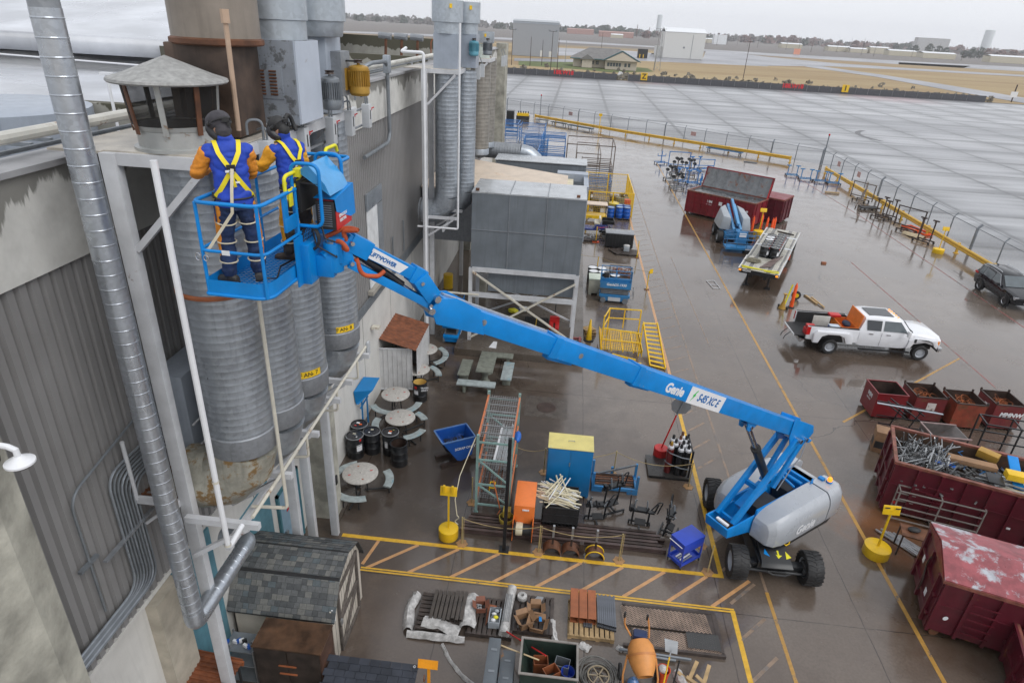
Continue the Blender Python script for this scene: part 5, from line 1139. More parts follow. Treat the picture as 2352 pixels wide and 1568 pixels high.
# safety lanyards
def wpt(t,x,y,z):
 L0,rz=ROOTS[t.name];return L0+Matrix.Rotation(rz,3,'Z')@V((x,y,z))
a=wpt(p1,0.01,-.2,1.27*2.05/1.8);a2=wpt(p1,-.06,-.26,.95);b=B(.06,.03,.47)
t=thing('lanyard','cream webbing lanyard from the nearer worker to the platform rail','lanyard',b)
strap(t,[V(p)-b for p in (a,a.lerp(a2,.5)+V((0,-.01,0)),a2,a2.lerp(b,.5),b)],.035,STRAP,(0.3,-1,0),'webbing')
MB().tube([B(.0,-.02,.45)+V((.03*cos(u),-.02,.045*sin(u))) for u in [i*PI/5 for i in range(10)]],.007,6,closed=True).tube([B(.1,-.02,.44)+V((.03*cos(u),-.02,.035*sin(u))) for u in [i*PI/5 for i in range(10)]],.007,6,closed=True).B('snap_hook',CHR,t)
a=wpt(p2,0.01,-.2,1.24);b=B(BWD-.02,.62,1.02)
t=thing('lanyard','yellow lanyard from the farther worker to the platform gate','lanyard',b)
strap(t,[V(p)-b for p in (a,a.lerp(b,.4)-Z*.03,a.lerp(b,.75),b)],.035,WEB,(0.3,-1,0),'webbing')
# YARD THINGS
def Rz(c,rz):
 c=V(c);M=Matrix.Rotation(rz,3,'Z');return lambda x,y,z: c+M@V((x,y,z))
def drumproto(name,label,body,lid,rim,openlid=False,inner=None,r=.29,h=.88,cat='drum'):
 t=thing(name,label,cat);q=[]
 for a,b in((.0,.0),(r-.005,.0),(r,.012),(r,.27),(r+.012,.285),(r,.30),(r,.56),(r+.012,.575),(r,.59),(r,h-.02),(r+.008,h-.012),(r+.008,h),(r-.012,h)): q.append((a,b*(h/.88) if b not in(h,) else b))
 mb=MB();mb.lathe(q+([(r-.012,h-.02),(0,h-.02)] if not openlid else [(r-.014,.1),(0,.1)]),n=26);mb.B('drum_body',[body],t,smooth=40)
 if not openlid:
  mb=MB().lathe([(r-.014,h-.018),(r-.03,h-.008),(0,h-.008)],n=26);l_=mb.B('lid',lid,t,smooth=30)
 else:
  mb=MB().lathe([(r-.016,h-.03),(r-.016,.2),(0,.2)],n=26);l_=mb.B('liner',inner or RUSTD,t)
 MB().lathe([(r+.006,h-.03),(r+.022,h-.022),(r+.022,h+.002),(r+.004,h+.006)],n=26).B('rim_ring',rim,t)
 return t
DR=drumproto('black_drum','',BLACK,mat('black lid',(.025,.025,.028),.25),STEEL)
def place_drum(x,y,rz,label,stick=(),z=0,group=None,proto=None):
 t=dup(proto or DR,(x,y,z),rz,label,group);P=Rz((x,y,z),rz)
 for (a,b,w_,h_,mt) in stick: mb=MB();c=P(a,b,.884);mb.cbox(c,w_,h_,.004,rz=rz+.3*a*10).B('sticker',mt,t)
 return t
ORL=mat('orange sticker',(.7,.12,.02),.5);OLV=mat('olive sticker',(.25,.28,.05),.5);BUFF=mat('buff sticker',(.45,.42,.33),.5)
d1=move(DR,(-6.73,18.25,0),.2);DR['label']='black drum with a white side label and buff lid sticker, nearest the wall in front';DR['group']='waste drums by the wall'
P=Rz((-6.73,18.25,0),.2)
def side_label(t,c,ang,w_,h_,z,mt,r=.292,name='side_label'):
 mb=MB();n=6;vs=[(c[0]+cos(ang+(i/n-.5)*w_/r)*r,c[1]+sin(ang+(i/n-.5)*w_/r)*r,zz) for zz in(z,z+h_) for i in range(n+1)]
 mb.add(vs,[(i,i+1,n+2+i,n+1+i) for i in range(n)]).B(name,mt,t)
gd='waste drums by the wall'
t2=place_drum(-6.22,18.6,0,'black drum with one buff sticker, between the two front drums by the wall',[(0,.08,.1,.08,BUFF),(-.06,-.1,.05,.05,WHITEP)],group=gd)
t3=place_drum(-5.55,18.65,0,'black drum with orange and white lid stickers beside the open rusty one',[(0,.03,.1,.06,ORL),(0,-.08,.12,.08,WHITEP),(.09,.12,.05,.05,OLV)],group=gd)
t4=place_drum(-6.79,18.95,0,'black drum with red and orange lid stickers, farthest back by the wall',[(-.05,.06,.12,.08,WHITEP),(.06,-.02,.1,.07,ORL),(-.1,-.12,.08,.05,REDP)],group=gd)
for (a,b,w_,h_,mt) in ((-.02,.08,.11,.07,BUFF),(.03,0,.08,.05,COND),(.08,-.12,.05,.05,WHITEP)): MB().cbox(P(a,b,.884),w_,h_,.004).B('sticker',mt,d1)
side_label(d1,(-6.73,18.25),-.7,.22,.26,.35,WHITEP);side_label(d1,(-6.73,18.25),-.55,.08,.1,.74,REDP);side_label(t3,(-5.55,18.65),-1.9,.12,.26,.35,WHITEP)
t5=drumproto('open_rusty_drum','open empty black drum with rusty inside, in front of the wall drums',BLACK,None,BLACK,True,RUSTD);move(t5,(-5.08,18.05,0))
t6=drumproto('open_yellow_drum','open black drum with yellow inside and TRASH ONLY lettering beside the shelter',BLACK,None,BLACK,True,mat('drum inner yellow',(.62,.42,.12),.5));move(t6,(-5.32,22.35,0))
side_label(t6,(-5.32,22.35),-1.95,.2,.2,.4,WHITEP);side_label(t6,(-5.32,22.35),-2.0,.12,.12,.66,REDP)
text('TRASH',.1,(-5.22,22.057,.72),(1,.35,0),Z,WHITEP,t6,bold=.003);text('ONLY',.1,(-5.2,22.066,.6),(1,.4,0),Z,WHITEP,t6,bold=.003)
# round tables with curved benches
def round_table(x,y,rz,label,nb,r=.56):
 t=thing('round_table',label,'table',(x,y,0),rz,'round concrete tables along the wall');P=Rz((x,y,0),rz)
 MB().lathe([(0,.69),(r-.03,.69),(r,.71),(r,.735),(r-.02,.75),(0,.75)],(x,y,0),36).B('tabletop',CONCP,t,smooth=40)
 mb=MB().lathe([(0,.752),(.02,.752)],(x,y,0),8)
 mb.B('centre_hole',BLACK,t)
 for k in range(4):
  a=k*PI/2+.5;mb=MB();c=P(.36*cos(a),.36*sin(a),.752);mb.cbox(c,.07,.045,.003,rz=a+rz).cbox(c+V((.03,.02,.001)),.04,.02,.003,rz=a+rz+.6);mb.B('inlay_mark',REDP if k%2==0 else RUSTO,t)
 for k in range(3): a=k*2*PI/3;MB().tube([P(.18*cos(a),.18*sin(a),.69),P(.22*cos(a),.22*sin(a),.02)],.025,8).B('table_leg',BLACKM,t)
 for (a0,a1) in nb:
  mb=MB();n=14;vs=[];fs=[]
  for i in range(n+1):
   a=a0+(a1-a0)*i/n
   for rr,zz in((.82,.40),(1.06,.40),(1.08,.43),(1.06,.455),(.82,.455),(.80,.43)): vs.append(P(rr*cos(a),rr*sin(a),zz))
  for i in range(n):
   for k in range(6): fs.append((i*6+k,i*6+(k+1)%6,i*6+6+(k+1)%6,i*6+6+k))
  fs+=[tuple(range(6))[::-1],tuple(n*6+k for k in range(6))];mb.add(vs,fs);bo=mb.B('curved_bench',CONCB,t,smooth=40)
  am=(a0+a1)/2
  for a in(am-.25,am+.3): MB().tube([P(.94*cos(a),.94*sin(a),.4),P(.94*cos(a),.94*sin(a),.02)],.022,8).B('bench_leg',BLACKM,bo)
  MB().tube([P(.12*cos(am),.12*sin(am),.05),P(1.0*cos(am),1.0*sin(am),.05)],.03,8).B('foot_bar',BLACKM,bo)
round_table(-5.95,16.4,0,'round concrete table closest to the camera, with blue bare edges',[(-2.2,-1.1),(-.2,.75),(2.0,3.0)],.58)
round_table(-5.5,19.85,0,'round concrete table with a big stain beside the black drums',[(-1.2,-.25),(2.9,3.7),(.5,1.1)])
round_table(-6.1,21.45,0,'round concrete table in front of the white shelter door',[(-2.6,-1.55),(-.9,.0)])
round_table(-5.75,23.6,0,'round concrete table half hidden behind the open white door',[(.15,1.1)])
round_table(-5.8,25.5,0,'farthest round concrete table beyond the white shelter',[(.1,1.0),(-.9,.0)])
# concrete picnic set: table and four benches, each lifts away
t=thing('picnic_table','rectangular mossy concrete table on a fluted pedestal','table',(-2.85,24.65,0))
MB().box(-3.24,-2.5,23.9,25.42,.66,.75).B('tabletop',CONC,t,bevel=.02)
for y in (24.25,25.1): MB().lathe([(.22,0),(.24,.06),(.15,.12),(.12,.3),(.17,.5),(.22,.62),(.22,.66)],(-2.86,y,0),16).B('pedestal',CONC,t,smooth=20)
for k,(x0,x1,y0,y1,lb) in enumerate(((-3.95,-2.35+.05,23.15,23.6,'straight concrete bench nearest the camera, with pale blue stains'),(-4.05,-3.55,23.95,25.4,'straight concrete bench on the wall side of the rectangular table'),(-2.15,-1.68,23.9,25.5,'straight concrete bench on the open side of the rectangular table'),(-3.3,-1.8,25.9,26.35,'straight concrete bench against the plinth behind the rectangular table'))):
 b=thing('concrete_bench',lb,'bench',((x0+x1)/2,(y0+y1)/2,0),group='concrete benches round the rectangular table')
 mb=MB().box(x0,x1,y0,y1,.38,.45);mb.B('seat',CONCB if k in(0,2) else CONC,b,bevel=.015)
 lx=(x1-x0)>(y1-y0)
 for f_ in(.16,.8):
  mb=MB()
  if lx: xx=x0+(x1-x0)*f_;mb.box(xx,xx+.12,y0+.06,y1-.06,0,.38)
  else: yy=y0+(y1-y0)*f_;mb.box(x0+.06,x1-.06,yy,yy+.12,0,.38)
  mb.B('support',CONC,b,bevel=.02)
# white shelter with rusty roof
t=thing('metal_shelter','narrow white metal shelter with rusty corrugated roof, its door open','shed',(-6.5,24.2,0))
RUSR=mat('rusty corrugated roof',(.17,.055,.022),.6,v=.35,sc_=5,bump=.2)
WRIB=mat('white ribbed sheet',(.52,.52,.52),.5,v=.08,dirt=.2)
mb=MB();P_=[]
for k in range(23): P_.append((22.75+k*.12,.0 if k%2 else .05))
vs=[(-7.15,y,2.42+d) for y,d in P_]+[(-5.55,y-.1+ (0),2.06+d) for y,d in P_];n=len(P_);mb.add(vs,[(i,i+1,n+i+1,n+i) for i in range(n-1)]).B('corrugated_roof',RUSR,t,smooth=10)
def ribp(a,b,z0,z1,n=7,nm='wall_sheet',par=t):
 mb=MB();a=V(a);b=V(b);d=(b-a)/n;nn=d.normalized().cross(Z)*.03;vs=[]
 for i in range(n):
  for f_,o in((0,0),(.8,0),(.84,1),(.96,1)): vs.append(a+d*(i+f_)+nn*o)
 vs.append(b);m=len(vs);mb.add([v+Z*z0 for v in vs]+[v+Z*z1 for v in vs],[(i,i+1,m+i+1,m+i) for i in range(m-1)]);return mb.B(nm,WRIB,par,smooth=10)
ribp((-5.62,23.1,0),(-5.62,25.3,0),.05,2.05,9);ribp((-7.1,25.3,0),(-5.62,25.3,0),.05,2.1,6)
d=ribp((-7.1,22.75,0),(-5.78,22.98,0),.08,2.0,7,'open_door');[MB().beam((-7.12,22.74,z),(-5.76,22.97,z),.05,.05).B('door_rail',WHITES,d) for z in(.1,2.02)]
# blue sloped lectern stand on legs against the wall
t=thing('wall_desk','blue sloping sheet metal desk on two legs against the wall','desk',(-6.85,20.3,0))
MB().hexa([(-7.05,19.5,1.35),(-6.95,19.5,1.35),(-6.95,20.5,1.35),(-7.05,20.5,1.35)],[(-7.08,19.4,1.93),(-6.5,19.85,1.8),(-6.5,20.75,1.83),(-7.05,20.5,1.95)]).B('desk_top',BLUEC,t)
for y in(19.75,20.35): MB().box(-6.95,-6.9,y,y+.05,0,1.5).B('leg',BLUEC,t)
MB().box(-6.95,-6.9,19.6,20.5,1.1,1.14).B('cross_rail',BLUEC,t)
# small wall fixtures
one(MB().box(-7.08,-6.98,21.1,21.3,2.55,3.1),'wall_box',SWB,'small grey box with a floodlight on the wall above the blue desk','box',(-7.03,21.2,2.55),bevel=.02)
one(MB().box(-7.05,-6.75,21.75,22.0,3.35,3.45).tube([(-7.08,21.87,3.3),(-6.9,21.87,3.38)],.02,6),'wall_floodlight',CREAM,'small cream floodlight bracketed to the pale wall','light',(-6.9,21.87,3.4))
one(MB().cbox((-6.28,15.15,1.4),.08,.14,.3),'intercom_box',BLACK,'small black box on the end pier beside the nearest round table','box',(-6.28,15.15,1.4),bevel=.02)
# blue tipping hopper
t=thing('scrap_hopper','deep blue self-dumping hopper with SCRAP ONLY lettering on black skids','hopper',(-3.1,18.6,0));rz=.55;P=Rz((-3.15,18.55,0),rz)
def hexaP(mb,P,b,tp): mb.hexa([P(*v) for v in b],[P(*v) for v in tp])
mb=MB()
outer=[(-.65,1.15),(.55,1.15),(.45,.42),(.05,.24),(-.1,.3)]
for y in(-.42,.40): mb.prism(outer,y,y+.02,lambda a,b,c:P(a,c,b))
for i,(a,b) in enumerate(zip(outer,outer[1:]+outer[:1])):
 if i==0: continue
 mb.hexa([P(a[0],-.42,a[1]),P(a[0],.42,a[1]),P(b[0],.42,b[1]),P(b[0],-.42,b[1])],[P(a[0]*.97,-.42,a[1]+.02),P(a[0]*.97,.42,a[1]+.02),P(b[0]*.97,.42,b[1]+.02),P(b[0]*.97,-.42,b[1]+.02)])
mb.B('hopper_body',BLUED,t)
mb=MB()
for a,b in (((-.66,-.43),(.56,-.43)),((.56,-.43),(.56,.43)),((.56,.43),(-.66,.43)),((-.66,.43),(-.66,-.43))): mb.beam(P(a[0],a[1],1.16),P(b[0],b[1],1.16),.04,.04)
mb.B('rim',mat('pale blue worn edge',(.10,.20,.42),.4),t)
text('SCRAP ONLY',.13,P(-.2,-.426,.78),P(1,0,0)-P(0,0,0),Z,WHITEP,t,bold=.004)
for y in(-.32,.26): mb=MB();hexaP(mb,P,[(-.65,y,0),(.75,y,0),(.75,y+.14,0),(-.65,y+.14,0)],[(-.65,y,.14),(.75,y,.14),(.75,y+.14,.14),(-.65,y+.14,.14)]);mb.B('skid',RUSTD,t)
MB().prism([(-.1,.14),(.5,.14),(.3,.5),(.0,.5)],-.3,-.27,lambda a,b,c:P(a,c,b)).prism([(-.1,.14),(.5,.14),(.3,.5),(.0,.5)],.27,.3,lambda a,b,c:P(a,c,b)).tube([P(-.1,-.3,.2),P(-.1,.3,.2)],.03,8).B('cradle',RUSTD,t)
random.seed(3)
def tangle(P,n,rx,ry,z0,z1,L0,L1,r,seed,mb=None):
 rnd=random.Random(seed);mb=mb or MB()
 for k in range(n):
  a=rnd.uniform(0,2*PI);e=rnd.uniform(-.4,.9);l=rnd.uniform(L0,L1);c=P(rnd.uniform(-rx,rx),rnd.uniform(-ry,ry),rnd.uniform(z0,z1));d=V((cos(a)*cos(e),sin(a)*cos(e),sin(e)))
  mb.beam(c-d*l/2,c+d*l/2,r,r*.5)
 return mb
mb=tangle(P,70,.42,.3,.72,.92,.08,.28,.012,4);o=mb.B('blue_offcuts',BLUED,None);tag(o,'tangle of thin blue offcuts lying in the blue hopper','offcuts',kind='stuff')
mb=MB().prism([(-.6,.7),(.5,.7),(.5,.74),(-.6,.74)],-.38,.38,lambda a,b,c:P(a*.8,c,b));o=mb.B('scrap_fill',BLACKM,t)
# pallet rack
t=thing('pallet_rack','tall pallet rack of teal frames and orange beams with wire decks','rack',(-1.5,16.9,0));X0,X1,Y0,Y1=-2.03,-.98,15.95,18.55
for x in(X0,X1):
 for y in(Y0,Y1): MB().box(x-.04,x+.04,y-.04,y+.04,0,3.02).box(x-.07,x+.07,y-.07,y+.07,0,.015).B('upright',TEAL,t)
for y in(Y0,Y1):
 for z in(.35,1.15,2.1,2.75): MB().beam((X0,y,z),(X1,y,z),.04,.06).B('frame_rail',TEAL,t)
 MB().beam((X0,y,2.1),(X1,y,1.2),.04,.05).beam((X0,y,1.15),(X1,y,.4),.04,.05).B('frame_brace',TEAL,t)
for z in(2.9,1.75,.55):
 for x in(X0,X1): MB().box(x-.03,x+.03,Y0+.04,Y1-.04,z-.09,z).B('load_beam',ORAR,t)
 mb=MB()
 for k in range(25): y=Y0+.1+k*.1;mb.box(X0,X1,y,y+.008,z+.003,z+.008)
 for k in range(14): x=X0+.05+k*.075;mb.box(x,x+.008,Y0+.06,Y1-.06,z+.008,z+.013)
 mb.B('wire_deck',STEEL,t)
 for k in range(6): mb=MB();y=Y0+.3+k*.42;mb.box(X0,X1,y,y+.035,z-.03,z).B('deck_support',STEEL,t)
rnd=random.Random(9)
for k in range(12):
 x=-1.55+k*.035+(.0 if k<6 else .02);y0=16.3+rnd.uniform(0,.2);y1=18.3+rnd.uniform(-.15,.25);mb=MB();w_=.07 if k==0 else .018
 mb.beam((x,y0,1.79),(x+.05,y1,1.80+.0*k),w_,.03);one(mb,'white_channel' if k==0 else 'aluminium_bar',WHITEP if k==0 else ALU,'wide white channel lying on the middle rack deck' if k==0 else 'thin aluminium bars lying side by side on the rack deck','bar',(x,y0,1.79),group=None if k==0 else 'aluminium bars on the rack')
for k in range(9):
 mb=MB();x=-1.9+k*.1;mb.beam((x,16.2+rnd.random()*.3,.62),(x+rnd.uniform(-.1,.1),18.2,.62),.04,.04);one(mb,'dark_bar',RUSTD if k%2 else RUST,ORD[k]+' from the left of the dark bars low inside the rack','bar',(x,16.2,.62),group='dark bars low in the rack')
mb=MB()
for a,b in(((-1.66,16.35),(-1.5,16.35)),((-1.5,16.35),(-1.5,16.65)),((-1.5,16.65),(-1.66,16.65)),((-1.66,16.65),(-1.66,16.35))): mb.beam((*a,.72),(*b,.72),.03,.03)
mb.beam((-1.66,16.35,.72),(-1.66,16.35,.6),.03);one(mb,'yellow_bracket',YEL,'little yellow bracket lying at the near end of the rack','bracket',(-1.6,16.5,.6))
one(MB().ell((-.93,17.9,1.72),.12,.3,.14,12,7),'blue_tarp_bundle',mat('blue tarp',(.01,.12,.5),.4,bump=.8),'crumpled blue tarp bundle hanging at the far side of the rack','tarp',(-.93,17.9,1.6))
one(MB().beam((-1.25,15.9,.3),(-1.5,15.95,1.35),.03,.03).beam((-1.24,15.88,.25),(-1.36,15.8,.0),.03,.03),'broom',ORAR,'broom with orange handle leaning on the near end of the rack','broom',(-1.3,15.9,0))
# pallets in the rack (dark) and beside
WP=WOOD;WD=WOODD
def pallet(mats_,label='',name='pallet'):
 t=thing(name,label,'pallet')
 mb=MB()
 for k in range(9): y=-.6+k*.133;mb.box(-.6,.6,y,y+.10,.12,.14)
 mb.B('top_boards',mats_,t,bevel=.004)
 for x in(-.59,-.025,.54): MB().box(x,x+.05,-.6,.6,.022,.12).B('stringer',mats_,t)
 mb=MB()
 for k in range(4): y=-.6+k*.367;mb.box(-.6,.6,y,y+.10,.0,.022)
 mb.B('bottom_boards',mats_,t);return t
PW=pallet(WP,'new pale wooden pallet carrying the square steel tubes');move(PW,(1.62,12.18,0),PI/2)
PD=pallet(WD,'dark slatted pallet with an empty right half beside the plastic wrapped bundle');move(PD,(-1.02,11.88,0),PI/2)
PD2=dup(PD,(.03,12.12,0),PI/2,'dark pallet piled with opened brown boxes')
PD3=dup(PD,(-2.35,11.85,0),0,'plastic draped pallet under the dark square tubes at the left')
# yellow weighted posts
def weighted(x,y,label,h=1.5,panel=True,r=.3,rz=0,col_=YEL,lean=0):
 t=thing('weighted_sign_post',label,'sign post',(x,y,0),rz);P=Rz((x,y,0),rz)
 MB().lathe([(r-.01,0),(r,.02),(r,.33),(r-.02,.345),(0,.35)],(x,y,0),28).B('weighted_base',col_,t,smooth=40)
 MB().beam(P(0,0,.35),P(lean,0,h),.05,.05).B('pole',col_,t)
 if panel: MB().cbox(P(lean,0,h),.5,.025,.3,rz=rz,rx=-.25).B('panel',col_,t,bevel=.004)
 return t
t=weighted(-2.7,14.75,'yellow sign post on a round yellow base left of the rope barrier',1.75)
for x in(-.13,.12): MB().box(-2.7+x-.03,-2.7+x+.03,14.68,14.74,1.72,1.98).B('clamp',YEL,t)
t=weighted(10.5,15.95,'yellow sign post on a round yellow base between the lift and the maroon dumpsters',1.75,r=.38,lean=-.02)
for x in(-.15,.15):
 for z in(1.66,1.84): MB().cbox((10.48+x,15.92,z),.14,.01,.035,rx=-.25).B('dark_stripe',BLACKM,t)
weighted(15.55,51.45,'yellow sign post on a round base among the orange posts',2.0,r=.42)
t=weighted(28.77,50.1,'yellow sign post with sloping panel on a round base beside the guard rail',1.9,r=.4)
# rope barrier posts with cut square plates and the rope
rp=[(-2.24,14.5),(.09,14.48),(2.5,14.5),(5.1,14.42)]
rope=mat('hemp rope',(.36,.27,.13),.8,v=.2)
def ropepost(x,y,h,label,double=False,yel=False):
 t=thing('rope_post',label,'post',(x,y,0),group='rope barrier posts')
 mb=MB();n=12;mb.prism([( .17*cos(2*PI*k/n)*(1+.12*(-1)**k),.17*sin(2*PI*k/n)*(1+.12*(-1)**k)) for k in range(n)],0,.015,lambda a,b,c:(x+a,y+b,c)).B('base_plate',mat('rust orange plate',(.34,.19,.08),.6,v=.25,rust=.15),t)
 MB().tube([(x,y,.015),(x,y,h)],.02,8).B('pole',mat('tan post paint',(.40,.31,.14),.5),t)
 if double: MB().tube([(x+.05,y,h),(x+.05,y-.01,.05)],.012,6).B('hanging_rope',rope,t)
 return t
for k,(x,y) in enumerate(rp): ropepost(x,y,1.05,['leftmost rope post in front of the steel beams','second rope post in front of the steel beams','third rope post in front of the steel beams, close to the pipe saddles','rope post at the yellow corner in front of the blue cart'][k],k in(0,1,2))
for k,(x,y) in enumerate(((-2.22,16.37),(.05,18.34),(2.52,18.6),(5.12,18.35),(5.1,15.5))): ropepost(x,y,1.05,['rope post left of the pallet rack','rope post just left of the blue cabinet','rope post behind the blue steel rack','rope post right of the gas cylinders','rope post behind the blue cart'][k])
def ropeline(pts,label,sag=.22):
 t=[]
 for a,b in zip(pts,pts[1:]):
  a=V(a);b=V(b)
  for i in range(9): f_=i/8;p=a.lerp(b,f_);p.z-=sag*4*f_*(1-f_)*min(1,(b-a).length/2.5);t.append(p)
 one(MB().tube(t,.011,5),'barrier_rope',rope,label,'rope',pts[0])
ropeline([(x,y,1.0) for x,y in rp[:3]],'hemp rope sagging between the posts in front of the steel beams')
ropeline([(-.95,18.3,1.0),(.05,18.34,1.0),(2.52,18.6,1.0),(5.12,18.35,1.0)],'hemp rope behind the blue cabinet and gas cylinders',.3)
one(MB().box(-1.0,-.9,14.4,14.5,.01,4.05).box(-1.1,-.8,14.3,14.6,0,.012),'black_pole',BLACK,'tall slim black square pole in front of the pallet rack','pole',(-.95,14.45,0))
t=thing('hanging_cable','pale cable loop hanging beside the yellow sign post up towards the rack','cable',(-2.45,14.9,0));MB().tube([(-2.42,14.6,1.0),(-2.5,14.7,1.5),(-2.45,15.2,2.0),(-2.1,16.0,2.9)],.015,6).tube([(-2.42,14.6,1.0)]+[(-2.42+.06*sin(k),14.6,1.0-.05*k) for k in range(1,8)],.015,6).B('cable_run',PVC,t)
# blue cabinet with yellow top
t=thing('tool_cabinet','tall blue two-door cabinet with worn yellow top','cabinet',(.87,17.55,0))
MB().box(.13,1.6,17.18,18.02,.06,1.92).B('carcass',BLUEC,t,bevel=.01)
MB().box(.12,1.61,17.16,18.04,1.92,1.94).B('top_panel',mat('worn yellow top',(.66,.57,.20),.45,v=.08,rust=.22,rc=(.28,.33,.30),rs=2),t)
for x0,x1 in((.15,.862),(.872,1.58)): mb=MB().box(x0,x1,17.155,17.18,.1,1.9);dd=mb.B('door',BLUEC,t,bevel=.004)
MB().box(.85,.88,17.13,17.155,1.28,1.42).B('padlock',STEEL,t)
MB().tube(fillet([(.78,17.6,1.94),(.78,17.6,1.98),(.98,17.6,1.98),(.98,17.6,1.94)],.02,3),.01,6).B('lid_handle',STEEL,t)
for x in(.2,1.5): MB().box(x,x+.08,17.2,17.9,0,.06).B('foot',BLUEC,t)
# orange generator box with reel
t=thing('orange_job_box','orange steel box with a cable reel mounted at its front','box',(-.45,15.7,0))
MB().box(-.76,-.13,15.1,16.3,.12,1.18).B('casing',ORA,t,bevel=.015)
MB().box(-.75,-.14,15.06,15.1,.1,.12).box(-.5,-.3,15.07,15.1,1.02,1.06).B('front_slot',WHITEP,t)
mb=MB().lathe([(.0,-.27),(.25,-.27),(.25,-.25),(.17,-.25),(.17,.25),(.25,.25),(.25,.27),(0,.27)],(-.45,14.95,.42),20,axis='X');rl=mb.B('cable_reel',BLACKM,t)
MB().lathe([(.172,-.22),(.2,-.2),(.205,-.1),(.19,0)],(-.45,14.95,.42),20,axis='X').B('white_cable',PVC,rl)
MB().box(-.76,-.74,14.8,15.1,.05,.75).box(-.16,-.14,14.8,15.1,.05,.75).B('reel_bracket',ORA,t)
one(MB().lathe([(.2,0),(.23,.02),(.24,.3),(.22,.3),(.2,.05),(0,.05)],(-1.0,15.55,0),16).box(-1.12,-.88,15.5,15.75,.3,.55),'mop_bucket',mat('dirty yellow plastic',(.50,.38,.06),.5,dirt=.3),'dirty yellow mop bucket between the rack and the orange box','bucket',(-1.0,15.6,0))
# black bin with white pipes
t=thing('plastic_bin','big black ribbed plastic bin full of off-white pipes','bin',(.68,16.05,0))
mb=MB()
x0,x1,y0,y1=.1,1.22,15.52,16.6
for a in((x0,x1,y0,y0+.03),(x0,x1,y1-.03,y1),(x0,x0+.03,y0,y1),(x1-.03,x1,y0,y1)): mb.box(*a,.08,.9)
mb.box(x0,x1,y0,y1,.08,.3).B('bin_wall',BLACKM,t)
mb=MB()
for k in range(10): x=x0+.05+k*.115;mb.box(x,x+.025,y0-.02,y0,.1,.85)
for k in range(9): y=y0+.05+k*.12;mb.box(x1,x1+.02,y,y+.025,.1,.85)
for z in(.3,.6,.87): mb.box(x0-.02,x1+.025,y0-.025,y0,z,z+.025)
mb.B('ribs',BLACKM,t)
for x in(x0+.02,x0+.45,x1-.2): MB().box(x,x+.16,y0,y1,0,.08).B('runner',BLACKM,t)
rnd=random.Random(21);gp='off-white pipes heaped in the black bin'
for k in range(64):
 a=rnd.gauss(-.38,.22) if k<56 else rnd.uniform(.8,1.9);l=rnd.uniform(.8,1.35) if k<56 else 1.0;c=V((.58+rnd.uniform(-.22,.2),16.07+rnd.uniform(-.36,.36),.84+.0035*k+rnd.uniform(0,.04)));d=V((cos(a),sin(a),rnd.uniform(-.08,.1)));mb=MB().tube([c-d*l/2,c+d*l/2],rnd.choice((.017,.02,.027)),7)
 one(mb,'plastic_pipe',PVC if k%4 else WHITEP,'off-white plastic pipes heaped in the black bin','pipe',c,group=gp)
# blue stillage with steel bars
t=thing('steel_stillage','low blue steel stillage holding flat rusty bars','stillage',(2.5,18,0));x0,x1,y0,y1=1.72,3.28,17.6,18.4
MB().box(x0,x1,y0,y0+.08,.1,.22).box(x0,x1,y1-.08,y1,.1,.22).box(x0,x0+.1,y0+.08,y1-.08,.1,.22).box(x1-.1,x1,y0+.08,y1-.08,.1,.22).B('base_frame',BLUEO,t,bevel=.01)
for x in(x0,x1-.35):
 for y in(y0,y1-.1): MB().box(x,x+.35,y,y+.1,0,.1).B('fork_shoe',BLUEO,t)
for x,y in((x0+.04,y0+.05),(x1-.04,y0+.05),(x0+.04,y1-.05),(x1-.04,y1-.05)): MB().box(x-.04,x+.04,y-.04,y+.04,.22,.75).B('corner_post',BLUEO,t)
MB().beam((x0+.2,y1-.2,.3),(x1-.05,y1-.1,.75),.05,.06).B('steel_strap',COND,t)
for k in range(7): mb=MB();y=y0+.14+k*.085;mb.beam((x0+.12,y,.26+.03*(k%3)),(x1-.15,y+.05,.27+.03*(k%3)),.07,.03);one(mb,'flat_bar',RUSTD if k%2 else RUST,ORD[k]+' from the front of the flat bars in the blue stillage','bar',(2.5,y,.26),group='flat bars in the blue stillage')
one(MB().box(2.42,2.52,18.62,18.7,0,.3),'blue_post_sleeve',BLUEO,'short blue square sleeve standing behind the stillage','post',(2.47,18.66,0))
# long beams on the ground
for k in range(6):
 y=14.95+k*.14;x0=-2.4+.05*k;x1=3.95-.12*(k%3);mb=MB();z=.02
 mb.box(x0,x1,y,y+.1,z,z+.012).box(x0,x1,y+.045,y+.055,z+.012,z+.14).box(x0,x1,y,y+.1,z+.14,z+.152);one(mb,'steel_beam',RUSTD if k%2 else mat('beam brown',(.075,.05,.045),.45,v=.3),['nearest','second','third','fourth','fifth','farthest'][k]+' of the long dark steel beams lying behind the rope','beam',((x0+x1)/2,y,0),group='long steel beams on the ground')
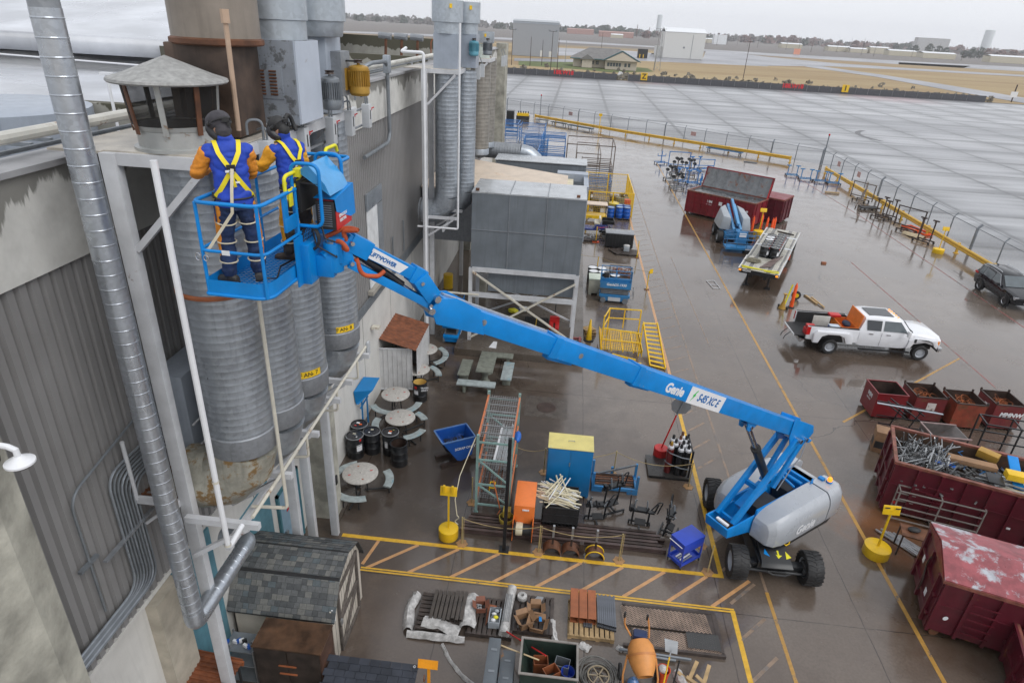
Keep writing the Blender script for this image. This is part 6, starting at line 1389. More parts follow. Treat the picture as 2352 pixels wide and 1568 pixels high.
# pipe saddles
for k,x in enumerate((.49,1.05,1.78)):
 t=thing('pipe_saddle',['left half-pipe saddle stand with an upright handle bar','middle half-pipe saddle stand with an upright handle bar','yellow striped half-pipe saddle stand nearest the third rope post'][k],'stand',(x,14.62,0),group='half-pipe saddle stands')
 mb=MB();n=12
 for r0,r1 in((.25,.27),):
  vs=[];fs=[]
  for yy in(14.45,14.8):
   for i in range(n+1): a=PI*i/n;vs+=[(x+r0*cos(a),yy,r0*sin(a)),(x+r1*cos(a),yy,r1*sin(a))]
  m=2*(n+1)
  for i in range(n): a=2*i;fs+=[(a,a+1,a+3,a+2),(m+a,m+a+2,m+a+3,m+a+1),(a+1,m+a+1,m+a+3,a+3),(a,a+2,m+a+2,m+a)]
  mb.add(vs,fs)
 mb.B('half_pipe',RUST,t,smooth=50)
 if k==2:
  for yy in(14.47,14.75): MB().tube([(x+.275*cos(PI*i/n),yy,.275*sin(PI*i/n)) for i in range(n+1)],.02,5).B('yellow_stripe',YEL,t)
 MB().box(x-.03,x+.03,14.6,14.66,.26,.75).B('upright',RUSTD,t);MB().box(x-.032,x+.032,14.58,14.6,.55,.98).box(x-.032,x+.032,14.6,14.66,.75,.98).B('worn_tip',STEEL,t)
one(MB().lathe([(.02,-.03),(.11,-.03),(.11,.03),(.02,.03)],(1.36,14.6,.11),16,axis='Y').box(1.3,1.42,14.55,14.68,.2,.42),'beam_caster',RUSTD,'single caster wheel in a bracket between the saddle stands','caster',(1.36,14.6,0))
# black welding jigs
def jig(x,y,rz,label,seed,h=.75):
 rnd=random.Random(seed);t=thing('welding_jig',label,'jig',(x,y,0),rz,'black wheeled welding jigs');P=Rz((x,y,0),rz)
 MB().beam(P(-.35,-.25,.1),P(.35,-.25,.1),.05).beam(P(-.35,.25,.1),P(.35,.25,.1),.05).beam(P(0,-.25,.1),P(0,.25,.1),.05).B('base_frame',BLACK,t)
 for a,b in((-.33,-.25),(.33,-.25),(-.33,.25),(.33,.25)): MB().lathe([(.0,-.02),(.05,-.02),(.05,.02),(0,.02)],P(a,b,.05),12,axis='X').B('caster',BLACKM,t)
 for a in(-.25,.25): MB().beam(P(a,.1,.1),P(a,.0,h),.05,.05).B('leg',BLACK,t)
 MB().beam(P(-.4,0,h),P(.4,0,h),.12,.06).cbox(P(.0,0,h+.06),.3,.2,.05,rz=rz).cbox(P(-.3,.02,h+.08),.1,.16,.1,rz=rz).B('table',BLACK,t)
 for k in range(7):
  a=rnd.uniform(-.4,.4);b=rnd.uniform(-.12,.12);mb=MB().beam(P(a,b,h),P(a+rnd.uniform(-.12,.12),b+rnd.uniform(-.1,.1),h+rnd.uniform(.12,.5)),.03,.05);mb.B('clamp_arm',BLACK if k%3 else COND,t)
 MB().tube(fillet([P(.3,.1,h),P(.5,.15,h+.3),P(.62,.15,h+.32),P(.5,.1,h-.1)],.04,3),.022,6).B('handle',BLACK,t)
 MB().cbox(P(0,-.05,.35),.34,.22,.04,rz=rz,rx=.3).B('tray',BLACKM,t)
jig(1.85,16.0,.15,'black jig table nearest the black bin',1);jig(2.35,16.75,.5,'tall black jig right behind the first, nearest the stillage',2,.95);jig(3.2,15.95,-.1,'black jig table with curved handle in the middle of the row',3)
jig(4.1,15.85,1.2,'narrow upright black jig, rightmost and closest to the blue cart',4,.8)
# gas cylinder pallet
t=thing('cylinder_pallet','flat black steel plate pallet carrying strapped gas cylinders','pallet',(4.4,19.2,0));MB().box(3.75,5.2,18.62,19.85,.08,.13).B('deck_plate',mat('black deck plate',(.03,.028,.026),.3,v=.3,rust=.15),t,bevel=.01)
MB().box(3.78,5.18,18.65,18.75,0,.08).box(3.78,5.18,19.7,19.8,0,.08).B('runner',BLACK,t)
for y in(18.7,19.75): MB().box(5.12,5.18,y,y+.06,.13,1.25).B('side_post',BLACK,t)
MB().box(5.13,5.17,18.76,19.75,1.15,1.2).box(5.13,5.17,18.76,19.75,.5,.55).B('side_rail',BLACK,t)
cyl=[(4.42,18.95,REDP),(4.75,18.85,BLACK),(5.0,18.85,BLACK),(4.6,19.15,BLACK),(4.85,19.1,BLACK),(5.03,19.15,BLACK),(4.55,19.4,COND),(4.8,19.4,REDP),(5.0,19.42,BLACK),(4.9,19.65,RUST)]
for k,(x,y,mt) in enumerate(cyl):
 t=thing('gas_cylinder',['dark red gas cylinder with gold valve at the left front','front middle black gas cylinder','front right black gas cylinder','black gas cylinder behind the red one','black gas cylinder in the centre of the group','black gas cylinder at the right edge of the second row','grey capped gas cylinder in the third row left','dark red capped gas cylinder in the third row','black capped gas cylinder in the third row right','brown capped gas cylinder at the back of the group'][k],'gas cylinder',(x,y,.13),group='gas cylinders on the black pallet')
 mb=MB().lathe([(0,0),(.11,0),(.115,.02),(.115,1.0),(.105,1.06),(.075,1.12),(.04,1.15)],(x,y,.13),18);mb.B('cylinder_body',mat('dark red cylinder',(.14,.015,.015),.35) if mt is REDP else BLACK,t,smooth=50)
 MB().lathe([(.112,1.02),(.10,1.08),(.078,1.125),(.05,1.13)],(x,y,.132),18).B('white_collar_label',WHITEP,t,smooth=50)
 mb=MB().lathe([(.045,1.13),(.05,1.16),(.05,1.24),(.035,1.28),(0,1.29)],(x,y,.13),12);mb.B('valve_cap',GOLD if k==0 else(RUST if k in(7,9) else BLACKM),t,smooth=50)
t=thing('cylinder_strap','dark straps wound round the gas cylinders','strap',(4.7,19,.7))
for z in(.5,.95): MB().tube([(4.28,18.95,z+.1),(4.42,18.81,z+.06),(4.8,18.7,z),(5.13,18.72,z-.05)],.022,5).B('strap_band',COND,t)
# octagonal sign seen from behind on red drum base
t=thing('octagon_sign','bare metal back of an octagonal sign on a leaning red pole','sign',(4.42,20.05,0))
MB().lathe([(.26,0),(.26,.42),(.24,.44),(0,.44)],(4.3,19.95,0),22).B('drum_base',REDP,t,smooth=40)
MB().tube([(4.3,19.95,.4),(4.62,19.95,1.9)],.03,8).B('pole',REDP,t)
mb=MB();c=V((4.72,19.95,2.3));M=Matrix.Rotation(-.2,3,'Y');mb.prism([(.37*cos(PI/8+k*PI/4),.37*sin(PI/8+k*PI/4)) for k in range(8)],-.006,.006,lambda a,b,cc:c+M@V((a,cc,b))).B('sign_plate',STEEL,t);MB().tube([(4.62,19.92,1.9),(4.76,19.92,2.5)],.022,6).B('bracket',COND,t)
# royal blue cart
t=thing('tool_cart','royal blue two-tier tool cart on casters','cart',(4.45,14.85,0),R(-38));P=Rz((4.45,14.85,0),R(38))
def PB(mb,a0,a1,b0,b1,z0,z1): mb.hexa([P(a0,b0,z0),P(a1,b0,z0),P(a1,b1,z0),P(a0,b1,z0)],[P(a0,b0,z1),P(a1,b0,z1),P(a1,b1,z1),P(a0,b1,z1)])
mb=MB();PB(mb,-.42,.42,-.27,.27,.6,.95);mb.B('top_box',ROYAL,t,bevel=.01)
mb=MB();PB(mb,-.43,.43,-.28,.28,.93,.96);mb.B('lid',ROYAL,t,bevel=.008)
for a,b in((-.4,-.25),(.4,-.25),(-.4,.25),(.4,.25)): mb=MB();PB(mb,a-.02,a+.02,b-.02,b+.02,.1,.6);mb.B('leg',ROYAL,t);MB().lathe([(0,-.015),(.05,-.015),(.05,.015),(0,.015)],P(a,b,.05),12,axis='X').B('caster',BLACKM,t)
mb=MB();PB(mb,-.42,.42,-.27,-.25,.12,.22);PB(mb,-.42,.42,.25,.27,.12,.22);PB(mb,-.42,-.4,-.25,.25,.12,.22);PB(mb,.4,.42,-.25,.25,.12,.22);PB(mb,-.4,.4,-.25,.25,.12,.13);mb.B('lower_tray',ROYAL,t)
MB().tube([P(-.5,-.25,.88),P(-.5,.25,.88)],.014,8).B('push_bar',WHITEP,t)
for k in range(4): one(MB().beam(P(-.25,-.15+k*.08,.15),P(.2,-.12+k*.08,.15),.04,.03),'hand_tool',WHITEP if k%2 else STEEL,'small metal tools lying on the lower tray of the royal blue cart','tool',P(0,-.1+k*.08,.15),group='tools on the cart tray')
# foreground row
# dark square tubes on the wrapped pallet
for k in range(8):
 x=-2.62+k*.115;mb=MB();y0=11.5+.02*(k%3);y1=12.45;z=.17 if k<5 else .22;w_=.09
 mb.box(x,x+w_,y0,y1,z,z+.012).box(x,x+w_,y0,y1,z+w_-.01,z+w_).box(x,x+.01,y0,y1,z+.012,z+w_-.01).box(x+w_-.01,x+w_,y0,y1,z+.012,z+w_-.01)
 one(mb,'square_tube',mat('oiled dark steel',(.07,.058,.05),.3,.4,v=.3),ORD[k]+' from the left of the dark square tubes on the draped pallet','tube',(x,12,z),group='dark square tubes on the draped pallet')
def film(name,label,pts,w_,h_,seed,mt=PLASW):
 """crumpled plastic film"""
 rnd=random.Random(seed);mb=MB();P=[V(p) for p in pts];vs=[];fs=[];n=7;m=len(P)*3
 Q=[]
 for i in range(m):
  f_=i/(m-1)*(len(P)-1);k=min(int(f_),len(P)-2);Q.append(P[k].lerp(P[k+1],f_-k))
 for i,q in enumerate(Q):
  d=(Q[min(i+1,m-1)]-Q[max(i-1,0)]).normalized();s_=d.cross(Z).normalized()
  for k in range(n): u=(k/(n-1)-.5);vs.append(q+s_*(u*w_*(.8+.4*rnd.random()))+Z*(h_*(1-(2*u)**2)+rnd.uniform(-.02,.03)*(1 if 0<k<n-1 else .2)))
 for i in range(m-1):
  for k in range(n-1): a=i*n+k;fs.append((a,a+1,a+n+1,a+n))
 mb.add(vs,fs);return one(mb,name,mt,label,'plastic film',P[0],smooth=30)
film('plastic_film','crumpled clear film lying along the left edge of the draped pallet',[(-3.12,12.4,.03),(-3.2,11.9,.05),(-3.1,11.2,.04)],.28,.13,1)
film('plastic_film','long roll of clear film along the near edge of the draped pallet',[(-3.1,11.12,.03),(-2.4,11.12,.05),(-1.6,11.14,.03)],.2,.12,2)
film('plastic_film','clear film bunched over the front of the dark square tubes',[(-2.75,11.5,.15),(-2.3,11.42,.17),(-1.75,11.3,.12)],.34,.08,3)
film('plastic_film','clear film heaped between the dark tubes and the dark pallet',[(-1.55,12.45,.16),(-1.65,12.0,.2),(-1.6,11.4,.16)],.45,.12,4)
film('plastic_film','torn twist of clear film on the bare concrete near the orange sign',[(-2.15,10.95,.01),(-1.85,10.5,.01),(-1.5,10.15,.01),(-1.1,9.9,.01)],.1,.05,5)
film('plastic_film','clear film trailing off the pallet with brown boxes',[(.6,12.0,.1),(.68,11.5,.05),(.85,11.25,.01)],.16,.05,6)
film('plastic_film','bunch of clear film below the new pallet',[(1.35,11.45,.01),(1.6,11.3,.01)],.25,.06,7);film('plastic_film','small scrap of clear film right of the new pallet',[(2.3,11.5,.01),(2.45,11.4,.01)],.18,.04,8)
mb=MB().tube([(-.55,12.85,.2),(-.6,12.0,.22),(-.62,11.3,.2)],[.13,.12,.14],10);t=one(mb,'wrapped_bundle',PLASW,'long plastic wrapped bundle of rods between the two dark pallets','bundle',(-.6,12,.1),smooth=60)
for k in range(5): one(MB().tube([(-.68+k*.04,12.5,.33),(-.7+k*.04,11.6,.34)],.012,6),'steel_rod',STEEL,'steel rods showing through the wrapped bundle','rod',(-.65+k*.04,12,.33),group='rods of the wrapped bundle')
def obox(x,y,z,s,rz,label,mt=BRNC,h=.16,fl=.12):
 t=thing('cardboard_box',label,'box',(x,y,z),rz);P=Rz((x,y,z),rz);mb=MB();a=s/2
 for (u0,u1,v0,v1) in((-a,a,-a,-a+.01),(-a,a,a-.01,a),(-a,-a+.01,-a,a),(a-.01,a,-a,a)): mb.hexa([P(u0,v0,0),P(u1,v0,0),P(u1,v1,0),P(u0,v1,0)],[P(u0,v0,h),P(u1,v0,h),P(u1,v1,h),P(u0,v1,h)])
 mb.B('box_wall',mt,t)
 for d in((1,0),(-1,0),(0,1),(0,-1)):
  mb=MB();u=V(d+(0,));w2=V((-u.y,u.x,0));c=u*a;p=[c-w2*a,c+w2*a,c+w2*a*.9+u*fl*.8,c-w2*a*.9+u*fl*.8];mb.quad(*[P(q.x,q.y,h+(.0 if i<2 else .08)) for i,q in enumerate(p)]);mb.B('flap',mt,t)
 return t
obox(-1.32,12.05,.16,.26,.2,'opened red-brown box with loose parts on the film heap',mat('red brown card',(.20,.075,.045),.7))
for k in range(5): one(MB().cbox((-1.32+random.uniform(-.08,.08),12.05+random.uniform(-.08,.08),.24),.1,.04,.05,rz=k),'metal_part',STEEL,'small metal parts inside the red-brown box','metal part',(-1.32,12.05,.2+k*.001),group='parts in the red-brown box')
one(MB().prism([(-1.15,12.25),(-.9,12.22),(-1.13,11.55)],.145,.16),'gusset_plate',RUSTO,'rust-red triangular gusset plate on the dark pallet','plate',(-1.05,12.0,.15))
t=thing('parts_tray','grey open tray of gloves and bottles on the dark pallet','tray',(-.9,11.75,.14));mb=MB()
for a in((-1.06,-.76,11.5,11.52),(-1.06,-.76,11.98,12.0),(-1.06,-1.04,11.52,11.98),(-.78,-.76,11.52,11.98)): mb.box(*a,.14,.36)
mb.box(-1.06,-.76,11.5,12,.14,.16).B('tray_shell',GREYD,t,bevel=.01)
rnd=random.Random(5)
for k,(mt,nm,lb) in enumerate(((WHITEP,'rag','white crumpled rag in the grey tray'),(YELP,'glove','yellow green glove in the grey tray'),(WHITEP,'bottle','white bottle lying in the grey tray'),(GREYD,'rag','grey rag in the grey tray corner'))): mb=MB();mb.ell((-.92+.06*(k%2-.3),11.62+.1*k,.31),.07,.05 if nm!='bottle' else .03,.05,10,6);one(mb,nm,mt,lb,nm,(-.92,11.6+.1*k,.28),smooth=60)
obox(-.12,11.75,.15,.34,.5,'opened brown box at the left front of the box pallet',h=.2);obox(.22,11.7,.15,.36,-.15,'flattened brown box with blue tape at the front of the box pallet',h=.14)
obox(.15,12.15,.15,.3,.1,'brown box with a pile of brackets behind the taped one',h=.16)
one(MB().cbox((.28,11.85,.31),.07,.2,.004,rz=.1),'blue_tape',BLUE,'strip of blue tape on the flattened brown box','tape',(.28,11.85,.3))
for k in range(8): one(MB().beam((.05+k*.03,12.45+.02*(k%3),.2),(.18+k*.02,12.6,.25),.03,.03),'angle_bracket',STEEL,'small steel brackets heaped at the back of the box pallet','bracket',(.1+k*.03,12.5,.2),group='brackets on the box pallet')
one(MB().lathe([(.05,0),(.13,.02),(.14,.08),(.13,.14),(.05,.16),(.05,0)],(-.25,12.55,.15),18),'wrapped_coil',PLASW,'plastic wrapped coil standing at the back left of the box pallet','coil',(-.25,12.55,.15),smooth=50)
# tubes on the new pallet
for k in range(3):
 x=1.06+k*.235;mb=MB();y0,y1=11.98,12.95;z=.145;w_=.215;h=.2
 mb.box(x,x+w_,y0,y1,z,z+.01).box(x,x+w_,y0,y1,z+h-.01,z+h).box(x,x+.01,y0,y1,z+.01,z+h-.01).box(x+w_-.01,x+w_,y0,y1,z+.01,z+h-.01);one(mb,'rusty_square_tube',RUSTO,['left','middle','right'][k]+' of three wide rust-orange square tubes on the new pallet','tube',(x,12.4,z),group='rust-orange tubes on the new pallet')
ST=mat('blue grey tube steel',(.13,.14,.16),.35,.5,v=.2)
for r_ in range(2):
 for k in range(9):
  x=1.78+k*.055;y0=11.95-.01*k-(.0 if r_ else .05);z=.145+r_*.07+(.0 if k<5 else 0);mb=MB();w_=.05;h=.065;y1=12.9-(.05*(k%2))
  mb.box(x,x+w_,y0,y1,z,z+.006).box(x,x+w_,y0,y1,z+h-.006,z+h).box(x,x+.006,y0,y1,z+.006,z+h-.006).box(x+w_-.006,x+w_,y0,y1,z+.006,z+h-.006);one(mb,'thin_square_tube',ST,'thin blue-grey square tubes packed beside the rust-orange ones','tube',(x,12.4,z),group='thin grey tubes on the new pallet')
for k in range(4): x=1.42+k*.06;one(MB().box(x,x+.05,11.86,11.97,.145,.2),'tube_offcut',ST,'short grey tube ends below the rust-orange tubes','tube',(x,11.9,.145),group='short tube ends on the new pallet')
# expanded metal stack
t=thing('expanded_metal_stack','stack of rusty expanded metal sheets on a low dark pallet','sheet stack',(3.7,12.1,0))
MB().box(2.45,5.05,11.5,11.58,.0,.1).box(2.5,5.0,12.8,12.88,0,.1).box(4.9,5.03,11.6,12.8,0,.1).B('timber_base',WOODD,t)
EXP=mat('expanded metal rust',(.30,.22,.17),.5,.3,v=.4,sc_=2)
def expm(mb,x0,x1,y0,y1,z,dx=.11,dy=.055,skew=0):
 nx=int((x1-x0)/dx);ny=int((y1-y0)/dy)
 for j in range(ny):
  pts=[]
  for i in range(nx*2+1): pts.append(V((x0+i*dx/2+skew*j*dy,y0+j*dy+(dy*.45 if (i%2) else -dy*.45),z+.008*(i%2))))
  w_=.012;vs=[];fs=[]
  for p in pts: vs+=[p+V((0,-w_,0)),p+V((0,w_,.006))]
  for i in range(len(pts)-1): fs.append((2*i,2*i+2,2*i+3,2*i+1))
  mb.add(vs,fs)
for k in range(1): mb=MB();expm(mb,2.5+.03*k,4.85-.03*k,12.18-.01*k,12.82,.1+k*.02,skew=-.12);mb.B('expanded_sheet',EXP,t)
for k in range(1): mb=MB();expm(mb,2.75,4.95-.05*k,11.55,12.14,.09+k*.02,skew=-.05);mb.B('expanded_sheet',EXP,t)
mb=MB();expm(mb,4.1,4.95,11.62,12.1,.15,.06,.03);mb.B('fine_expanded_sheet',mat('dark expanded metal',(.06,.06,.06),.45,.5),t)
MB().box(2.55,4.9,12.15,12.8,.08,.09).box(2.7,4.9,11.55,12.1,.07,.08).B('backing_sheet',WOODD,t)
for k,(a,b) in enumerate((((2.34,11.38,.08),(4.14,11.32,.08)),((2.9,11.28,.08),(3.75,11.24,.08)))): one(MB().tube([a,b],.035,8),'loose_pipe',COND,['longer','shorter'][k]+' grey pipe lying behind the cement mixer','pipe',a)
# cement mixer
t=thing('cement_mixer','orange cement mixer with its dark mouth towards the camera','cement mixer',(2.75,10.5,0));ax=V((.12,-.72,-.35)).normalized();c=V((2.77,10.75,.72))
M=Matrix((ax.orthogonal().normalized(),ax.cross(ax.orthogonal().normalized()),ax)).transposed()
MB().lathe([(.0,-.36),(.22,-.35),(.31,-.2),(.335,0),(.33,.1),(.26,.32),(.19,.46),(.175,.46),(.25,.3),(.30,.05),(.2,-.28),(0,-.3)],c,30,M=M).B('drum',mat('mixer orange',(.62,.26,.07),.5,v=.12,dirt=.15),t,smooth=40)
MB().lathe([(.325,-.02),(.345,-.02),(.345,.03),(.325,.03)],c,30,M=M).B('drum_band',mat('mixer band',(.5,.2,.06),.5),t)
MB().beam(c-ax*.2,c+ax*.4+V((0,0,.05)),.02,.06).B('paddle',RUSTD,t)
for sx in(-1,1): mb=MB().tube(fillet([V((2.72+sx*.22,11.1,.95)),V((2.62+sx*.3,11.2,1.2)),V((2.55+sx*.27,11.15,1.62))],.1,4),.022,8);h_=mb.B('push_handle',MATS['mixer orange'],t);MB().tube([V((2.55+sx*.27,11.15,1.5)),V((2.55+sx*.27,11.15,1.66))],.028,8).B('grip',BLACKM,h_)
MB().cbox((2.72,11.12,.95),.34,.24,.22,rz=-.1).B('motor_cover',mat('navy plastic',(.015,.03,.09),.4),t,bevel=.05)
for sx in(-1,1): MB().tube([(2.77+sx*.34,10.75,.7),(2.77+sx*.42,10.5,.3),(2.77+sx*.4,10.3,.05)],.025,8).B('frame_leg',MATS['mixer orange'],t)
MB().lathe([(0.02,-.03),(.16,-.03),(.2,-.03),(.2,.03),(.16,.03),(.02,.03)],(2.3,10.65,.2),20,axis='X').B('wheel',RUB,t)
MB().lathe([(0.02,-.03),(.16,-.03),(.2,-.03),(.2,.03),(.16,.03),(.02,.03)],(3.2,10.7,.2),20,axis='X').B('wheel',RUB,t)
one(MB().lathe([(.13,0),(.14,.02),(.14,.34),(.1,.42),(.04,.46),(.04,.5),(0,.5)],(2.58,10.3,0),20),'water_bottle',mat('blue water bottle',(.08,.17,.35),.15,spec=.8),'big translucent blue water bottle under the cement mixer','bottle',(2.58,10.3,0),smooth=40)
t=thing('orange_bucket','orange bucket full of crumpled rags with shovels leaning in it','bucket',(3.35,10.72,0));MB().lathe([(.12,0),(.15,.38),(.16,.38),(.15,.37),(.12,.3)],(3.35,10.72,0),22).B('bucket_shell',mat('orange bucket',(.75,.08,.02),.4),t,smooth=40);MB().ell((3.33,10.74,.36),.12,.12,.08,12,8).B('rag',PLASW,t)
t=thing('shovel','flat steel shovel with a yellow handle leaning on the orange bucket','shovel',(3.35,10.5,0));MB().tube([(3.3,10.35,.1),(3.42,10.75,.8)],.018,8).B('handle',YEL,t);MB().hexa([(3.32,10.85,.85),(3.6,10.8,.85),(3.58,10.82,.83),(3.34,10.87,.83)],[(3.3,11.05,1.05),(3.62,11.0,1.05),(3.62,11.02,1.03),(3.3,11.07,1.03)]).beam((3.42,10.75,.8),(3.46,10.85,.9),.03,.03).B('blade',STEEL,t)
one(MB().tube([(3.5,10.3,.02),(3.62,10.6,.9)],.022,8),'black_pole',BLACKM,'short black bar leaning beside the orange bucket','pole',(3.5,10.3,0))
film('plastic_film','crumpled grey film right of the orange bucket',[(3.75,10.95,.02),(3.85,10.6,.05),(3.8,10.3,.02)],.28,.15,12)
for k,(x,y,rz) in enumerate(((3.95,10.7,1.0),(4.15,10.6,1.1),(4.35,10.6,.9),(4.1,10.9,-.5),(4.4,10.8,-.4))): one(MB().cbox((x,y,.12+.03*k),.09,.55,.02,rz=rz,rx=.25),'broken_board',WOOD,'pale broken pallet boards in the bottom right corner of the foreground row','board',(x,y,.1+.03*k),group='broken pallet boards')
# hose coil
t=thing('hose_coil','big tangled coil of grey hose on the concrete','hose',(1.75,10.55,0));mb=MB();rnd=random.Random(2)
for k in range(11):
 r_=.22+.03*k;cx0=1.75+rnd.uniform(-.08,.08);cy0=10.55+rnd.uniform(-.07,.07);z=.03+.012*k;mb.tube([(cx0+r_*cos(a),cy0+r_*sin(a)*1.05,z+.02*sin(3*a+k)) for a in[i*2*PI/26 for i in range(26)]],.017,6,closed=True)
mb.B('coils',mat('grey hose',(.13,.125,.115),.5,v=.3),t,smooth=60)
mb=MB().lathe([(.24,.16),(.27,.16),(.27,.19),(.24,.19),(.24,.16)],(1.78,10.5,0),24)
for k in range(6): a=k*PI/3;mb.beam((1.78,10.5,.17),(1.78+.25*cos(a),10.5+.25*sin(a),.17),.03,.015)
mb.B('reel_rim',mat('tan reel',(.25,.2,.13),.5),t)
# grey cabinets lying flat
t=thing('steel_locker','narrow dark grey steel locker lying on its back','locker',(-.75,9.7,0));G3=mat('locker grey',(.10,.115,.13),.4,v=.1,rust=.06)
MB().box(-.9,-.62,9.0,10.35,.0,1.25).B('locker_body',G3,t,bevel=.01)
for y in(9.45,10.0): MB().box(-.82,-.68,y,y+.06,1.25,1.262).B('door_handle',COND,t)
t=thing('steel_locker','wide rust marked grey steel locker lying beside the narrow one','locker',(-.42,9.9,0))
MB().box(-.6,-.26,9.4,10.4,0,.8).B('locker_body',mat('locker grey rusty',(.10,.115,.13),.4,v=.1,rust=.3,rc=(.25,.12,.04)),t,bevel=.01)
for y in(9.65,10.1): MB().box(-.5,-.36,y,y+.05,.8,.812).B('door_handle',COND,t)
# green hopper with scrap
t=thing('scrap_bin','dark green steel bin with pale worn rim, holding rusty frames','bin',(.53,10.1,0));x0,x1,y0,y1=-.12,1.18,9.62,10.55
mb=MB();th=.025;DG=mat('dark green steel',(.02,.035,.028),.45,v=.3,rust=.1)
mb.hexa([(x0+.1,y0,.0),(x1,y0,.0),(x1,y0+th,.0),(x0+.1,y0+th,0)],[(x0,y0,1.1),(x1,y0,1.1),(x1,y0+th,1.1),(x0,y0+th,1.1)]).box(x0,x1,y1-th,y1,0,1.1).box(x1-th,x1,y0+th,y1-th,0,1.1).hexa([(x0+.3,y0+th,.2),(x0+.33,y0+th,.2),(x0+.33,y1-th,.2),(x0+.3,y1-th,.2)],[(x0,y0+th,1.1),(x0+.03,y0+th,1.1),(x0+.03,y1-th,1.1),(x0,y1-th,1.1)]).box(x0+.2,x1-th,y0+th,y1-th,.35,.38).B('bin_wall',DG,t)
mb=MB();PR=mat('pale worn rim',(.24,.22,.20),.5,v=.2);mb.box(x0-.03,x1+.03,y0-.03,y0+.02,1.1,1.13).box(x0-.03,x1+.03,y1-.02,y1+.03,1.1,1.13).box(x0-.03,x0+.02,y0+.02,y1-.02,1.1,1.13).box(x1-.02,x1+.03,y0+.02,y1-.02,1.1,1.13).B('rim',PR,t)
for k,(x,y,rz) in enumerate(((.35,10.2,.1),(.85,10.15,-.2),(.6,9.85,.6))):
 P=Rz((x,y,.55+.08*k),rz);mb=MB()
 for a in((-.17,.17,-.13,-.12),(-.17,.17,.12,.13),(-.17,-.16,-.12,.12),(.16,.17,-.12,.12)): mb.hexa([P(a[0],a[2],0),P(a[1],a[2],0),P(a[1],a[3],0),P(a[0],a[3],0)],[P(a[0],a[2],.32),P(a[1],a[2],.32),P(a[1],a[3],.32),P(a[0],a[3],.32)])
 one(mb,'rusty_box_frame',RUSTO if k!=1 else COND,['rusty square box frame at the back left of the green bin','grey square box frame at the back right of the green bin','rusty box frame lying in the middle of the green bin'][k],'frame',(x,y,.55+.08*k))
one(MB().lathe([(.12,.0),(.15,.36),(.16,.36),(.15,.35),(.12,.1),(0,.1)],(.98,9.92,.6),22),'blue_bucket',mat('bucket blue',(.01,.04,.32),.4),'blue bucket in the near right corner of the green bin','bucket',(.98,9.92,.6),smooth=40)
one(MB().tube([(-.45,11.15,.45),(.45,10.15,1.1)],.018,8).tube([(-.45,11.15,.45),(-.55,11.25,.4)],.022,8),'fibreglass_tool_handle',REDP,'red long handled tool leaning over the green bin','tool',(0,10.6,.8))
one(MB().tube([(-.62,10.4,.95),(.3,10.05,1.05)],.018,8),'wooden_tool_handle',mat('wooden handle',(.55,.42,.25),.5),'pale wooden tool handle laid from the lockers to the green bin','tool',(-.2,10.2,1.0))
# orange sign board on pole
t=thing('orange_sign','small blank orange sign board on a short orange post at the bottom edge','sign',(-2.12,9.3,0));MB().cbox((-2.12,9.2,1.6),.44,.02,.2,rx=-.35).B('board',mat('sign orange',(.78,.30,.01),.4),t);MB().box(-2.15,-2.09,9.24,9.3,0,1.5).B('post',MATS['sign orange'],t);MB().tube([(-2.2,9.2,1.25),(-2.2,9.14,1.2),(-2.2,9.14,1.1),(-2.2,9.22,1.05)],.015,6).B('clamp',RUST,t)
# shingled shed
t=thing('garden_shed','small gambrel roofed shed with grey shingles and cream plank end wall','shed',(-5.75,11.1,0))
SY0,SY1,SX0,SX1=10.1,12.15,-7.0,-4.6;ym=(SY0+SY1)/2
CRW=mat('cream planks',(.55,.50,.43),.6,v=.06,dirt=.2)
gp=[(SY0,0),(SY1,0),(SY1,1.7),(SY1-.3,2.25),(ym+.1,2.5),(SY0+.45,2.3),(SY0,1.75)]
MB().prism(gp,SX1-.04,SX1,lambda a,b,c:(c,a,b)).B('gable_wall',CRW,t)
mb=MB()
mb.box(SX0,SX1-.04,SY0,SY0+.03,0,1.55).box(SX0,SX1-.04,SY1-.03,SY1,0,1.5).box(SX0,SX0+.03,SY0,SY1,0,1.55).B('side_wall',CRW,t)
for k in range(11):
 y=SY0+.17*(k+1)
 if y<SY1-.05: mb=MB();mb.box(SX1,SX1+.004,y,y+.008,.02,1.7+(.5 if SY0+.4<y<SY1-.3 else 0));mb.B('plank_groove',BLACKM,t)
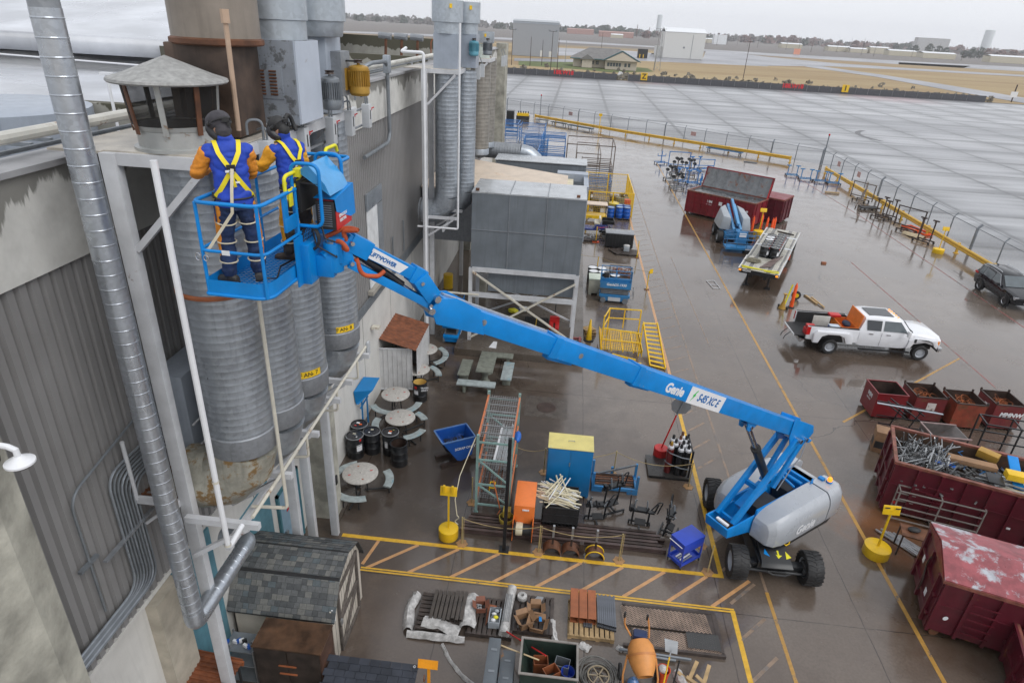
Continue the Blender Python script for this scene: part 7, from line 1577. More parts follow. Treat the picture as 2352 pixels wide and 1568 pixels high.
# shingles: courses of real overlapping tabs
SHN=[mat('shingle %s'%n_,c,.7,v=.15,sc_=12,bump=.4) for n_,c in(('dark',(.075,.08,.083)),('mid',(.115,.12,.122)),('pale',(.165,.165,.155)),('blue',(.10,.12,.13)))]
prof=[(SY1+.08,1.55),(SY1-.28,2.27),(ym+.1,2.55),(SY0+.42,2.35),(SY0-.12,1.55)]
def along(s):
 for (a,b) in zip(prof,prof[1:]):
  L0=math.dist(a,b)
  if s<=L0: f_=s/L0;return (a[0]+(b[0]-a[0])*f_,a[1]+(b[1]-a[1])*f_)
  s-=L0
 return prof[-1]
tot=sum(math.dist(a,b) for a,b in zip(prof,prof[1:]));rnd=random.Random(4);mb=MB();half=sum(math.dist(a,b) for a,b in zip(prof[:3],prof[1:3]))
nC=int(tot/.135)
for i in range(nC+1):
 s=i*.135;a=along(s);b=along(min(s+.145,tot));x=SX0-.08
 while x<SX1+.12:
  w_=rnd.uniform(.12,.2);x2=min(x+w_,SX1+.12);mb.mi=rnd.choice((0,0,1,1,1,2,2,3));lo,hi=(.004,.02)
  mb.add([(x,a[0],a[1]+lo),(x2-.006,a[0],a[1]+lo),(x2-.006,b[0],b[1]+hi),(x,b[0],b[1]+hi),(x,b[0],b[1]-.005),(x2-.006,b[0],b[1]-.005)],[(0,1,2,3),(3,2,5,4)]);x=x2
mb.B('shingle_roof',SHN,t)
mb=MB()
for a,b in zip(prof,prof[1:]): mb.hexa([(SX0-.06,a[0],a[1]-.03),(SX1+.1,a[0],a[1]-.03),(SX1+.1,b[0],b[1]-.03),(SX0-.06,b[0],b[1]-.03)],[(SX0-.06,a[0],a[1]),(SX1+.1,a[0],a[1]),(SX1+.1,b[0],b[1]),(SX0-.06,b[0],b[1])])
mb.B('roof_deck',BLACKM,t)
WTR=mat('weathered trim',(.10,.085,.075),.7,v=.35,sc_=8)
mb=MB();X=SX1+.012;y0,y1,z1=SY0+.35,SY1-.3,2.0
mb.box(X,X+.05,y0,y0+.08,0,z1).box(X,X+.05,y1-.08,y1,0,z1).box(X,X+.05,y0+.08,y1-.08,z1-.08,z1).box(X,X+.05,y0+.08,y1-.08,.0,.08).box(X,X+.05,y0+.08,y1-.08,.98,1.05);db=mb.B('door_frame',WTR,t)
MB().beam((X+.03,y0+.08,.08),(X+.03,y1-.1,.97),.05,.07).beam((X+.03,y0+.08,1.0),(X+.03,y1-.1,1.92),.05,.07).B('door_brace',WTR,db)
MB().box(X+.05,X+.09,y0-.02,y0+.06,.95,1.1).B('latch',STEEL,db)
MB().box(SX1,SX1+.03,SY0+.02,SY0+.16,1.35,1.8).B('white_notice',WHITEP,t)
# brown rusty cabinet
t=thing('rusty_cabinet','squat rust-brown two-door steel cabinet in front of the shed','cabinet',(-5.2,9.3,0));MB().box(-5.95,-4.43,8.98,9.7,.05,1.8).B('carcass',mat('brown rust sheet',(.075,.035,.022),.45,v=.45,sc_=2,dirt=.3),t,bevel=.008)
MB().box(-5.97,-4.41,8.95,9.72,1.8,1.83).B('top_panel',mat('brown rust top',(.085,.045,.025),.35,v=.5,sc_=2.5,rust=.1),t)
for a,b in((-5.93,-5.2),(-5.18,-4.46)): MB().box(a,b,8.955,8.98,.1,1.78).B('door',mat('blackened rust',(.03,.022,.018),.5,v=.5,sc_=3),t)
for z in(1.3,1.05): MB().box(-5.4,-5.0,8.93,8.955,z,z+.03).B('hasp',RUSTO,t)
# wooden/rusty awning at the bottom left
t=thing('corrugated_canopy','rust-brown corrugated canopy at the foot of the wall, bottom left','canopy',(-6.7,8.2,1.9));mb=MB();P_=[]
for k in range(14): P_+=[(7.3+k*.1,.0),(7.3+k*.1+.06,.0),(7.3+k*.1+.07,.035),(7.3+k*.1+.09,.035)]
n=len(P_);mb.add([(-7.1,y,1.75+d+.12) for y,d in P_]+[(-6.02,y,1.72+d) for y,d in P_],[(i,i+1,n+i+1,n+i) for i in range(n-1)]).B('corrugated_sheet',RUSR,t,smooth=10);MB().beam((-7.1,8.55,1.8),(-6.0,8.65,1.66),.04,.12).B('edge_flashing',RUSTO,t)
for x,y in((-6.05,7.4),(-6.05,8.5)): MB().box(x-.02,x+.02,y,y+.04,0,1.7).B('leg',BLACKM,t)
# black shingled low roof box
t=thing('shingled_box','low dark box with a black shingled lid at the bottom edge','storage box',(-3.4,8.9,0));MB().box(-4.35,-2.45,8.3,9.3,0,1.15).B('box_body',BLACKM,t)
mb=MB()
for i in range(8):
 y=9.38-i*.15;z=1.3-i*.028;x=-4.42+(.06 if i%2 else 0)
 while x<-2.36: x2=min(x+.24,-2.36);mb.mi=rnd.choice((0,1));mb.hexa([(x,y-.15,z-.04),(x2-.008,y-.15,z-.04),(x2-.008,y,z-.02),(x,y,z-.02)],[(x,y-.15,z-.018),(x2-.008,y-.15,z-.018),(x2-.008,y,z-.002),(x,y,z-.002)]);x=x2
mb.B('shingle_lid',[mat('black shingle',(.022,.026,.036),.6,v=.2),mat('black shingle pale',(.032,.037,.05),.6,v=.2)],t)
MB().lathe([(.02,0),(.03,.0),(.03,.012),(.02,.012),(.02,0)],(-2.45,9.32,1.3),12).B('grommet',WHITEP,t)
# shelf and cable heap behind the post
t=thing('wire_shelf','cluttered dark wire shelf behind the lowest white post','shelf',(-6.4,9.3,0))
for z in(.4,.9,1.35): MB().box(-6.75,-6.05,9.1,9.6,z,z+.03).B('shelf_board',COND,t)
for x,y in((-6.75,9.1),(-6.05,9.1),(-6.75,9.6),(-6.05,9.6)): MB().box(x-.015,x+.015,y-.015,y+.015,0,1.45).B('upright',STEEL,t)
rnd=random.Random(8)
for k in range(10): one(MB().cbox((-6.7+.07*k,9.2+rnd.random()*.3,1.42+rnd.random()*.03),.06,.1,.08,rz=rnd.random()*3),'hardware_part',rnd.choice((BLUED,STEEL,BLACKM,WHITEP)),'small hardware parts cluttering the top of the wire shelf','part',(-6.7+.07*k,9.3,1.4),group='parts on the wire shelf')
t=thing('cable_heap','heap of looped grey cables hanging at the wall foot','cables',(-6.7,8.9,1.2));mb=MB()
for k in range(12): mb.tube([(-6.72+.02*sin(k),8.75+rnd.uniform(-.05,.05)+(.1+.012*k)*cos(a),1.25+(.22+.02*k)*sin(a)) for a in[i*2*PI/20 for i in range(20)]],.016,6,closed=True)
mb.B('cable_loops',mat('grey cable',(.10,.095,.09),.6,v=.3),t,smooth=60)
# under / around the filter house
t=thing('spill_pallet','black grid spill pallet under the filter house','pallet',(-1.0,30.2,.35));mb=MB()
for x0,x1 in((-1.62,-1.02),(-.96,-.36)):
 for k in range(8): x=x0+k*.08;mb.box(x,x+.03,29.6,30.7,.44,.47)
 for k in range(13): y=29.6+k*.085;mb.box(x0,x1,y,y+.03,.44,.466)
mb.B('grid',BLACKM,t);MB().box(-1.0,-.97,29.6,30.7,.45,.49).B('yellow_strip',YEL,t)
t=thing('pallet_jack','red pallet jack parked beside the black grid pallet','pallet jack',(-.15,29.9,.35));MB().box(-.3,-.1,29.5,30.3,.38,.46).box(.0,.2,29.5,30.3,.38,.46).box(-.3,.2,30.3,30.5,.38,.7).B('forks',REDP,t);MB().tube([(-.05,30.5,.6),(-.05,30.75,1.55)],.025,6).tube([(-.2,30.78,1.55),(.1,30.78,1.55)],.025,6).B('handle',BLACK,t)
t=thing('red_steel_frame','red steel frame pieces at the plinth corner behind the boom','frame',(1.1,28.3,.35));MB().box(.85,1.35,27.9,28.0,.4,.5).box(.85,1.35,28.5,28.6,.4,.5).box(.85,.95,28,28.5,.4,.5).box(1.2,1.3,28,28.5,.42,.6).B('frame_tube',mat('dull red',(.22,.05,.05),.5),t)
one(MB().hexa([(-3.05,26.95,.35),(-2.7,26.9,.35),(-2.72,27.6,.35),(-2.9,27.6,.35)],[(-3.05,26.95,.37),(-2.7,26.9,.37),(-2.72,27.6,.37),(-2.9,27.6,.37)]),'white_board',WHITEP,'long white board lying on the wet plinth','board',(-2.9,27.2,.35))
one(MB().lathe([(.28,0),(.28,.85),(0,.86)],(-6.5,34.9,0),20),'yellow_drum',YEL,'yellow drum in the shade by the building pier','drum',(-6.5,34.9,0),smooth=40)
one(MB().lathe([(.09,0),(.09,.5),(.05,.6),(0,.62)],(-4.4,34.5,1.2),12).box(-4.43,-4.37,34.42,34.46,1.2,1.75),'fire_extinguisher',REDP,'red fire extinguisher on the concrete column in the shade','fire extinguisher',(-4.4,34.5,1.2),smooth=40)
t=thing('rag_heap','heap of rags and hi-vis cloth on the wet slab under the filter house','rags',(-2,31.5,.35));mb=MB();rnd=random.Random(6)
for k,(mt,c) in enumerate(((mat('navy cloth',(.02,.03,.07),.8),(-2.2,31.4,.45)),(WHITEP,(-1.75,31.6,.47)),(YELP,(-2.3,31.2,.5)))): mb=MB().ell(c,.3,.25,.12,10,6);o=organic(mb,'rag',mt,t,.03,1,.06,k)
for ch in t.children:
 for v in ch.data.vertices: v.co-=V((-2,31.5,.35))
# scissor lifts
def scissor(x,y,rz,label,mt,txt=None,L0=1.75,W0=.78):
 t=thing('scissor_lift',label,'scissor lift',(x,y,0),rz);P=Rz((x,y,0),rz)
 def q(mb,a0,a1,b0,b1,z0,z1): mb.hexa([P(a0,b0,z0),P(a1,b0,z0),P(a1,b1,z0),P(a0,b1,z0)],[P(a0,b0,z1),P(a1,b0,z1),P(a1,b1,z1),P(a0,b1,z1)])
 a,b=L0/2,W0/2
 mb=MB();q(mb,-a+.1,a-.1,-b+.04,b-.04,.12,.42);q(mb,-a,a,-b+.02,b-.02,.36,.5);mb.B('chassis',mt,t,bevel=.01)
 mb=MB();q(mb,-.35,.35,-b-.005,-b+.04,.14,.36);mb.B('side_panel',SWB,t)
 for sx in(-1,1):
  for sy in(-1,1): mb=MB().lathe([(0,-.05),(.1,-.05),(.16,-.05),(.165,0),(.16,.05),(.1,.05),(0,.05)],P(sx*(a-.24),sy*(b-.04),.165),18,M=Matrix.Rotation(rz,3,'Z'),axis='Y');w_=mb.B('wheel',COND,t,smooth=40)
 mb=MB()
 for k in range(4):
  z=.55+k*.09;q(mb,-a+.08,a-.08,-b+.08,-b+.14,z,z+.06);q(mb,-a+.08,a-.08,b-.14,b-.08,z,z+.06)
 q(mb,-a+.1,a-.1,-b+.14,b-.14,.52,.55);mb.B('folded_scissor_arms',COND,t)
 mb=MB();q(mb,-a,a,-b,b,.9,.96);q(mb,-a,a,-b-.01,-b+.01,.92,1.28);q(mb,-a,a,b-.01,b+.01,.92,1.28);q(mb,-a,-a+.02,-b,b,.92,1.05);q(mb,a-.02,a,-b,b,.92,1.05);mb.B('platform',mt,t)
 for sx in(-1,0,1):
  for sy in(-1,1): mb=MB();q(mb,sx*(a-.02)-.02,sx*(a-.02)+.02,sy*(b-.02)-.02,sy*(b-.02)+.02,.96,2.0);mb.B('rail_post',mt,t)
 for z in(1.5,1.98): MB().tube([P(-a,-b,z),P(a,-b,z),P(a,b,z),P(-a,b,z)],.022,6,closed=True).B('guard_rail',mt,t)
 mb=MB();q(mb,-a+.15,-a+.45,-b+.05,-b+.25,1.5,1.8);mb.B('control_box',BLACKM,t,bevel=.02)
 MB().tube([P(a,-b+.1,.3),P(a+.2,-b+.1,.3),P(a+.2,-b+.1,.85),P(a+.02,-b+.1,.9)],.02,6).tube([P(a,b-.1,.3),P(a+.2,b-.1,.3),P(a+.2,b-.1,.85),P(a+.02,b-.1,.9)],.02,6).B('entry_ladder',COND,t)
 if txt: text(txt[0],.2,P(-a+.35,-b-.013,1.14),P(1,0,0)-P(0,0,0),Z,WHITEP,t,shear=.1,bold=.008);text(txt[1],.2,P(-.1,-b-.013,1.14),P(1,0,0)-P(0,0,0),Z,WHITEP,t,shear=.2,bold=.005)
 return t
scissor(3.25,34.95,-.02,'worn blue scissor lift with white lettering parked in front of the white drums',BLUEO,('Genie','GS-1930'))
scissor(-5.0,28.4,PI/2,'bright blue scissor lift seen end-on beside the plinth, under the boom tip',BLUE)
# white-lidded drums, tote, black crate
WD_=drumproto('white_lidded_drum','',BLACK,WHITEP,STEEL)
spots=[(2.02,38.1,'white-lidded black drum at the back left of the group'),(2.06,37.4,'white-lidded black drum right behind the white tote'),(2.6,38.05,'white-lidded black drum in the back row middle'),(2.62,37.35,'white-lidded black drum in the second row middle'),(3.35,36.95,'white-lidded black drum seen through the scissor lift rails')]
for k,(x,y,lb) in enumerate(spots): (move(WD_,(x,y,0)) if k==0 else dup(WD_,(x,y,0)))['label']=lb
t=None
for o in sc.objects:
 if o.parent is None and o.name.startswith('white_lidded_drum'):
  o['group']='white-lidded drums';o['category']='drum'
  for s_,l_ in [(s,l) for *s,l in spots]:
   if abs(o.location.x-s_[0])<.01 and abs(o.location.y-s_[1])<.01: o['label']=l_
t=thing('white_tote','dirty white plastic tote bin left of the blue scissor lift','tote',(2.1,36.0,0));MB().box(1.76,2.5,35.6,36.4,.1,.95).B('tote_body',mat('dirty white plastic',(.45,.45,.38),.5,dirt=.3),t,bevel=.03);MB().box(1.74,2.52,35.58,36.6,.95,1.02).B('liner_lid',mat('pale green liner',(.55,.62,.52),.4,bump=.4),t,bevel=.02);MB().box(1.8,1.95,35.6,36.4,0,.1).box(2.3,2.46,35.6,36.4,0,.1).B('feet',MATS['dirty white plastic'],t)
t=thing('scrap_basket','wire basket of red and brown scrap behind the blue scissor lift','basket',(3.75,38.0,0));mb=MB().box(3.1,4.4,37.5,38.5,.5,.55)
for a in((3.1,37.5,4.4,37.5),(4.4,37.5,4.4,38.5),(4.4,38.5,3.1,38.5),(3.1,38.5,3.1,37.5)): mb.beam((a[0],a[1],.95),(a[2],a[3],.95),.04);mb.beam((a[0],a[1],.0),(a[0],a[1],.95),.04)
mb.B('basket_frame',RUSTD,t);mb=tangle(lambda x,y,z:V((3.75+x,38+y,z)),90,.55,.4,.6,.95,.1,.4,.04,31);tag(mb.B('scrap_pieces',mat('mixed brown scrap',(.2,.07,.04),.6,v=.6,sc_=8),None),'red-brown metal scrap heaped in the wire basket','scrap',kind='stuff')
t=thing('black_crate','long black folding plastic crate with pale grey lid by the yellow line','crate',(4.1,45.3,0));MB().box(3.08,5.06,44.95,46.0,.1,1.08).B('crate_body',BLACKM,t,bevel=.02);MB().box(3.04,5.1,44.9,46.05,1.08,1.14).B('lid',mat('wet grey lid',(.22,.23,.25),.3),t,bevel=.01)
for k in range(9): mb=MB();x=3.15+k*.22;mb.box(x,x+.05,44.91,44.95,.12,1.05).B('rib',BLACK,t)
t=dup(PD,(4.1,44.1,0),.5,'dark pallet lying skewed in front of the long black crate');t2=dup(PD,(4.75,44.0,0),.05,'dark pallet carrying a grey box and rag in front of the black crate')
one(MB().box(4.35,4.75,43.95,44.35,.15,.45),'grey_carton',GREYD,'grey carton with a white rag on the dark pallet','box',(4.55,44.15,.15),bevel=.01)
one(MB().ell((4.55,44.2,.5),.25,.16,.1,10,6),'white_rag',PLASW,'crumpled white rag on top of the grey carton','rag',(4.55,44.2,.45),smooth=50)
# yellow plastic cone post with base, small pallet, wooden post etc.
t=thing('tall_yellow_cone','tall slim yellow cone on a black rubber base','cone',(1.75,29.4,0));MB().lathe([(.17,.03),(.14,.2),(.045,1.1),(.03,1.12),(.03,1.16),(0,1.16)],(1.75,29.4,0),20).B('cone_body',YEL,t,smooth=40);MB().lathe([(0,0),(.26,0),(.26,.04),(.17,.07),(.17,.03)],(1.75,29.4,0),10).B('rubber_base',BLACKM,t)
t=dup(PW,(1.75,30.3,0),.3,'small pale pallet behind the tall yellow cone',scale=(.55,.5,1));t=dup(PW,(1.72,30.25,.15),.5,'second small pale pallet stacked behind the yellow cone',scale=(.5,.45,1))
# yellow maintenance platform and its ladder
t=thing('yellow_platform','yellow steel work platform with guard rails standing behind the boom','platform',(3.2,28.6,0))
def yb(nm,*bx):
 mb=MB()
 for b in bx: mb.beam(*b)
 return mb.B(nm,YEL,t)
for a in((2.3,28.1),(4.15,28.1),(2.65,29.7),(4.2,29.7)): yb('post',((a[0],a[1],0),(a[0],a[1],2.0 if a[0]<2.5 else 1.75),.06))
yb('top_rail',((2.65,29.7,1.72),(4.2,29.7,1.75),.05));yb('mid_rail',((2.65,29.7,1.2),(4.2,29.7,1.25),.045));yb('side_rail',((2.3,28.1,1.9),(2.65,29.7,1.72),.05));yb('side_rail',((2.3,28.1,1.4),(2.65,29.7,1.25),.05));yb('middle_post',((3.4,29.7,.7),(3.4,29.7,1.74),.05))
yb('front_rail',((2.3,28.1,1.35),(4.15,28.1,1.2),.05));yb('front_rail',((2.3,28.1,.75),(4.15,28.1,.72),.05))
mb=MB()
for k in range(22): x=2.3+k*.086;mb.box(x,x+.02,27.4,29.6,.6,.63)
for k in range(14): y=27.4+k*.17;mb.box(2.3,4.15,y,y+.02,.58,.6)
mb.B('grating_deck',YEL,t)
for x in(2.3,2.75,3.3,3.8,4.1): yb('deck_beam',((x,27.4,.55),(x,29.65,.55),.05,.1))
yb('side_plate',((2.25,27.4,.5),(2.25,29.7,.5),.03,.35));yb('side_plate',((4.2,27.4,.5),(4.2,29.7,.5),.03,.35));yb('outrigger',((2.6,26.9,.1),(4.2,27.1,.1),.1));yb('outrigger',((2.8,27.3,.35),(3.9,27.0,.3),.08,.15))
t2=thing('yellow_ladder','sloping yellow ladder of the work platform reaching the striped line','ladder',(4.9,28.4,0))
for (a,b) in(((4.42,29.9,1.0),(4.62,27.2,.05)),((5.12,29.95,1.0),(5.32,26.95,.05))): MB().beam(a,b,.05,.14).B('stringer',YEL,t2)
for k in range(11): f_=k/10;MB().beam(V((4.42,29.9,.98)).lerp(V((4.62,27.2,.06)),f_),V((5.12,29.95,.98)).lerp(V((5.32,26.95,.06)),f_),.12,.03).B('tread',YEL,t2)
# bollards with chain near scissor lift
for k,(x,y,h) in enumerate(((5.38,37.2,1.2),(5.25,43.2,1.2),(2.4,39.8,1.0))):
 t=thing('yellow_post',['yellow post with a yellow panel on the edge line','slim yellow post on the edge line beyond it','slim yellow post behind the white-lidded drums'][k],'post',(x,y,0));MB().tube([(x,y,.02),(x,y,h)],.03,8).B('pole',YEL,t);MB().box(x-.15,x+.15,y-.15,y+.15,0,.02).B('base_plate',RUST,t)
 if k==0: MB().cbox((x+.12,y,1.2),.25,.02,.28,rz=.6).B('panel',YEL,t)
ropeline([(.8,40.1,1.05),(2.4,39.8,1.0),(5.38,37.2,1.15)],'yellow chain strung between the slim yellow posts behind the scissor lift',.12)
# golf cart, orange stand
t=thing('utility_cart','blue golf cart with cream seat and a black cargo bed','golf cart',(2.5,48.6,0));MB().box(1.6,2.4,48.1,49.2,.3,.42).hexa([(2.3,48.1,.3),(3.5,48.1,.3),(3.5,49.2,.3),(2.3,49.2,.3)],[(2.4,48.15,.75),(3.3,48.15,.8),(3.3,49.15,.8),(2.4,49.15,.75)]).hexa([(.9,48.1,.3),(1.6,48.1,.3),(1.6,49.2,.3),(.9,49.2,.3)],[(1.1,48.2,.8),(1.5,48.2,.9),(1.5,49.1,.9),(1.1,49.1,.8)]).B('cart_body',mat('navy cart',(.015,.03,.16),.3),t,bevel=.04)
MB().box(2.3,2.75,48.2,49.1,.75,.9).box(2.65,2.8,48.2,49.1,.9,1.25).B('seat',mat('cream vinyl',(.6,.56,.45),.5),t,bevel=.04)
MB().box(2.9,3.8,48.1,49.2,.85,.9).box(2.9,3.8,48.1,48.14,.9,1.1).box(2.9,3.8,49.16,49.2,.9,1.1).box(3.76,3.8,48.14,49.16,.9,1.1).B('cargo_bed',BLACK,t)
MB().tube([(1.6,48.5,.8),(1.9,48.5,1.15)],.02,6).lathe([(.14,-.012),(.17,0),(.14,.012)],(1.92,48.5,1.18),14).B('steering_wheel',BLACK,t)
for x,y in((1.3,48.1),(3.2,48.1),(1.3,49.2),(3.2,49.2)): MB().lathe([(0,-.08),(.12,-.08),(.22,-.08),(.24,0),(.22,.08),(.12,.08),(0,.08)],(x,y,.24),18,axis='Y').B('wheel',RUB,t,smooth=40)
t=thing('tan_roof_cart','cream roofed cart parked behind the blue drums, mostly hidden','cart',(2.6,52,0));MB().box(1.4,3.4,51.6,52.7,1.35,1.45).B('roof_panel',mat('cream canopy',(.62,.5,.4),.4),t,bevel=.05)
for x,y in((1.5,51.7),(3.3,51.7),(1.5,52.6),(3.3,52.6)): MB().box(x,x+.04,y,y+.04,.3,1.35).B('roof_post',BLACK,t)
MB().box(1.3,3.4,51.7,52.6,.25,.5).B('cart_body',YEL,t)
t=thing('orange_stand','orange and yellow stanchion post with red tape','stanchion',(2.45,46.2,0));MB().tube([(2.45,46.2,.02),(2.45,46.2,1.15)],.035,8).B('pole',YEL,t);MB().box(2.2,2.7,46.0,46.4,0,.03).B('base_plate',ORAC,t);MB().tube([(2.45,46.2,1.1),(2.9,46.8,.95),(3.3,47.2,.9)],.012,5).B('tape',ORAC,t)
jig(3.0,46.6,.4,'blue and brown jig behind the orange stanchion',17,.7)
t=dup(PD,(1.9,46.6,0),.1,'dark pallet with small scrap beside the filter house edge');mb=tangle(lambda x,y,z:V((1.9+x,46.6+y,z)),60,.5,.4,.18,.35,.08,.25,.04,33);tag(mb.B('small_scrap',STEEL,None),'small grey scrap pieces heaped on the pallet beside the filter house','scrap',kind='stuff')
# blue drums
BD=drumproto('blue_drum','blue plastic drum, left one in front of the cage',mat('blue drum plastic',(.008,.09,.42),.4,v=.1),mat('pale blue lid',(.35,.48,.62),.4),STEEL,r=.3,h=.92);move(BD,(3.8,53.2,0));BD['group']='blue drums by the yellow cage'
for x,y,lb in((4.5,53.1,'blue plastic drum in the middle of the front row'),(5.1,53.1,'blue plastic drum at the right of the front row'),(4.5,53.8,'blue plastic drum behind the middle one'),(5.1,53.8,'blue plastic drum behind the right one, under the red box')): dup(BD,(x,y,.0 if x<4 else .1),0,lb)
t=dup(PD,(4.8,53.3,0),0,'dark pallet under the two pairs of blue drums')
one(MB().lathe([(.42,0),(.45,.4),(.43,1.0),(.46,1.05),(.3,1.12),(0,1.12)],(4.05,54.2,0),24),'overpack_drum',mat('overpack yellow',(.62,.50,.10),.4),'fat yellow overpack drum behind the blue drums','drum',(4.05,54.2,0),smooth=40)
t=thing('red_crate','red plastic crate on top of the rear blue drum','crate',(5.15,54.2,1.05));MB().box(4.9,5.4,54.0,54.5,1.04,1.4).B('crate_body',REDP,t,bevel=.01);MB().box(4.92,5.38,54.02,54.48,1.4,1.41).B('crate_rim',mat('bright red',(.6,.03,.02),.4),t)
# yellow wire cage
t=thing('yellow_cage','yellow framed wire mesh cage enclosure behind the filter house','cage',(4,58,0))
for x,y in((1.9,54.0),(3.9,54.0),(5.6,54.0),(5.6,56.5),(5.6,59),(5.6,61.8),(3.8,61.8),(1.9,61.8)): MB().box(x-.05,x+.05,y-.05,y+.05,0,2.0).B('post',YEL,t)
for a,b in(((1.2,54),(5.6,54)),((5.6,54),(5.6,61.8)),((5.6,61.8),(1.2,61.8))):
 for z in(.15,1.95): MB().beam((*a,z),(*b,z),.06).B('frame_rail',YEL,t)
 mb=MB();L0=math.dist(a,b);nn=int(L0/.15)
 for k in range(nn): f_=k/nn;x=a[0]+(b[0]-a[0])*f_;y=a[1]+(b[1]-a[1])*f_;mb.beam((x,y,.15),(x,y,1.95),.012)
 for k in range(12): z=.2+k*.15;mb.beam((*a,z),(*b,z),.012)
 mb.B('wire_mesh',YEL,t)
for k in range(4):
 for j in range((3,2,4,5)[k]): tq=dup(PD,(2.6+.85*k,57.8+.9*(k//2),.155*j),.0,'stacked dark pallet inside the yellow cage',group='dark pallets stacked in the cage',scale=(.6,.7,1))
t=dup(DR,(2.1,58.2,.15),0,'black drum on a pallet inside the yellow cage');one(MB().lathe([(.5,0),(.55,.75),(.58,.78),(.4,.8),(0,.82)],(5.0,57.6,0),20),'grey_tub',CONC,'round grey-green tub with a black lid in the cage','tub',(5.0,57.6,0),smooth=40)
t=dup(DR,(5.0,57.6,.82),0,'squat black keg standing on the round grey tub',scale=(.75,.75,.4))
tq=thing('tyre_stack','small stack of black tyres inside the near end of the cage','tyres',(2.7,55.2,0))
for k in range(4): MB().lathe([(.2,.13*k),(.32,.13*k),(.34,.13*k+.06),(.32,.13*k+.12),(.2,.13*k+.12),(.2,.13*k)],(2.7,55.2,0),18).B('tyre',RUB,tq,smooth=40)
# VEHICLES AND BINS
def q6(mb,P,a0,a1,b0,b1,z0,z1): return mb.hexa([P(a0,b0,z0),P(a1,b0,z0),P(a1,b1,z0),P(a0,b1,z0)],[P(a0,b0,z1),P(a1,b0,z1),P(a1,b1,z1),P(a0,b1,z1)])
def part(nm,mt,t,P,*bx,**k):
 mb=MB()
 for b in bx: q6(mb,P,*b)
 return mb.B(nm,mt,t,**k)
def dumpster(o,rz,L_,W_,H_,label,mt,inner=RUSTD,name='roll_off_dumpster',ladder=None,z0=.2,fill=0):
 rz=R(rz);t=thing(name,label,'dumpster',o,rz);P=Rz(o,rz)
 part('side_wall',mt,t,P,(0,L_,0,.06,z0,H_));part('side_wall',mt,t,P,(0,L_,W_-.06,W_,z0,H_));part('end_wall',mt,t,P,(0,.06,.06,W_-.06,z0,H_));part('end_wall',mt,t,P,(L_-.06,L_,.06,W_-.06,z0,H_))
 part('inner_lining',inner,t,P,(.07,L_-.07,.065,.07,z0+.1,H_-.01),(.07,L_-.07,W_-.07,W_-.065,z0+.1,H_-.01),(.065,.07,.07,W_-.07,z0+.1,H_-.01),(L_-.07,L_-.065,.07,W_-.07,z0+.1,H_-.01))
 part('floor',inner,t,P,(.06,L_-.06,.06,W_-.06,z0,z0+.08+fill))
 part('top_rim',mat(mt.name+' rim',(.20,.07,.05),.5,v=.4,rust=.4),t,P,(-.03,L_+.03,-.04,.07,H_-.02,H_+.07),(-.03,L_+.03,W_-.07,W_+.04,H_-.02,H_+.07),(-.03,.08,.07,W_-.07,H_-.02,H_+.06),(L_-.08,L_+.03,.07,W_-.07,H_-.02,H_+.06))
 n=int(L_/.62)
 for k in range(n+1):
  x=.02+k*(L_-.12)/n;part('rib',mt,t,P,(x,x+.08,-.07,0,z0-.02,H_-.02))
  if k%2==0: part('rib',mt,t,P,(x,x+.08,W_,W_+.07,z0,H_-.02))
 for y in(.25,W_*.5,W_-.35): part('end_rib',mt,t,P,(-.08,0,y,y+.1,z0,H_-.02));part('end_rib',mt,t,P,(L_,L_+.07,y,y+.1,z0,H_-.02))
 for z in (.55,1.2): part('end_rail',mt,t,P,(-.06,0,.1,W_-.1,z,z+.08))
 part('side_rail',mt,t,P,(0,L_,-.03,0,z0+.55*(H_-z0)-.02,z0+.55*(H_-z0)+.03))
 if ladder is not None:
  for z in [z0+.25*k for k in range(1,int((H_-z0)/.27))]: part('ladder_rung',mt,t,P,(ladder,ladder+.62,-.11,-.08,z,z+.035))
 for x in(.25,L_-.4):
  for y in(.1,W_-.25): MB().lathe([(0,-.08),(.13,-.08),(.13,.08),(0,.08)],P(x,y,.13),14,axis='Y').B('steel_wheel',RUST,t)
 part('under_rail',RUSTD,t,P,(.1,L_-.1,.5,.62,.05,z0),(.1,L_-.1,W_-.62,W_-.5,.05,z0))
 return t,P
GRL=mat('grey rusty lining',(.17,.18,.19),.5,v=.2,rust=.34,rs=1.5,rc=(.16,.06,.03),streak=.3)
t,P=dumpster((10.4,56.7,0),-35.6,6.1,2.65,2.0,'dark red open dumpster with raised lid, full of grey metal chips',MARF,GRL,ladder=1.15,fill=1.1)
mb=MB().prism([(2.6,2.02),(2.95,2.9),(3.15,3.7),(3.2,3.7),(3.02,2.9),(2.68,2.0)],0,6.1,lambda a,b,c:P(c,a,b));ld=mb.B('raised_lid',MARF,t)
MB().prism([(2.585,2.1),(2.935,2.9),(3.12,3.6),(3.13,3.6),(2.945,2.9),(2.595,2.1)],.08,6.02,lambda a,b,c:P(c,a,b)).B('lid_lining',GRL,ld)
for k in range(7): x=.1+k*.98;mb=MB().beam(P(x,2.58,2.1),P(x,2.92,2.9),.06).beam(P(x,2.92,2.9),P(x,3.1,3.65),.06);mb.B('lid_rib',GRL if 0<k<6 else MARF,ld)
MB().beam(P(6.05,2.4,2.0),P(6.0,3.1,3.4),.05).B('lid_prop',REDP,t)
part('white_notice',WHITEP,t,P,(3.0,3.3,-.05,-.035,1.3,1.6),(5.2,5.6,-.05,-.035,1.2,1.35));part('white_notice',WHITEP,t,P,(6.1,6.11,.2,.45,.6,.95))
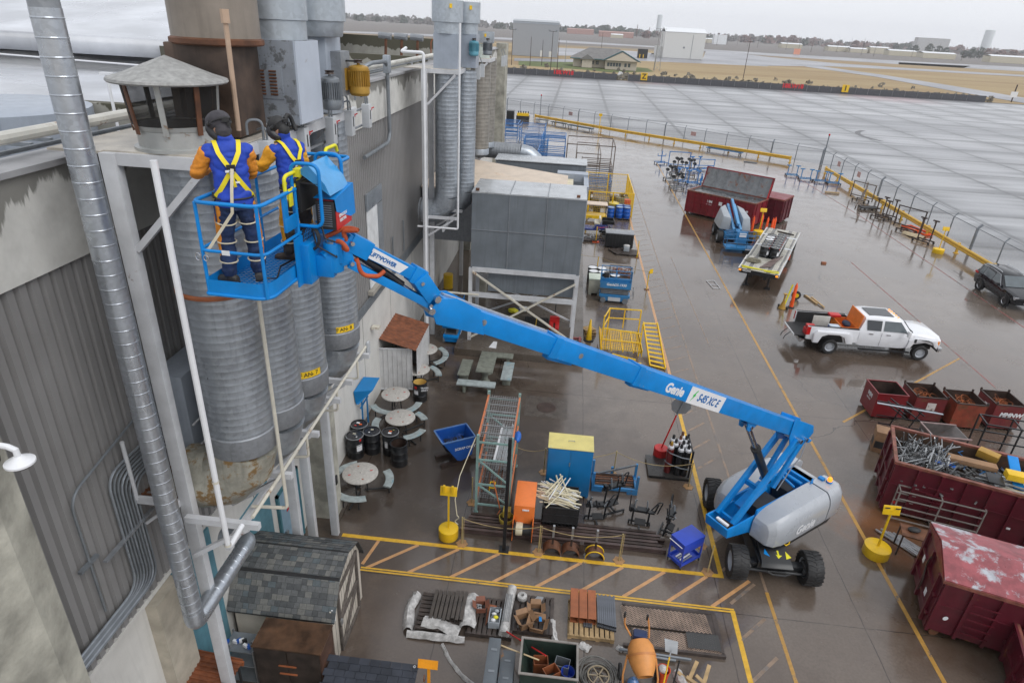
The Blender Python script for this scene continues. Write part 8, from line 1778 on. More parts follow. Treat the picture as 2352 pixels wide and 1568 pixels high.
text('MM',.3,P(1.95,-.045,1.45),P(1,0,0)-P(0,0,0),Z,WHITEP,t,bold=.01);text('METALS',.14,P(1.9,-.045,1.2),P(1,0,0)-P(0,0,0),Z,WHITEP,t)
rnd=random.Random(12);mb=MB();vs=[];fs=[]
for i in range(40):
 for j in range(16): x=.1+i*5.9/39;y=.1+j*2.45/15;vs.append(P(x,y,1.5+.22*sin(x*1.1+.6)*sin(y*1.2)+.1*noise.noise(V((x*2,y*2,0)))+.22+rnd.uniform(-.03,.03)))
for i in range(39):
 for j in range(15): a=i*16+j;fs.append((a,a+1,a+17,a+16))
mb.add(vs,fs);tag(mb.B('metal_chips',mat('bright chips',(.22,.225,.23),.4,.5,v=.8,sc_=14),None,smooth=5),'grey metal chips filling the open-lidded red dumpster','metal chips',kind='stuff')
t,P=dumpster((13.8,57.9,0),-33,5.2,2.5,2.0,'maroon dumpster mostly hidden behind the open-lidded one',MAR);part('lid',MARF,t,P,(0,5.2,0,2.5,2.07,2.1))
t,P=dumpster((11.42,18.1,0),-20,6.8,2.4,2.0,'big maroon dumpster crammed with mixed metal scrap at the right edge',MAR,mat('brown lining',(.075,.045,.03),.5,v=.4,rust=.2),ladder=1.1,fill=.75)
part('white_notice',WHITEP,t,P,(4.05,4.3,-.05,-.04,1.45,1.62),(3.4,3.55,-.05,-.04,.75,.82));part('red_sticker',REDP,t,P,(.3,.42,-.05,-.035,.5,.6))
def scrap(name,label,n,x0,x1,y0,y1,z0,z1,L0,L1,w_,mt,seed,yaw=None,pit=.5):
 rnd=random.Random(seed);mb=MB()
 for k in range(n):
  a=(rnd.gauss(yaw,.18) if yaw is not None else rnd.uniform(0,6.28));e=rnd.uniform(-pit*.3,pit);l=rnd.uniform(L0,L1);c=P(rnd.uniform(x0,x1),rnd.uniform(y0,y1),rnd.uniform(z0,z1));d=V((cos(a)*cos(e),sin(a)*cos(e),sin(e)));mb.beam(c-d*l/2,c+d*l/2,w_*rnd.uniform(.6,1.4),w_*.5)
 return tag(mb.B(name,mt,None),label,'scrap',kind='stuff')
scrap('conduit_scrap','spiky heap of cut grey conduit at the left end of the big dumpster',150,.3,1.7,.4,2.0,1.5,1.95,.4,1.1,.035,STEEL,1,pit=1.3);scrap('dark_conduit_scrap','dark conduit pieces mixed into the spiky heap',70,.3,1.7,.4,2.0,1.5,1.95,.4,1.0,.04,BLACKM,2,pit=1.3)
scrap('aluminium_scrap','long pale aluminium extrusions piled along the near side of the big dumpster',90,3.4,6.2,.25,1.3,1.55,1.85,1.2,2.6,.07,ALU,3,yaw=R(-20),pit=.1)
scrap('wire_scrap','dark tangle of wire and small parts in the big dumpster',220,3.9,6.5,1.1,2.2,1.6,1.95,.2,.7,.015,BLACKM,4);scrap('blue_wire_scrap','blue wire offcuts scattered in the big dumpster',90,1.4,6.4,1.0,2.2,1.65,1.95,.15,.4,.015,BLUE,5);scrap('mixed_scrap','mixed small grey scrap covering the floor of the big dumpster',320,.3,6.5,.2,2.2,1.3,1.65,.3,.9,.07,mat('mixed grey scrap',(.2,.2,.2),.5,.4,v=.7,sc_=9),6,pit=.3)
def slab_(name,label,x,y,z,sx,sy,sz,yaw,mt,cat='scrap piece',rx=0,ry=0): mb=MB();c=P(x,y,z);mb.cbox(c,sx,sy,sz,rz=R(yaw-20),rx=rx,ry=ry);one(mb,name,mt,label,cat,c,bevel=.006)
slab_('blue_channel','bright blue steel channel standing up across the scrap',3.55,1.4,2.0,.3,1.3,.05,95-90+0,BLUE,rx=.35);slab_('yellow_housing','yellow sheet housing lying across the blue channel',3.55,1.0,2.1,.75,.35,.22,5,YEL);slab_('perforated_scrap','black perforated panel lying flat in the big dumpster',2.9,.75,1.95,.45,.6,.04,0,BLACK);slab_('wood_beam','long pale brown veneered board on the scrap',2.35,1.4,1.95,1.4,.3,.16,3,BRNC);slab_('bronze_box','bronze coloured box against the far wall of the dumpster',2.9,2.1,2.0,.6,.35,.25,-25,GOLD);slab_('sheet_panel','bent galvanised sheet in the middle of the scrap',4.4,1.4,1.8,1.2,.5,.03,10,GALV,rx=.3);slab_('blue_angle','short navy blue plate leaning by the conduit heap',1.6,1.1,1.8,.6,.15,.05,-5,BLUED)
t,P=dumpster((10.57,13.1,0),-17.8,6.5,2.35,1.85,'maroon dumpster with a faded peeling lid, near the bottom right corner',MAR,ladder=.75)
LID=mat('peeling red lid',(.27,.065,.075),.35,v=.25,rust=.56,rc=(.36,.38,.41),rs=.9,streak=.15)
MB().prism([(-.02,1.95),(1.15,2.28),(2.37,1.95),(2.37,1.92),(1.15,2.24),(-.02,1.92)],-.02,6.5,lambda a,b,c:P(c,a,b)).B('peeling_lid',LID,t);MB().prism([(0,1.9),(2.35,1.9),(1.17,2.22)],-.03,-.0,lambda a,b,c:P(c,a,b)).B('lid_gable',MARF,t)
MB().tube([P(-.1,1.1+.1*sin(k*.6),1.7-k*.12) for k in range(11)],.02,5).B('chain',RUSTD,t);part('white_notice',WHITEP,t,P,(-.09,-.08,.5,.66,.8,1.0),(-.09,-.08,1.5,1.65,1.1,1.3));MB().lathe([(0,-.01),(.07,-.01)],P(.35,-.04,.75),14,axis='Y').B('white_dot',WHITEP,t)
t,P=dumpster((11.8,11.3,0),-20,3,2,1.2,'maroon dumpster just entering the bottom right corner of the picture',MAR)
# square bins
for k,(x0,y0,w_,d_,lb,mt,fl) in enumerate(((13.59,24.22,1.23,1.2,'clean dark red square bin standing empty, leftmost of the row',mat('clean dark red',(.17,.009,.013),.35,v=.1,dirt=.1),0),(15.18,24.27,1.23,1.2,'faded red square bin of coiled rusty wire, second of the row',RBIN,1),(16.65,24.0,1.18,1.15,'orange-rusted square bin of tangled wire, third of the row',RBIN2,1),(18.3,24.2,1.15,1.22,'faded red square bin with white letters, rightmost of the row',RBIN,1))):
 t=thing('square_bin',lb,'bin',(x0+w_/2,y0+d_/2,0),group='square red bins');P=Rz((x0,y0,0),0)
 for a in((0,w_,0,.03),(0,w_,d_-.03,d_),(0,.03,.03,d_-.03),(w_-.03,w_,.03,d_-.03)): part('bin_wall',mt,t,P,(*a,.1,1.2))
 part('inner_lining',RUSTD,t,P,(.035,w_-.035,.035,.04,.2,1.18),(.035,w_-.035,d_-.04,d_-.035,.2,1.18),(.035,.04,.04,d_-.04,.2,1.18),(w_-.04,w_-.035,.04,d_-.04,.2,1.18),(.04,w_-.04,.04,d_-.04,.15,.2+.4*fl))
 part('rim',RUSTD if k else mt,t,P,(-.02,w_+.02,-.02,.03,1.18,1.22),(-.02,w_+.02,d_-.03,d_+.02,1.18,1.22),(-.02,.03,.03,d_-.03,1.18,1.22),(w_-.03,w_+.02,.03,d_-.03,1.18,1.22));part('fork_channel',RUSTD,t,P,(.15,.3,0,d_,0,.1),(w_-.3,w_-.15,0,d_,0,.1))
 if k:
  for a,b in((-.02,-.02),(w_-.04,-.02),(-.02,d_-.04),(w_-.04,d_-.04)): part('stacking_lug',RUSTD,t,P,(a,a+.06,b,b+.06,1.22,1.32))
  rnd=random.Random(k);mb=MB()
  for j in range(26):
   c=P(rnd.uniform(.3,w_-.3),rnd.uniform(.3,d_-.3),rnd.uniform(.75,1.05));r_=rnd.uniform(.12,.3);M=Matrix.Rotation(rnd.uniform(-.7,.7),3,'X')@Matrix.Rotation(rnd.uniform(-.7,.7),3,'Y');mb.tube([c+M@V((r_*cos(a),r_*sin(a),0)) for a in[i*2*PI/14 for i in range(14)]],.006,4,closed=True)
  tag(mb.B('coiled_wire',WIRE,None),['','coiled rusty wire in the second square bin','tangled rusty wire in the orange-rusted bin','bundled rusty wire in the rightmost square bin'][k],'wire',kind='stuff')
 if k==0: text('MM',.26,P(-.006,.78,.85),(0,-1,0),Z,WHITEP,t,bold=.01);text('METALS',.1,P(-.006,.8,.65),(0,-1,0),Z,WHITEP,t)
 if k==1: part('torn_white_decal',mat('torn white decal',(.6,.55,.52),.5,rust=.3),t,P,(.5,.85,-.008,0,.5,.95))
 if k==3: text('MMNW',.26,P(.25,-.01,.75),(1,0,0),Z,WHITEP,t,shear=.2,bold=.012);part('white_notice',WHITEP,t,P,(-.008,0,.45,.7,.7,.95))
# chute hopper, box, frames
P=Rz((14.62,21.6,0),.02);t=thing('chute_hopper','open brown-grey tapered steel hopper between the red bins and the big dumpster','hopper',(15.2,22,0));HM=mat('brown grey hopper',(.12,.105,.10),.45,v=.2,rust=.1)
MB().hexa([P(0,0,.2),P(.02,0,.2),P(.02,.9,.2),P(0,.9,.2)],[P(0,0,1),P(.02,0,1),P(.02,.95,1),P(0,.95,1)]).prism([(0,1),(1.3,.98),(.35,.2),(0,.2)],0,.02,lambda a,b,c:P(a,c,b)).prism([(0,1),(1.3,.98),(.35,.2),(0,.2)],.93,.95,lambda a,b,c:P(a,c,b)).hexa([P(1.28,.02,.98),P(1.32,.02,.98),P(1.32,.93,.98),P(1.28,.93,.98)],[P(.33,.02,.18),P(.37,.02,.18),P(.37,.93,.18),P(.33,.93,.18)]).B('hopper_body',HM,t);MB().beam(P(-.03,-.02,1.0),P(1.4,-.02,.98),.05).beam(P(-.03,.97,1.0),P(1.35,.97,.98),.05).beam(P(-.02,0,1),P(-.02,.95,1),.05).B('rim',mat('pinkish rim',(.28,.2,.19),.5),t);part('skid',RUSTD,t,P,(0,.9,.05,.2,0,.15),(0,.9,.75,.9,0,.15));text('Y83',.14,P(-.006,.8,.75),(0,-1,0),Z,WHITEP,t);text('FAB',.14,P(-.006,.8,.55),(0,-1,0),Z,WHITEP,t)
P=Rz((12.62,21.72,0),-.35);t=thing('printed_carton','tall brown carton with dark printed panel leaning by the big dumpster','box',(12.9,22,0),-.35);part('carton_body',BRNC,t,P,(0,.55,0,.6,0,.9),bevel=.01);part('printed_panel',BLACKM,t,P,(.05,.35,-.004,0,.2,.5),(-.004,0,.1,.5,.2,.5));part('red_print',REDP,t,P,(.37,.53,-.004,0,.05,.3))
def wframe(name,label,pts,r,mt,cat='frame',z=0):
 t=thing(name,label,cat,(*pts[0][0][:2],0))
 for a,b in pts: MB().beam(a,b,r).B('tube',mt,t)
 return t
def cage(x0,y0,x1,y1,w_,z0,z1,nl,zs):
 a=V((x0,y0,0));b=V((x1,y1,0));d=(b-a);n=d.normalized().cross(Z)*-w_;E=[]
 for z in zs:
  for o in(V((0,0,0)),n): E.append((a+o+Z*z,b+o+Z*z))
 for k in range(nl+1):
  c=a+d*k/nl
  for o in(V((0,0,0)),n): E.append((c+o+Z*z0,c+o+Z*z1))
  E.append((c+Z*z1,c+n+Z*z1));E.append((c+Z*z0,c+n+Z*z0))
 return E
wframe('grey_tube_rack','long welded rack of pale grey tube standing against the big maroon dumpster',cage(11.62,17.62,13.95,17.0,.35,.1,1.25,2,(.15,.4,.65,.95,1.25)),.035,mat('pale tube',(.30,.28,.26),.45,.4,v=.2,rust=.1),'rack')
wframe('black_tube_frame','black square tube frame standing in front of the rightmost bins',cage(16.6,22.0,18.9,21.6,.75,.0,1.5,2,(.8,1.5)),.045,BLACK)
wframe('black_slat_rack','black slatted rack leaning in front of the first two red bins',[((13.3,23.6,1.2),(15.4,23.1,1.2)),((13.9,23.85,1.25),(14.3,23.1,1.1)),((14.5,23.75,1.2),(14.9,22.95,1.05)),((14.1,23.6,.1),(14.2,23.4,1.2)),((14.8,23.5,.1),(14.9,23.2,1.2)),((13.4,23.5,.6),(15.1,23.4,.55)),((13.5,23.4,.3),(15.2,23.2,.25)),((13.95,23.9,.9),(14.35,23.2,.75)),((14.55,23.8,.85),(14.95,23.0,.7)),((13.9,23.95,1.05),(14.3,23.2,.92))],.04,BLACK,'rack')
one(MB().beam((13.15,23.3,1.27),(15.45,22.8,1.3),.09,.03),'galvanised_strut',GALVN,'slotted galvanised strut laid across the black slatted rack','strut',(14.3,23,1.28))
t=thing('rusty_table_frame','rusty topped table frame behind the near maroon dumpster','table',(11.6,16.3,0));P=Rz((11.1,16.0,0),-.3);part('tabletop',RUST,t,P,(0,.85,0,.6,.78,.82))
for a,b in((.02,.02),(.8,.02),(.02,.55),(.8,.55)): part('leg',RUSTD,t,P,(a,a+.04,b,b+.04,0,.78))
one(MB().ell(P(.35,.35,.88),.2,.12,.07,10,6),'black_casting',BLACKM,'black knobbly casting on the rusty table top','casting',P(.35,.35,.82))
rnd=random.Random(40)
for k in range(14): a=R(-52+rnd.uniform(-7,7));c=V((11.35+.05*k,16.55-.02*k,.05+.02*(k%5)));d=V((cos(a),sin(a),0));one(MB().beam(c-d*.65,c+d*.65,.07,.035),'aluminium_strip',ALU,'pale aluminium strips piled on the ground beneath the rusty table','strip',c,group='aluminium strips under the rusty table')
for k,(x,y,rz) in enumerate(((11.3,10.75,.3),(11.55,10.7,1.6))): mb=MB();mb.cbox((x,y,.01),.2 if k==0 else .25,.07 if k==0 else .015,.02,rz=rz);one(mb,'wood_scrap',WOOD,['small wood scrap on the yellow line at bottom right','thin splinter of wood beside the wood scrap'][k],'debris',(x,y,.01))
# ---------------- section-lofted vehicle bodies
def carbody(P,secs,name,mt,t,smooth=40):
 """secs: x, half width, z bottom, z belt, roof half width, z roof"""
 vs=[];fs=[]
 for (x,w_,zb,zl,wr,zr) in secs:
  pr=[(w_*.94,zb),(w_,zb+(zl-zb)*.35),(w_,zb+(zl-zb)*.7),(w_*.96,zl),(wr,zr-.06*(zr>zl+.1)),(wr*.88,zr)]
  pr=pr+[(-a,b) for a,b in reversed(pr)];vs+=[P(x,a,b) for a,b in pr]
 n=12
 for i in range(len(secs)-1):
  for k in range(n): fs.append((i*n+k,i*n+(k+1)%n,(i+1)*n+(k+1)%n,(i+1)*n+k))
 fs+=[tuple(range(n))[::-1],tuple((len(secs)-1)*n+k for k in range(n))]
 mb=MB().add(vs,fs);return mb.B(name,mt,t,smooth=smooth)
def wheels(P,t,rz,pts,r,w_,rim=RIMG):
 for x,y in pts:
  s=1 if y>0 else -1;c=P(x,y,r);ax=(P(0,s,0)-P(0,0,0));tyre_set(t,c,ax,r,w_,rim,lug=False,rimr=.6)
# white pickup
o=(13.82,31.3,0);rz=R(1.2);P=Rz(o,rz);t=thing('pickup_truck','white crew cab pickup with open tool box and lowered tailgate','pickup truck',o,rz)
TW=TRUCKW
carbody(P,[(1.3,.99,.6,1.36,.9,1.38),(1.5,1.0,.55,1.38,.78,2.0),(2.0,1.0,.55,1.38,.8,2.04),(3.1,1.0,.55,1.36,.78,2.02),(3.35,1.0,.55,1.35,.76,1.95),(3.85,1.0,.6,1.33,.80,1.38),(3.95,1.0,.6,1.3,.8,1.36)],'cab',TW,t)
carbody(P,[(3.95,1.0,.8,1.3,.8,1.42),(4.6,1.0,.95,1.27,.82,1.42),(5.1,.99,.8,1.22,.8,1.36),(5.32,.95,.55,1.12,.74,1.24)],'hood',TW,t)
for s in(-1,1):
 sh=[(-1.25,.72),(-1.25,1.42),(1.27,1.36),(1.27,.68),(.62,.66),(.5,.95),(.25,1.08),(-.25,1.08),(-.5,.95),(-.62,.66)]
 MB().prism(sh,s*.90,s*1.0,lambda a,b,c:P(a,c,b)).B('bed_side',TW,t,bevel=.015)
 fl=[(-.95,.62),(-.95,1.05),(-.8,1.25),(.75,1.25),(.98,1.0),(1.0,.68),(.68,.66),(.55,.98),(.28,1.1),(-.28,1.1),(-.55,.98),(-.68,.62)]
 MB().prism(fl,s*.98,s*1.2,lambda a,b,c:P(a,c,b)).B('rear_fender',TW,t,bevel=.04)
 fr=[(3.7,.6),(3.75,1.05),(4.0,1.2),(5.1,1.12),(5.2,.9),(5.15,.7),(5.02,.8),(4.9,1.0),(4.65,1.1),(4.3,1.1),(4.05,.98),(3.92,.7)]
 MB().prism(fr,s*.93,s*1.05,lambda a,b,c:P(a,c,b)).B('front_fender',TW,t,bevel=.03)
 part('rail_cap',BLACKM,t,P,(-1.22,1.25,s*.95-.04,s*.95+.04,1.42,1.44));part('tail_lamp',REDL,t,P,(-1.28,-1.1,s*.97-.035,s*.97+.035,.95,1.38))
 part('running_board',BLACK,t,P,(1.4,3.9,s*1.08-.06,s*1.08+.06,.4,.45));part('head_lamp',WHITEP,t,P,(5.1,5.3,s*.9-.06,s*.9+.06,.95,1.1));part('amber_lamp',mat('amber lens',(.8,.25,.02),.3),t,P,(5.15,5.25,s*.985-.02,s*.985+.02,.9,1.08))
 for (a0,a1,c0,c1) in((1.62,2.3,1.56,2.3),(2.42,3.6,2.42,3.2)):
  mb=MB();off=.012;y0=s*(.965+off);y1=s*(.80+off+.01);mb.quad(P(a0,y0,1.42),P(a1,y0,1.41),P(c1,y1,1.9),P(c0,y1,1.9));mb.B('side_window',GLS if a0<2 else GLG,t)
 for x in(2.36,3.72): part('door_gap',BLACKM,t,P,(x,x+.01,s*1.0-.004,s*1.0+.004,.6,1.34))
 for x in(1.75,2.6): part('door_handle',CHR,t,P,(x,x+.2,s*1.01-.01,s*1.01+.01,1.22,1.26))
 MB().beam(P(3.45,s*1.0,1.42),P(3.5,s*1.2,1.46),.04).B('mirror_arm',BLACK,t);part('mirror',WHITEP,t,P,(3.45,3.58,s*1.26-.08,s*1.26+.08,1.32,1.62),bevel=.02)
 mb=MB();q6(mb,P,3.98,4.1,s*1.052-.004,s*1.052+.004,.95,1.15);mb.B('fender_vent',BLACKM,t)
MB().quad(P(3.42,-.72,1.92),P(3.42,.72,1.92),P(3.87,.8,1.40),P(3.87,-.8,1.40)).B('windscreen',GLG,t);part('wiper_cowl',BLACKM,t,P,(3.85,3.98,-.75,.75,1.37,1.39));part('sunroof',GLS,t,P,(1.75,2.95,-.5,.5,2.035,2.05))
for k in range(5): part('cab_lamp',AMB,t,P,(3.1,3.18,-.55+k*.25,-.49+k*.25,2.02,2.05))
part('bed_floor',BLACKM,t,P,(-1.25,1.27,-.9,.9,.76,.8));part('bed_lining',BLACKM,t,P,(-1.2,1.27,-.9,-.885,.8,1.4),(-1.2,1.27,.885,.9,.8,1.4),(1.25,1.27,-.88,.88,.8,1.4));part('bed_front',TW,t,P,(1.27,1.3,-.95,.95,.7,1.42))
mb=MB().hexa([P(-1.75,-.75,.76),P(-1.22,-.85,.76),P(-1.22,.85,.76),P(-1.75,.75,.76)],[P(-1.75,-.75,.82),P(-1.22,-.85,.82),P(-1.22,.85,.82),P(-1.75,.75,.82)]);tg=mb.B('tailgate',BLACKM,t);part('tailgate_edge',WHITEP,t,P,(-1.78,-1.75,-.75,.75,.74,.83))
for y in(-.3,.15): MB().tube([P(-1.75,y,.76),P(-2.0,y,.5),P(-2.05,y,.3)],.02,6).B('step_rail',BLACK,tg)
part('rear_bumper',CHR,t,P,(-1.5,-1.25,-.95,.95,.5,.68),bevel=.02);part('front_bumper',CHR,t,P,(5.28,5.48,-.98,.98,.5,.75),bevel=.03);part('grille',CHR,t,P,(5.28,5.33,-.6,.6,.75,1.08));part('chassis_frame',BLACKM,t,P,(-1.2,5.2,-.5,.5,.42,.62))
wheels(P,t,rz,((0,-.98),(0,.98),(0,-.68),(0,.68),(4.47,-.93),(4.47,.93)),.4,.26)
g='loads in the pickup bed'
for nm,lb,mt,bx in(('red_tool_box','red plastic tool box on another box at the open tailgate',REDP,(-1.15,-.75,-.8,-.35,1.12,1.3)),('red_tool_box','lower red tool box standing at the tailgate corner',REDP,(-1.2,-.85,-.8,-.3,.8,1.11)),('white_board','dirty white board standing across the pickup bed',mat('dirty board',(.5,.49,.45),.5,dirt=.2),(-.75,.1,-.12,-.08,.8,1.65)),('cooler','blue and white cooler box in the pickup bed',BLUED,(-.05,.5,-.7,-.35,.8,1.3)),('red_organiser','red and black organiser case resting on the tool chest',REDP,(.2,.75,.2,.6,1.5,1.62))): mb=MB();q6(mb,P,*bx);one(mb,nm,mt,lb,'box' if 'board' not in nm else 'board',P(bx[0],bx[2],bx[4]),bevel=.02)
ORJ=mat('job box orange',(.75,.20,.03),.45,v=.1,dirt=.1);P_=P;tb=thing('job_site_box','open orange job-site chest with a bag inside, behind the cab','tool chest',P(.7,0,.8),rz);part('chest_wall',ORJ,tb,P,(.45,1.2,-.85,-.82,.8,1.42),(.45,1.2,.52,.55,.8,1.42),(.45,.48,-.82,.52,.8,1.42),(1.17,1.2,-.82,.52,.8,1.42),(.48,1.17,-.82,.52,.82,.84));mb=MB().hexa([P(1.2,-.85,1.42),P(1.24,-.85,1.42),P(1.24,.55,1.42),P(1.2,.55,1.42)],[P(1.3,-.85,2.1),P(1.34,-.85,2.1),P(1.34,.55,2.1),P(1.3,.55,2.1)]);lidb=mb.B('chest_lid',ORJ,tb);text('RIDGID',.16,P(.55,-.855,1.2),P(1,0,0)-P(0,0,0),Z,WHITEP,tb,bold=.006)
one(MB().ell(P(.85,-.3,1.42),.2,.3,.14,12,8),'tool_bag',mat('navy bag',(.02,.03,.06),.7),'dark tool bag lying in the orange chest','bag',P(.85,-.3,1.3),smooth=50)
one(MB().cbox(P(.2,-.52,1.33),.5,.34,.07,rz=rz),'ice_box',mat('pale cooler lid',(.5,.58,.66),.4),'pale white ice box top on the blue cooler','box',P(.2,-.52,1.3),bevel=.02)
# dark SUV heading towards the camera
o=(28.38,42.1,0);rz=R(-90);P=Rz(o,rz);t=thing('suv','dark metallic SUV cut off by the right edge, beside the guard rail','SUV',o,rz)
carbody(P,[(-.95,.78,.5,1.0,.55,1.05),(-.9,.88,.4,1.08,.66,1.3),(-.7,.92,.35,1.06,.70,1.62),(0,.93,.35,1.03,.72,1.68),(1.0,.93,.35,1.0,.72,1.67),(1.4,.93,.35,.99,.68,1.58),(2.15,.93,.35,.97,.72,1.05),(2.3,.92,.35,.96,.75,1.02),(3.2,.90,.35,.88,.68,.93),(3.55,.82,.4,.75,.6,.8)],'body',SUVB,t)
for s in(-1,1):
 for (a0,a1,c0,c1) in((-.55,-.15,-.5,-.15),(-.08,.85,-.08,.85),(.92,1.85,.92,1.35)): MB().quad(P(a0,s*.9,1.09),P(a1,s*.9,1.03),P(c1,s*.735,1.54),P(c0,s*.735,1.56)).B('side_window',GLG,t)
 MB().tube([P(-.6,s*.93,1.08),P(-.5,s*.76,1.6),P(.5,s*.75,1.64),P(1.35,s*.76,1.58),P(1.95,s*.93,1.03)],.014,5).B('chrome_trim',CHR,t);MB().tube([P(-.5,s*.62,1.7),P(-.3,s*.62,1.74),P(1.0,s*.62,1.73),P(1.2,s*.62,1.69)],.018,6).B('roof_rail',CHR,t)
 part('tail_lamp',REDL,t,P,(-.93,-.6,s*.86-.05,s*.86+.05,.95,1.08));part('head_lamp',CHR,t,P,(3.25,3.5,s*.74-.12,s*.74+.1,.7,.84));part('mirror',SUVB,t,P,(1.75,1.9,s*1.02-.1,s*1.02+.08,1.02,1.18),bevel=.02)
 for x in(0,2.73):
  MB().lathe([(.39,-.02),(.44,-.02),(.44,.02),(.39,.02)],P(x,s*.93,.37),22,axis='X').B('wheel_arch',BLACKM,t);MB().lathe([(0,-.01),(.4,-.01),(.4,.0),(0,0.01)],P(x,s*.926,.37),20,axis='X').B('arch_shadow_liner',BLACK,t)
MB().quad(P(1.45,-.62,1.57),P(1.45,.62,1.57),P(2.15,.75,1.08),P(2.15,-.75,1.08)).B('windscreen',GLG,t);part('grille',CHR,t,P,(3.5,3.6,-.35,.35,.5,.78));part('roof_antenna',SUVB,t,P,(-.5,-.35,-.03,.03,1.66,1.74))
wheels(P,t,rz,((0,-.86),(0,.86),(2.73,-.86),(2.73,.86)),.36,.24,CHR)
# flatbed trailer with drums
o=(11.0,38.87,0);rz=math.atan2(-.94,2.25);P=Rz(o,rz);t=thing('flatbed_trailer','aluminium flatbed trailer with slatted deck and number plate strip','trailer',o,rz);Lt=11.7;Wt=2.44
for a,b,z in((0,3.0,1.32),(3.0,Lt,1.14)):
 part('deck',mat('trailer deck dark',(.16,.155,.15),.5,v=.3),t,P,(0,Wt,a,b,z-.1,z-.02))
 for x0,x1 in((.0,.12),(.22,.55),(.75,1.7),(1.9,2.2),(2.32,2.44)):
  for k in range(max(1,int((x1-x0)/.1))): part('deck_slat',mat('worn aluminium slat',(.50,.48,.42),.45,.3,v=.2,dirt=.3),t,P,(x0+k*.1,x0+k*.1+.088,a,b,z-.02,z))
for y in(0,3.0,6.5,9.5): part('cross_channel',ALU,t,P,(0,Wt,y,y+.3,1.14,1.146)) if y else None
for s in(0,Wt-.03): part('side_rail',WHITEP,t,P,(s,s+.03,0,3,1.15,1.34));part('side_rail',WHITEP,t,P,(s,s+.03,3,Lt,.98,1.16))
part('main_beam',BLACKM,t,P,(.7,.9,.2,Lt-.3,.8,1.04),(1.55,1.75,.2,Lt-.3,.8,1.04));part('front_bulkhead',BLACK,t,P,(.1,Wt-.1,-.03,.0,1.05,1.3));part('marker_lamp',AMB,t,P,(.06,.2,-.045,-.03,1.18,1.28));part('marker_lamp',AMB,t,P,(Wt-.2,Wt-.06,-.045,-.03,1.18,1.28));text('482898',.17,P(.27,-.036,1.22),P(1,0,0)-P(0,0,0),Z,WHITEP,t,bold=.004)
for x in(.55,1.85): part('landing_leg',BLACK,t,P,(x-.06,x+.06,.9,1.02,.05,.85),(x-.18,x+.18,.8,1.12,.0,.05))
for y in(7.6,10.6):
 for x in(.2,Wt-.2): tyre_set(t,P(x,y,.45),P(1 if x>1 else -1,0,0)-P(0,0,0),.45,.3,ALU,lug=False)
part('mud_flap',ORAC,t,P,(Wt-.35,Wt-.02,7.0,7.03,.3,.7));MB().beam(P(.9,10.9,1.18),P(2.1,10.6,1.18),.08).B('loose_bar',RUSTD,t)
for k in range(13):
 c=k%2;r_=k//2;x=.98+.62*c;y=3.35+r_*.6+(.1 if c else 0)
 if k==12: x=1.6;y=3.35+6*.6
 p=P(x,y,1.15);d=dup(DR,tuple(p),0,['nearest left','nearest right','second row left','second row right','third row left','third row right','fourth row left','fourth row right','fifth row left','fifth row right','sixth row left','sixth row right','last single'][k]+' black drum on the flatbed trailer','drums on the flatbed trailer')
 if k in(6,8):
  for ch in d.children:
   if ch.name.startswith('lid'): ch.data=ch.data.copy();ch.data.materials[0]=mat('white drum lid',(.65,.66,.68),.3)
for k in range(5): mb=MB();a=P(1.2+.12*k,.7+.1*k,1.36+.02*(k%2));b=P(1.7+.1*k,2.9+.25*k,1.38);mb.beam(a,b,.09,.04);one(mb,'brown_plank',mat('purple brown plank',(.14,.10,.09),.5,v=.3),ORD[k]+' from the left of the brown planks on the trailer front','plank',a,group='planks on the trailer front')
for k,pts in enumerate(([P(.1,.5,1.35),P(.8,.35,1.37),P(1.6,.35,1.36),P(2.3,.6,1.35)],[P(.2,.25,1.35),P(.7,.2,1.38),P(1.3,.35,1.37)],[P(1.5,.2,1.36),P(2.2,.15,1.36),P(2.35,.35,1.36)])): one(MB().tube(fillet(pts,.2,3),.035,5),'yellow_strap',YELP,['long yellow strap across the trailer front','short yellow strap at the left of the trailer front','looped yellow strap at the right corner of the trailer front'][k],'strap',pts[0])
mb=MB();rnd=random.Random(3)
for k in range(7): mb.tube([P(.55+rnd.uniform(-.35,.35)+.25*cos(a),1.9+rnd.uniform(-.2,.2)+.3*sin(a),1.37+.03*sin(2*a+k)) for a in[i*2*PI/12 for i in range(12)]],.03,5,closed=True)
tag(mb.B('khaki_straps',mat('khaki webbing',(.18,.165,.12),.8,v=.3),None,smooth=60),'heap of khaki webbing straps on the trailer deck','straps',kind='stuff')
# orange delineator posts, cone sets
def delin(x,y,label,h=1.3,tilt=.0):
 t=thing('orange_post',label,'delineator',(x,y,0),group='orange delineator posts');MB().lathe([(.12,.06),(.10,.3),(.085,h-.1),(.04,h),(.03,h+.08),(0,h+.1)],(x,y,0),14).B('post_body',ORAC,t,smooth=40);MB().lathe([(0,0),(.2,0),(.2,.05),(.12,.07)],(x,y,0),8).B('rubber_base',BLACKM,t)
for k,(x,y) in enumerate(((15.1,51.9),(15.95,52.6),(16.2,51.9),(16.55,51.7),(16.8,52.0))): delin(x,y,['leftmost','second','third','fourth','rightmost'][k]+' orange delineator post beside the old blue lift')
delin(13.75,36.2,'single tall orange delineator post beside the yellow jack stand',1.45)
t=thing('jack_stand','yellow jack with small black wheels in front of the flatbed trailer','jack',(13.2,35.9,0));MB().lathe([(.22,.02),(.15,.2),(.06,.5),(.05,.85),(.12,.9),(.12,.94),(0,.94)],(13.15,35.9,0),12).B('jack_body',GOLD,t);MB().tube([(13.3,36.1,.1),(13.6,36.4,1.35)],.05,8).B('jack_handle',YELP,t)
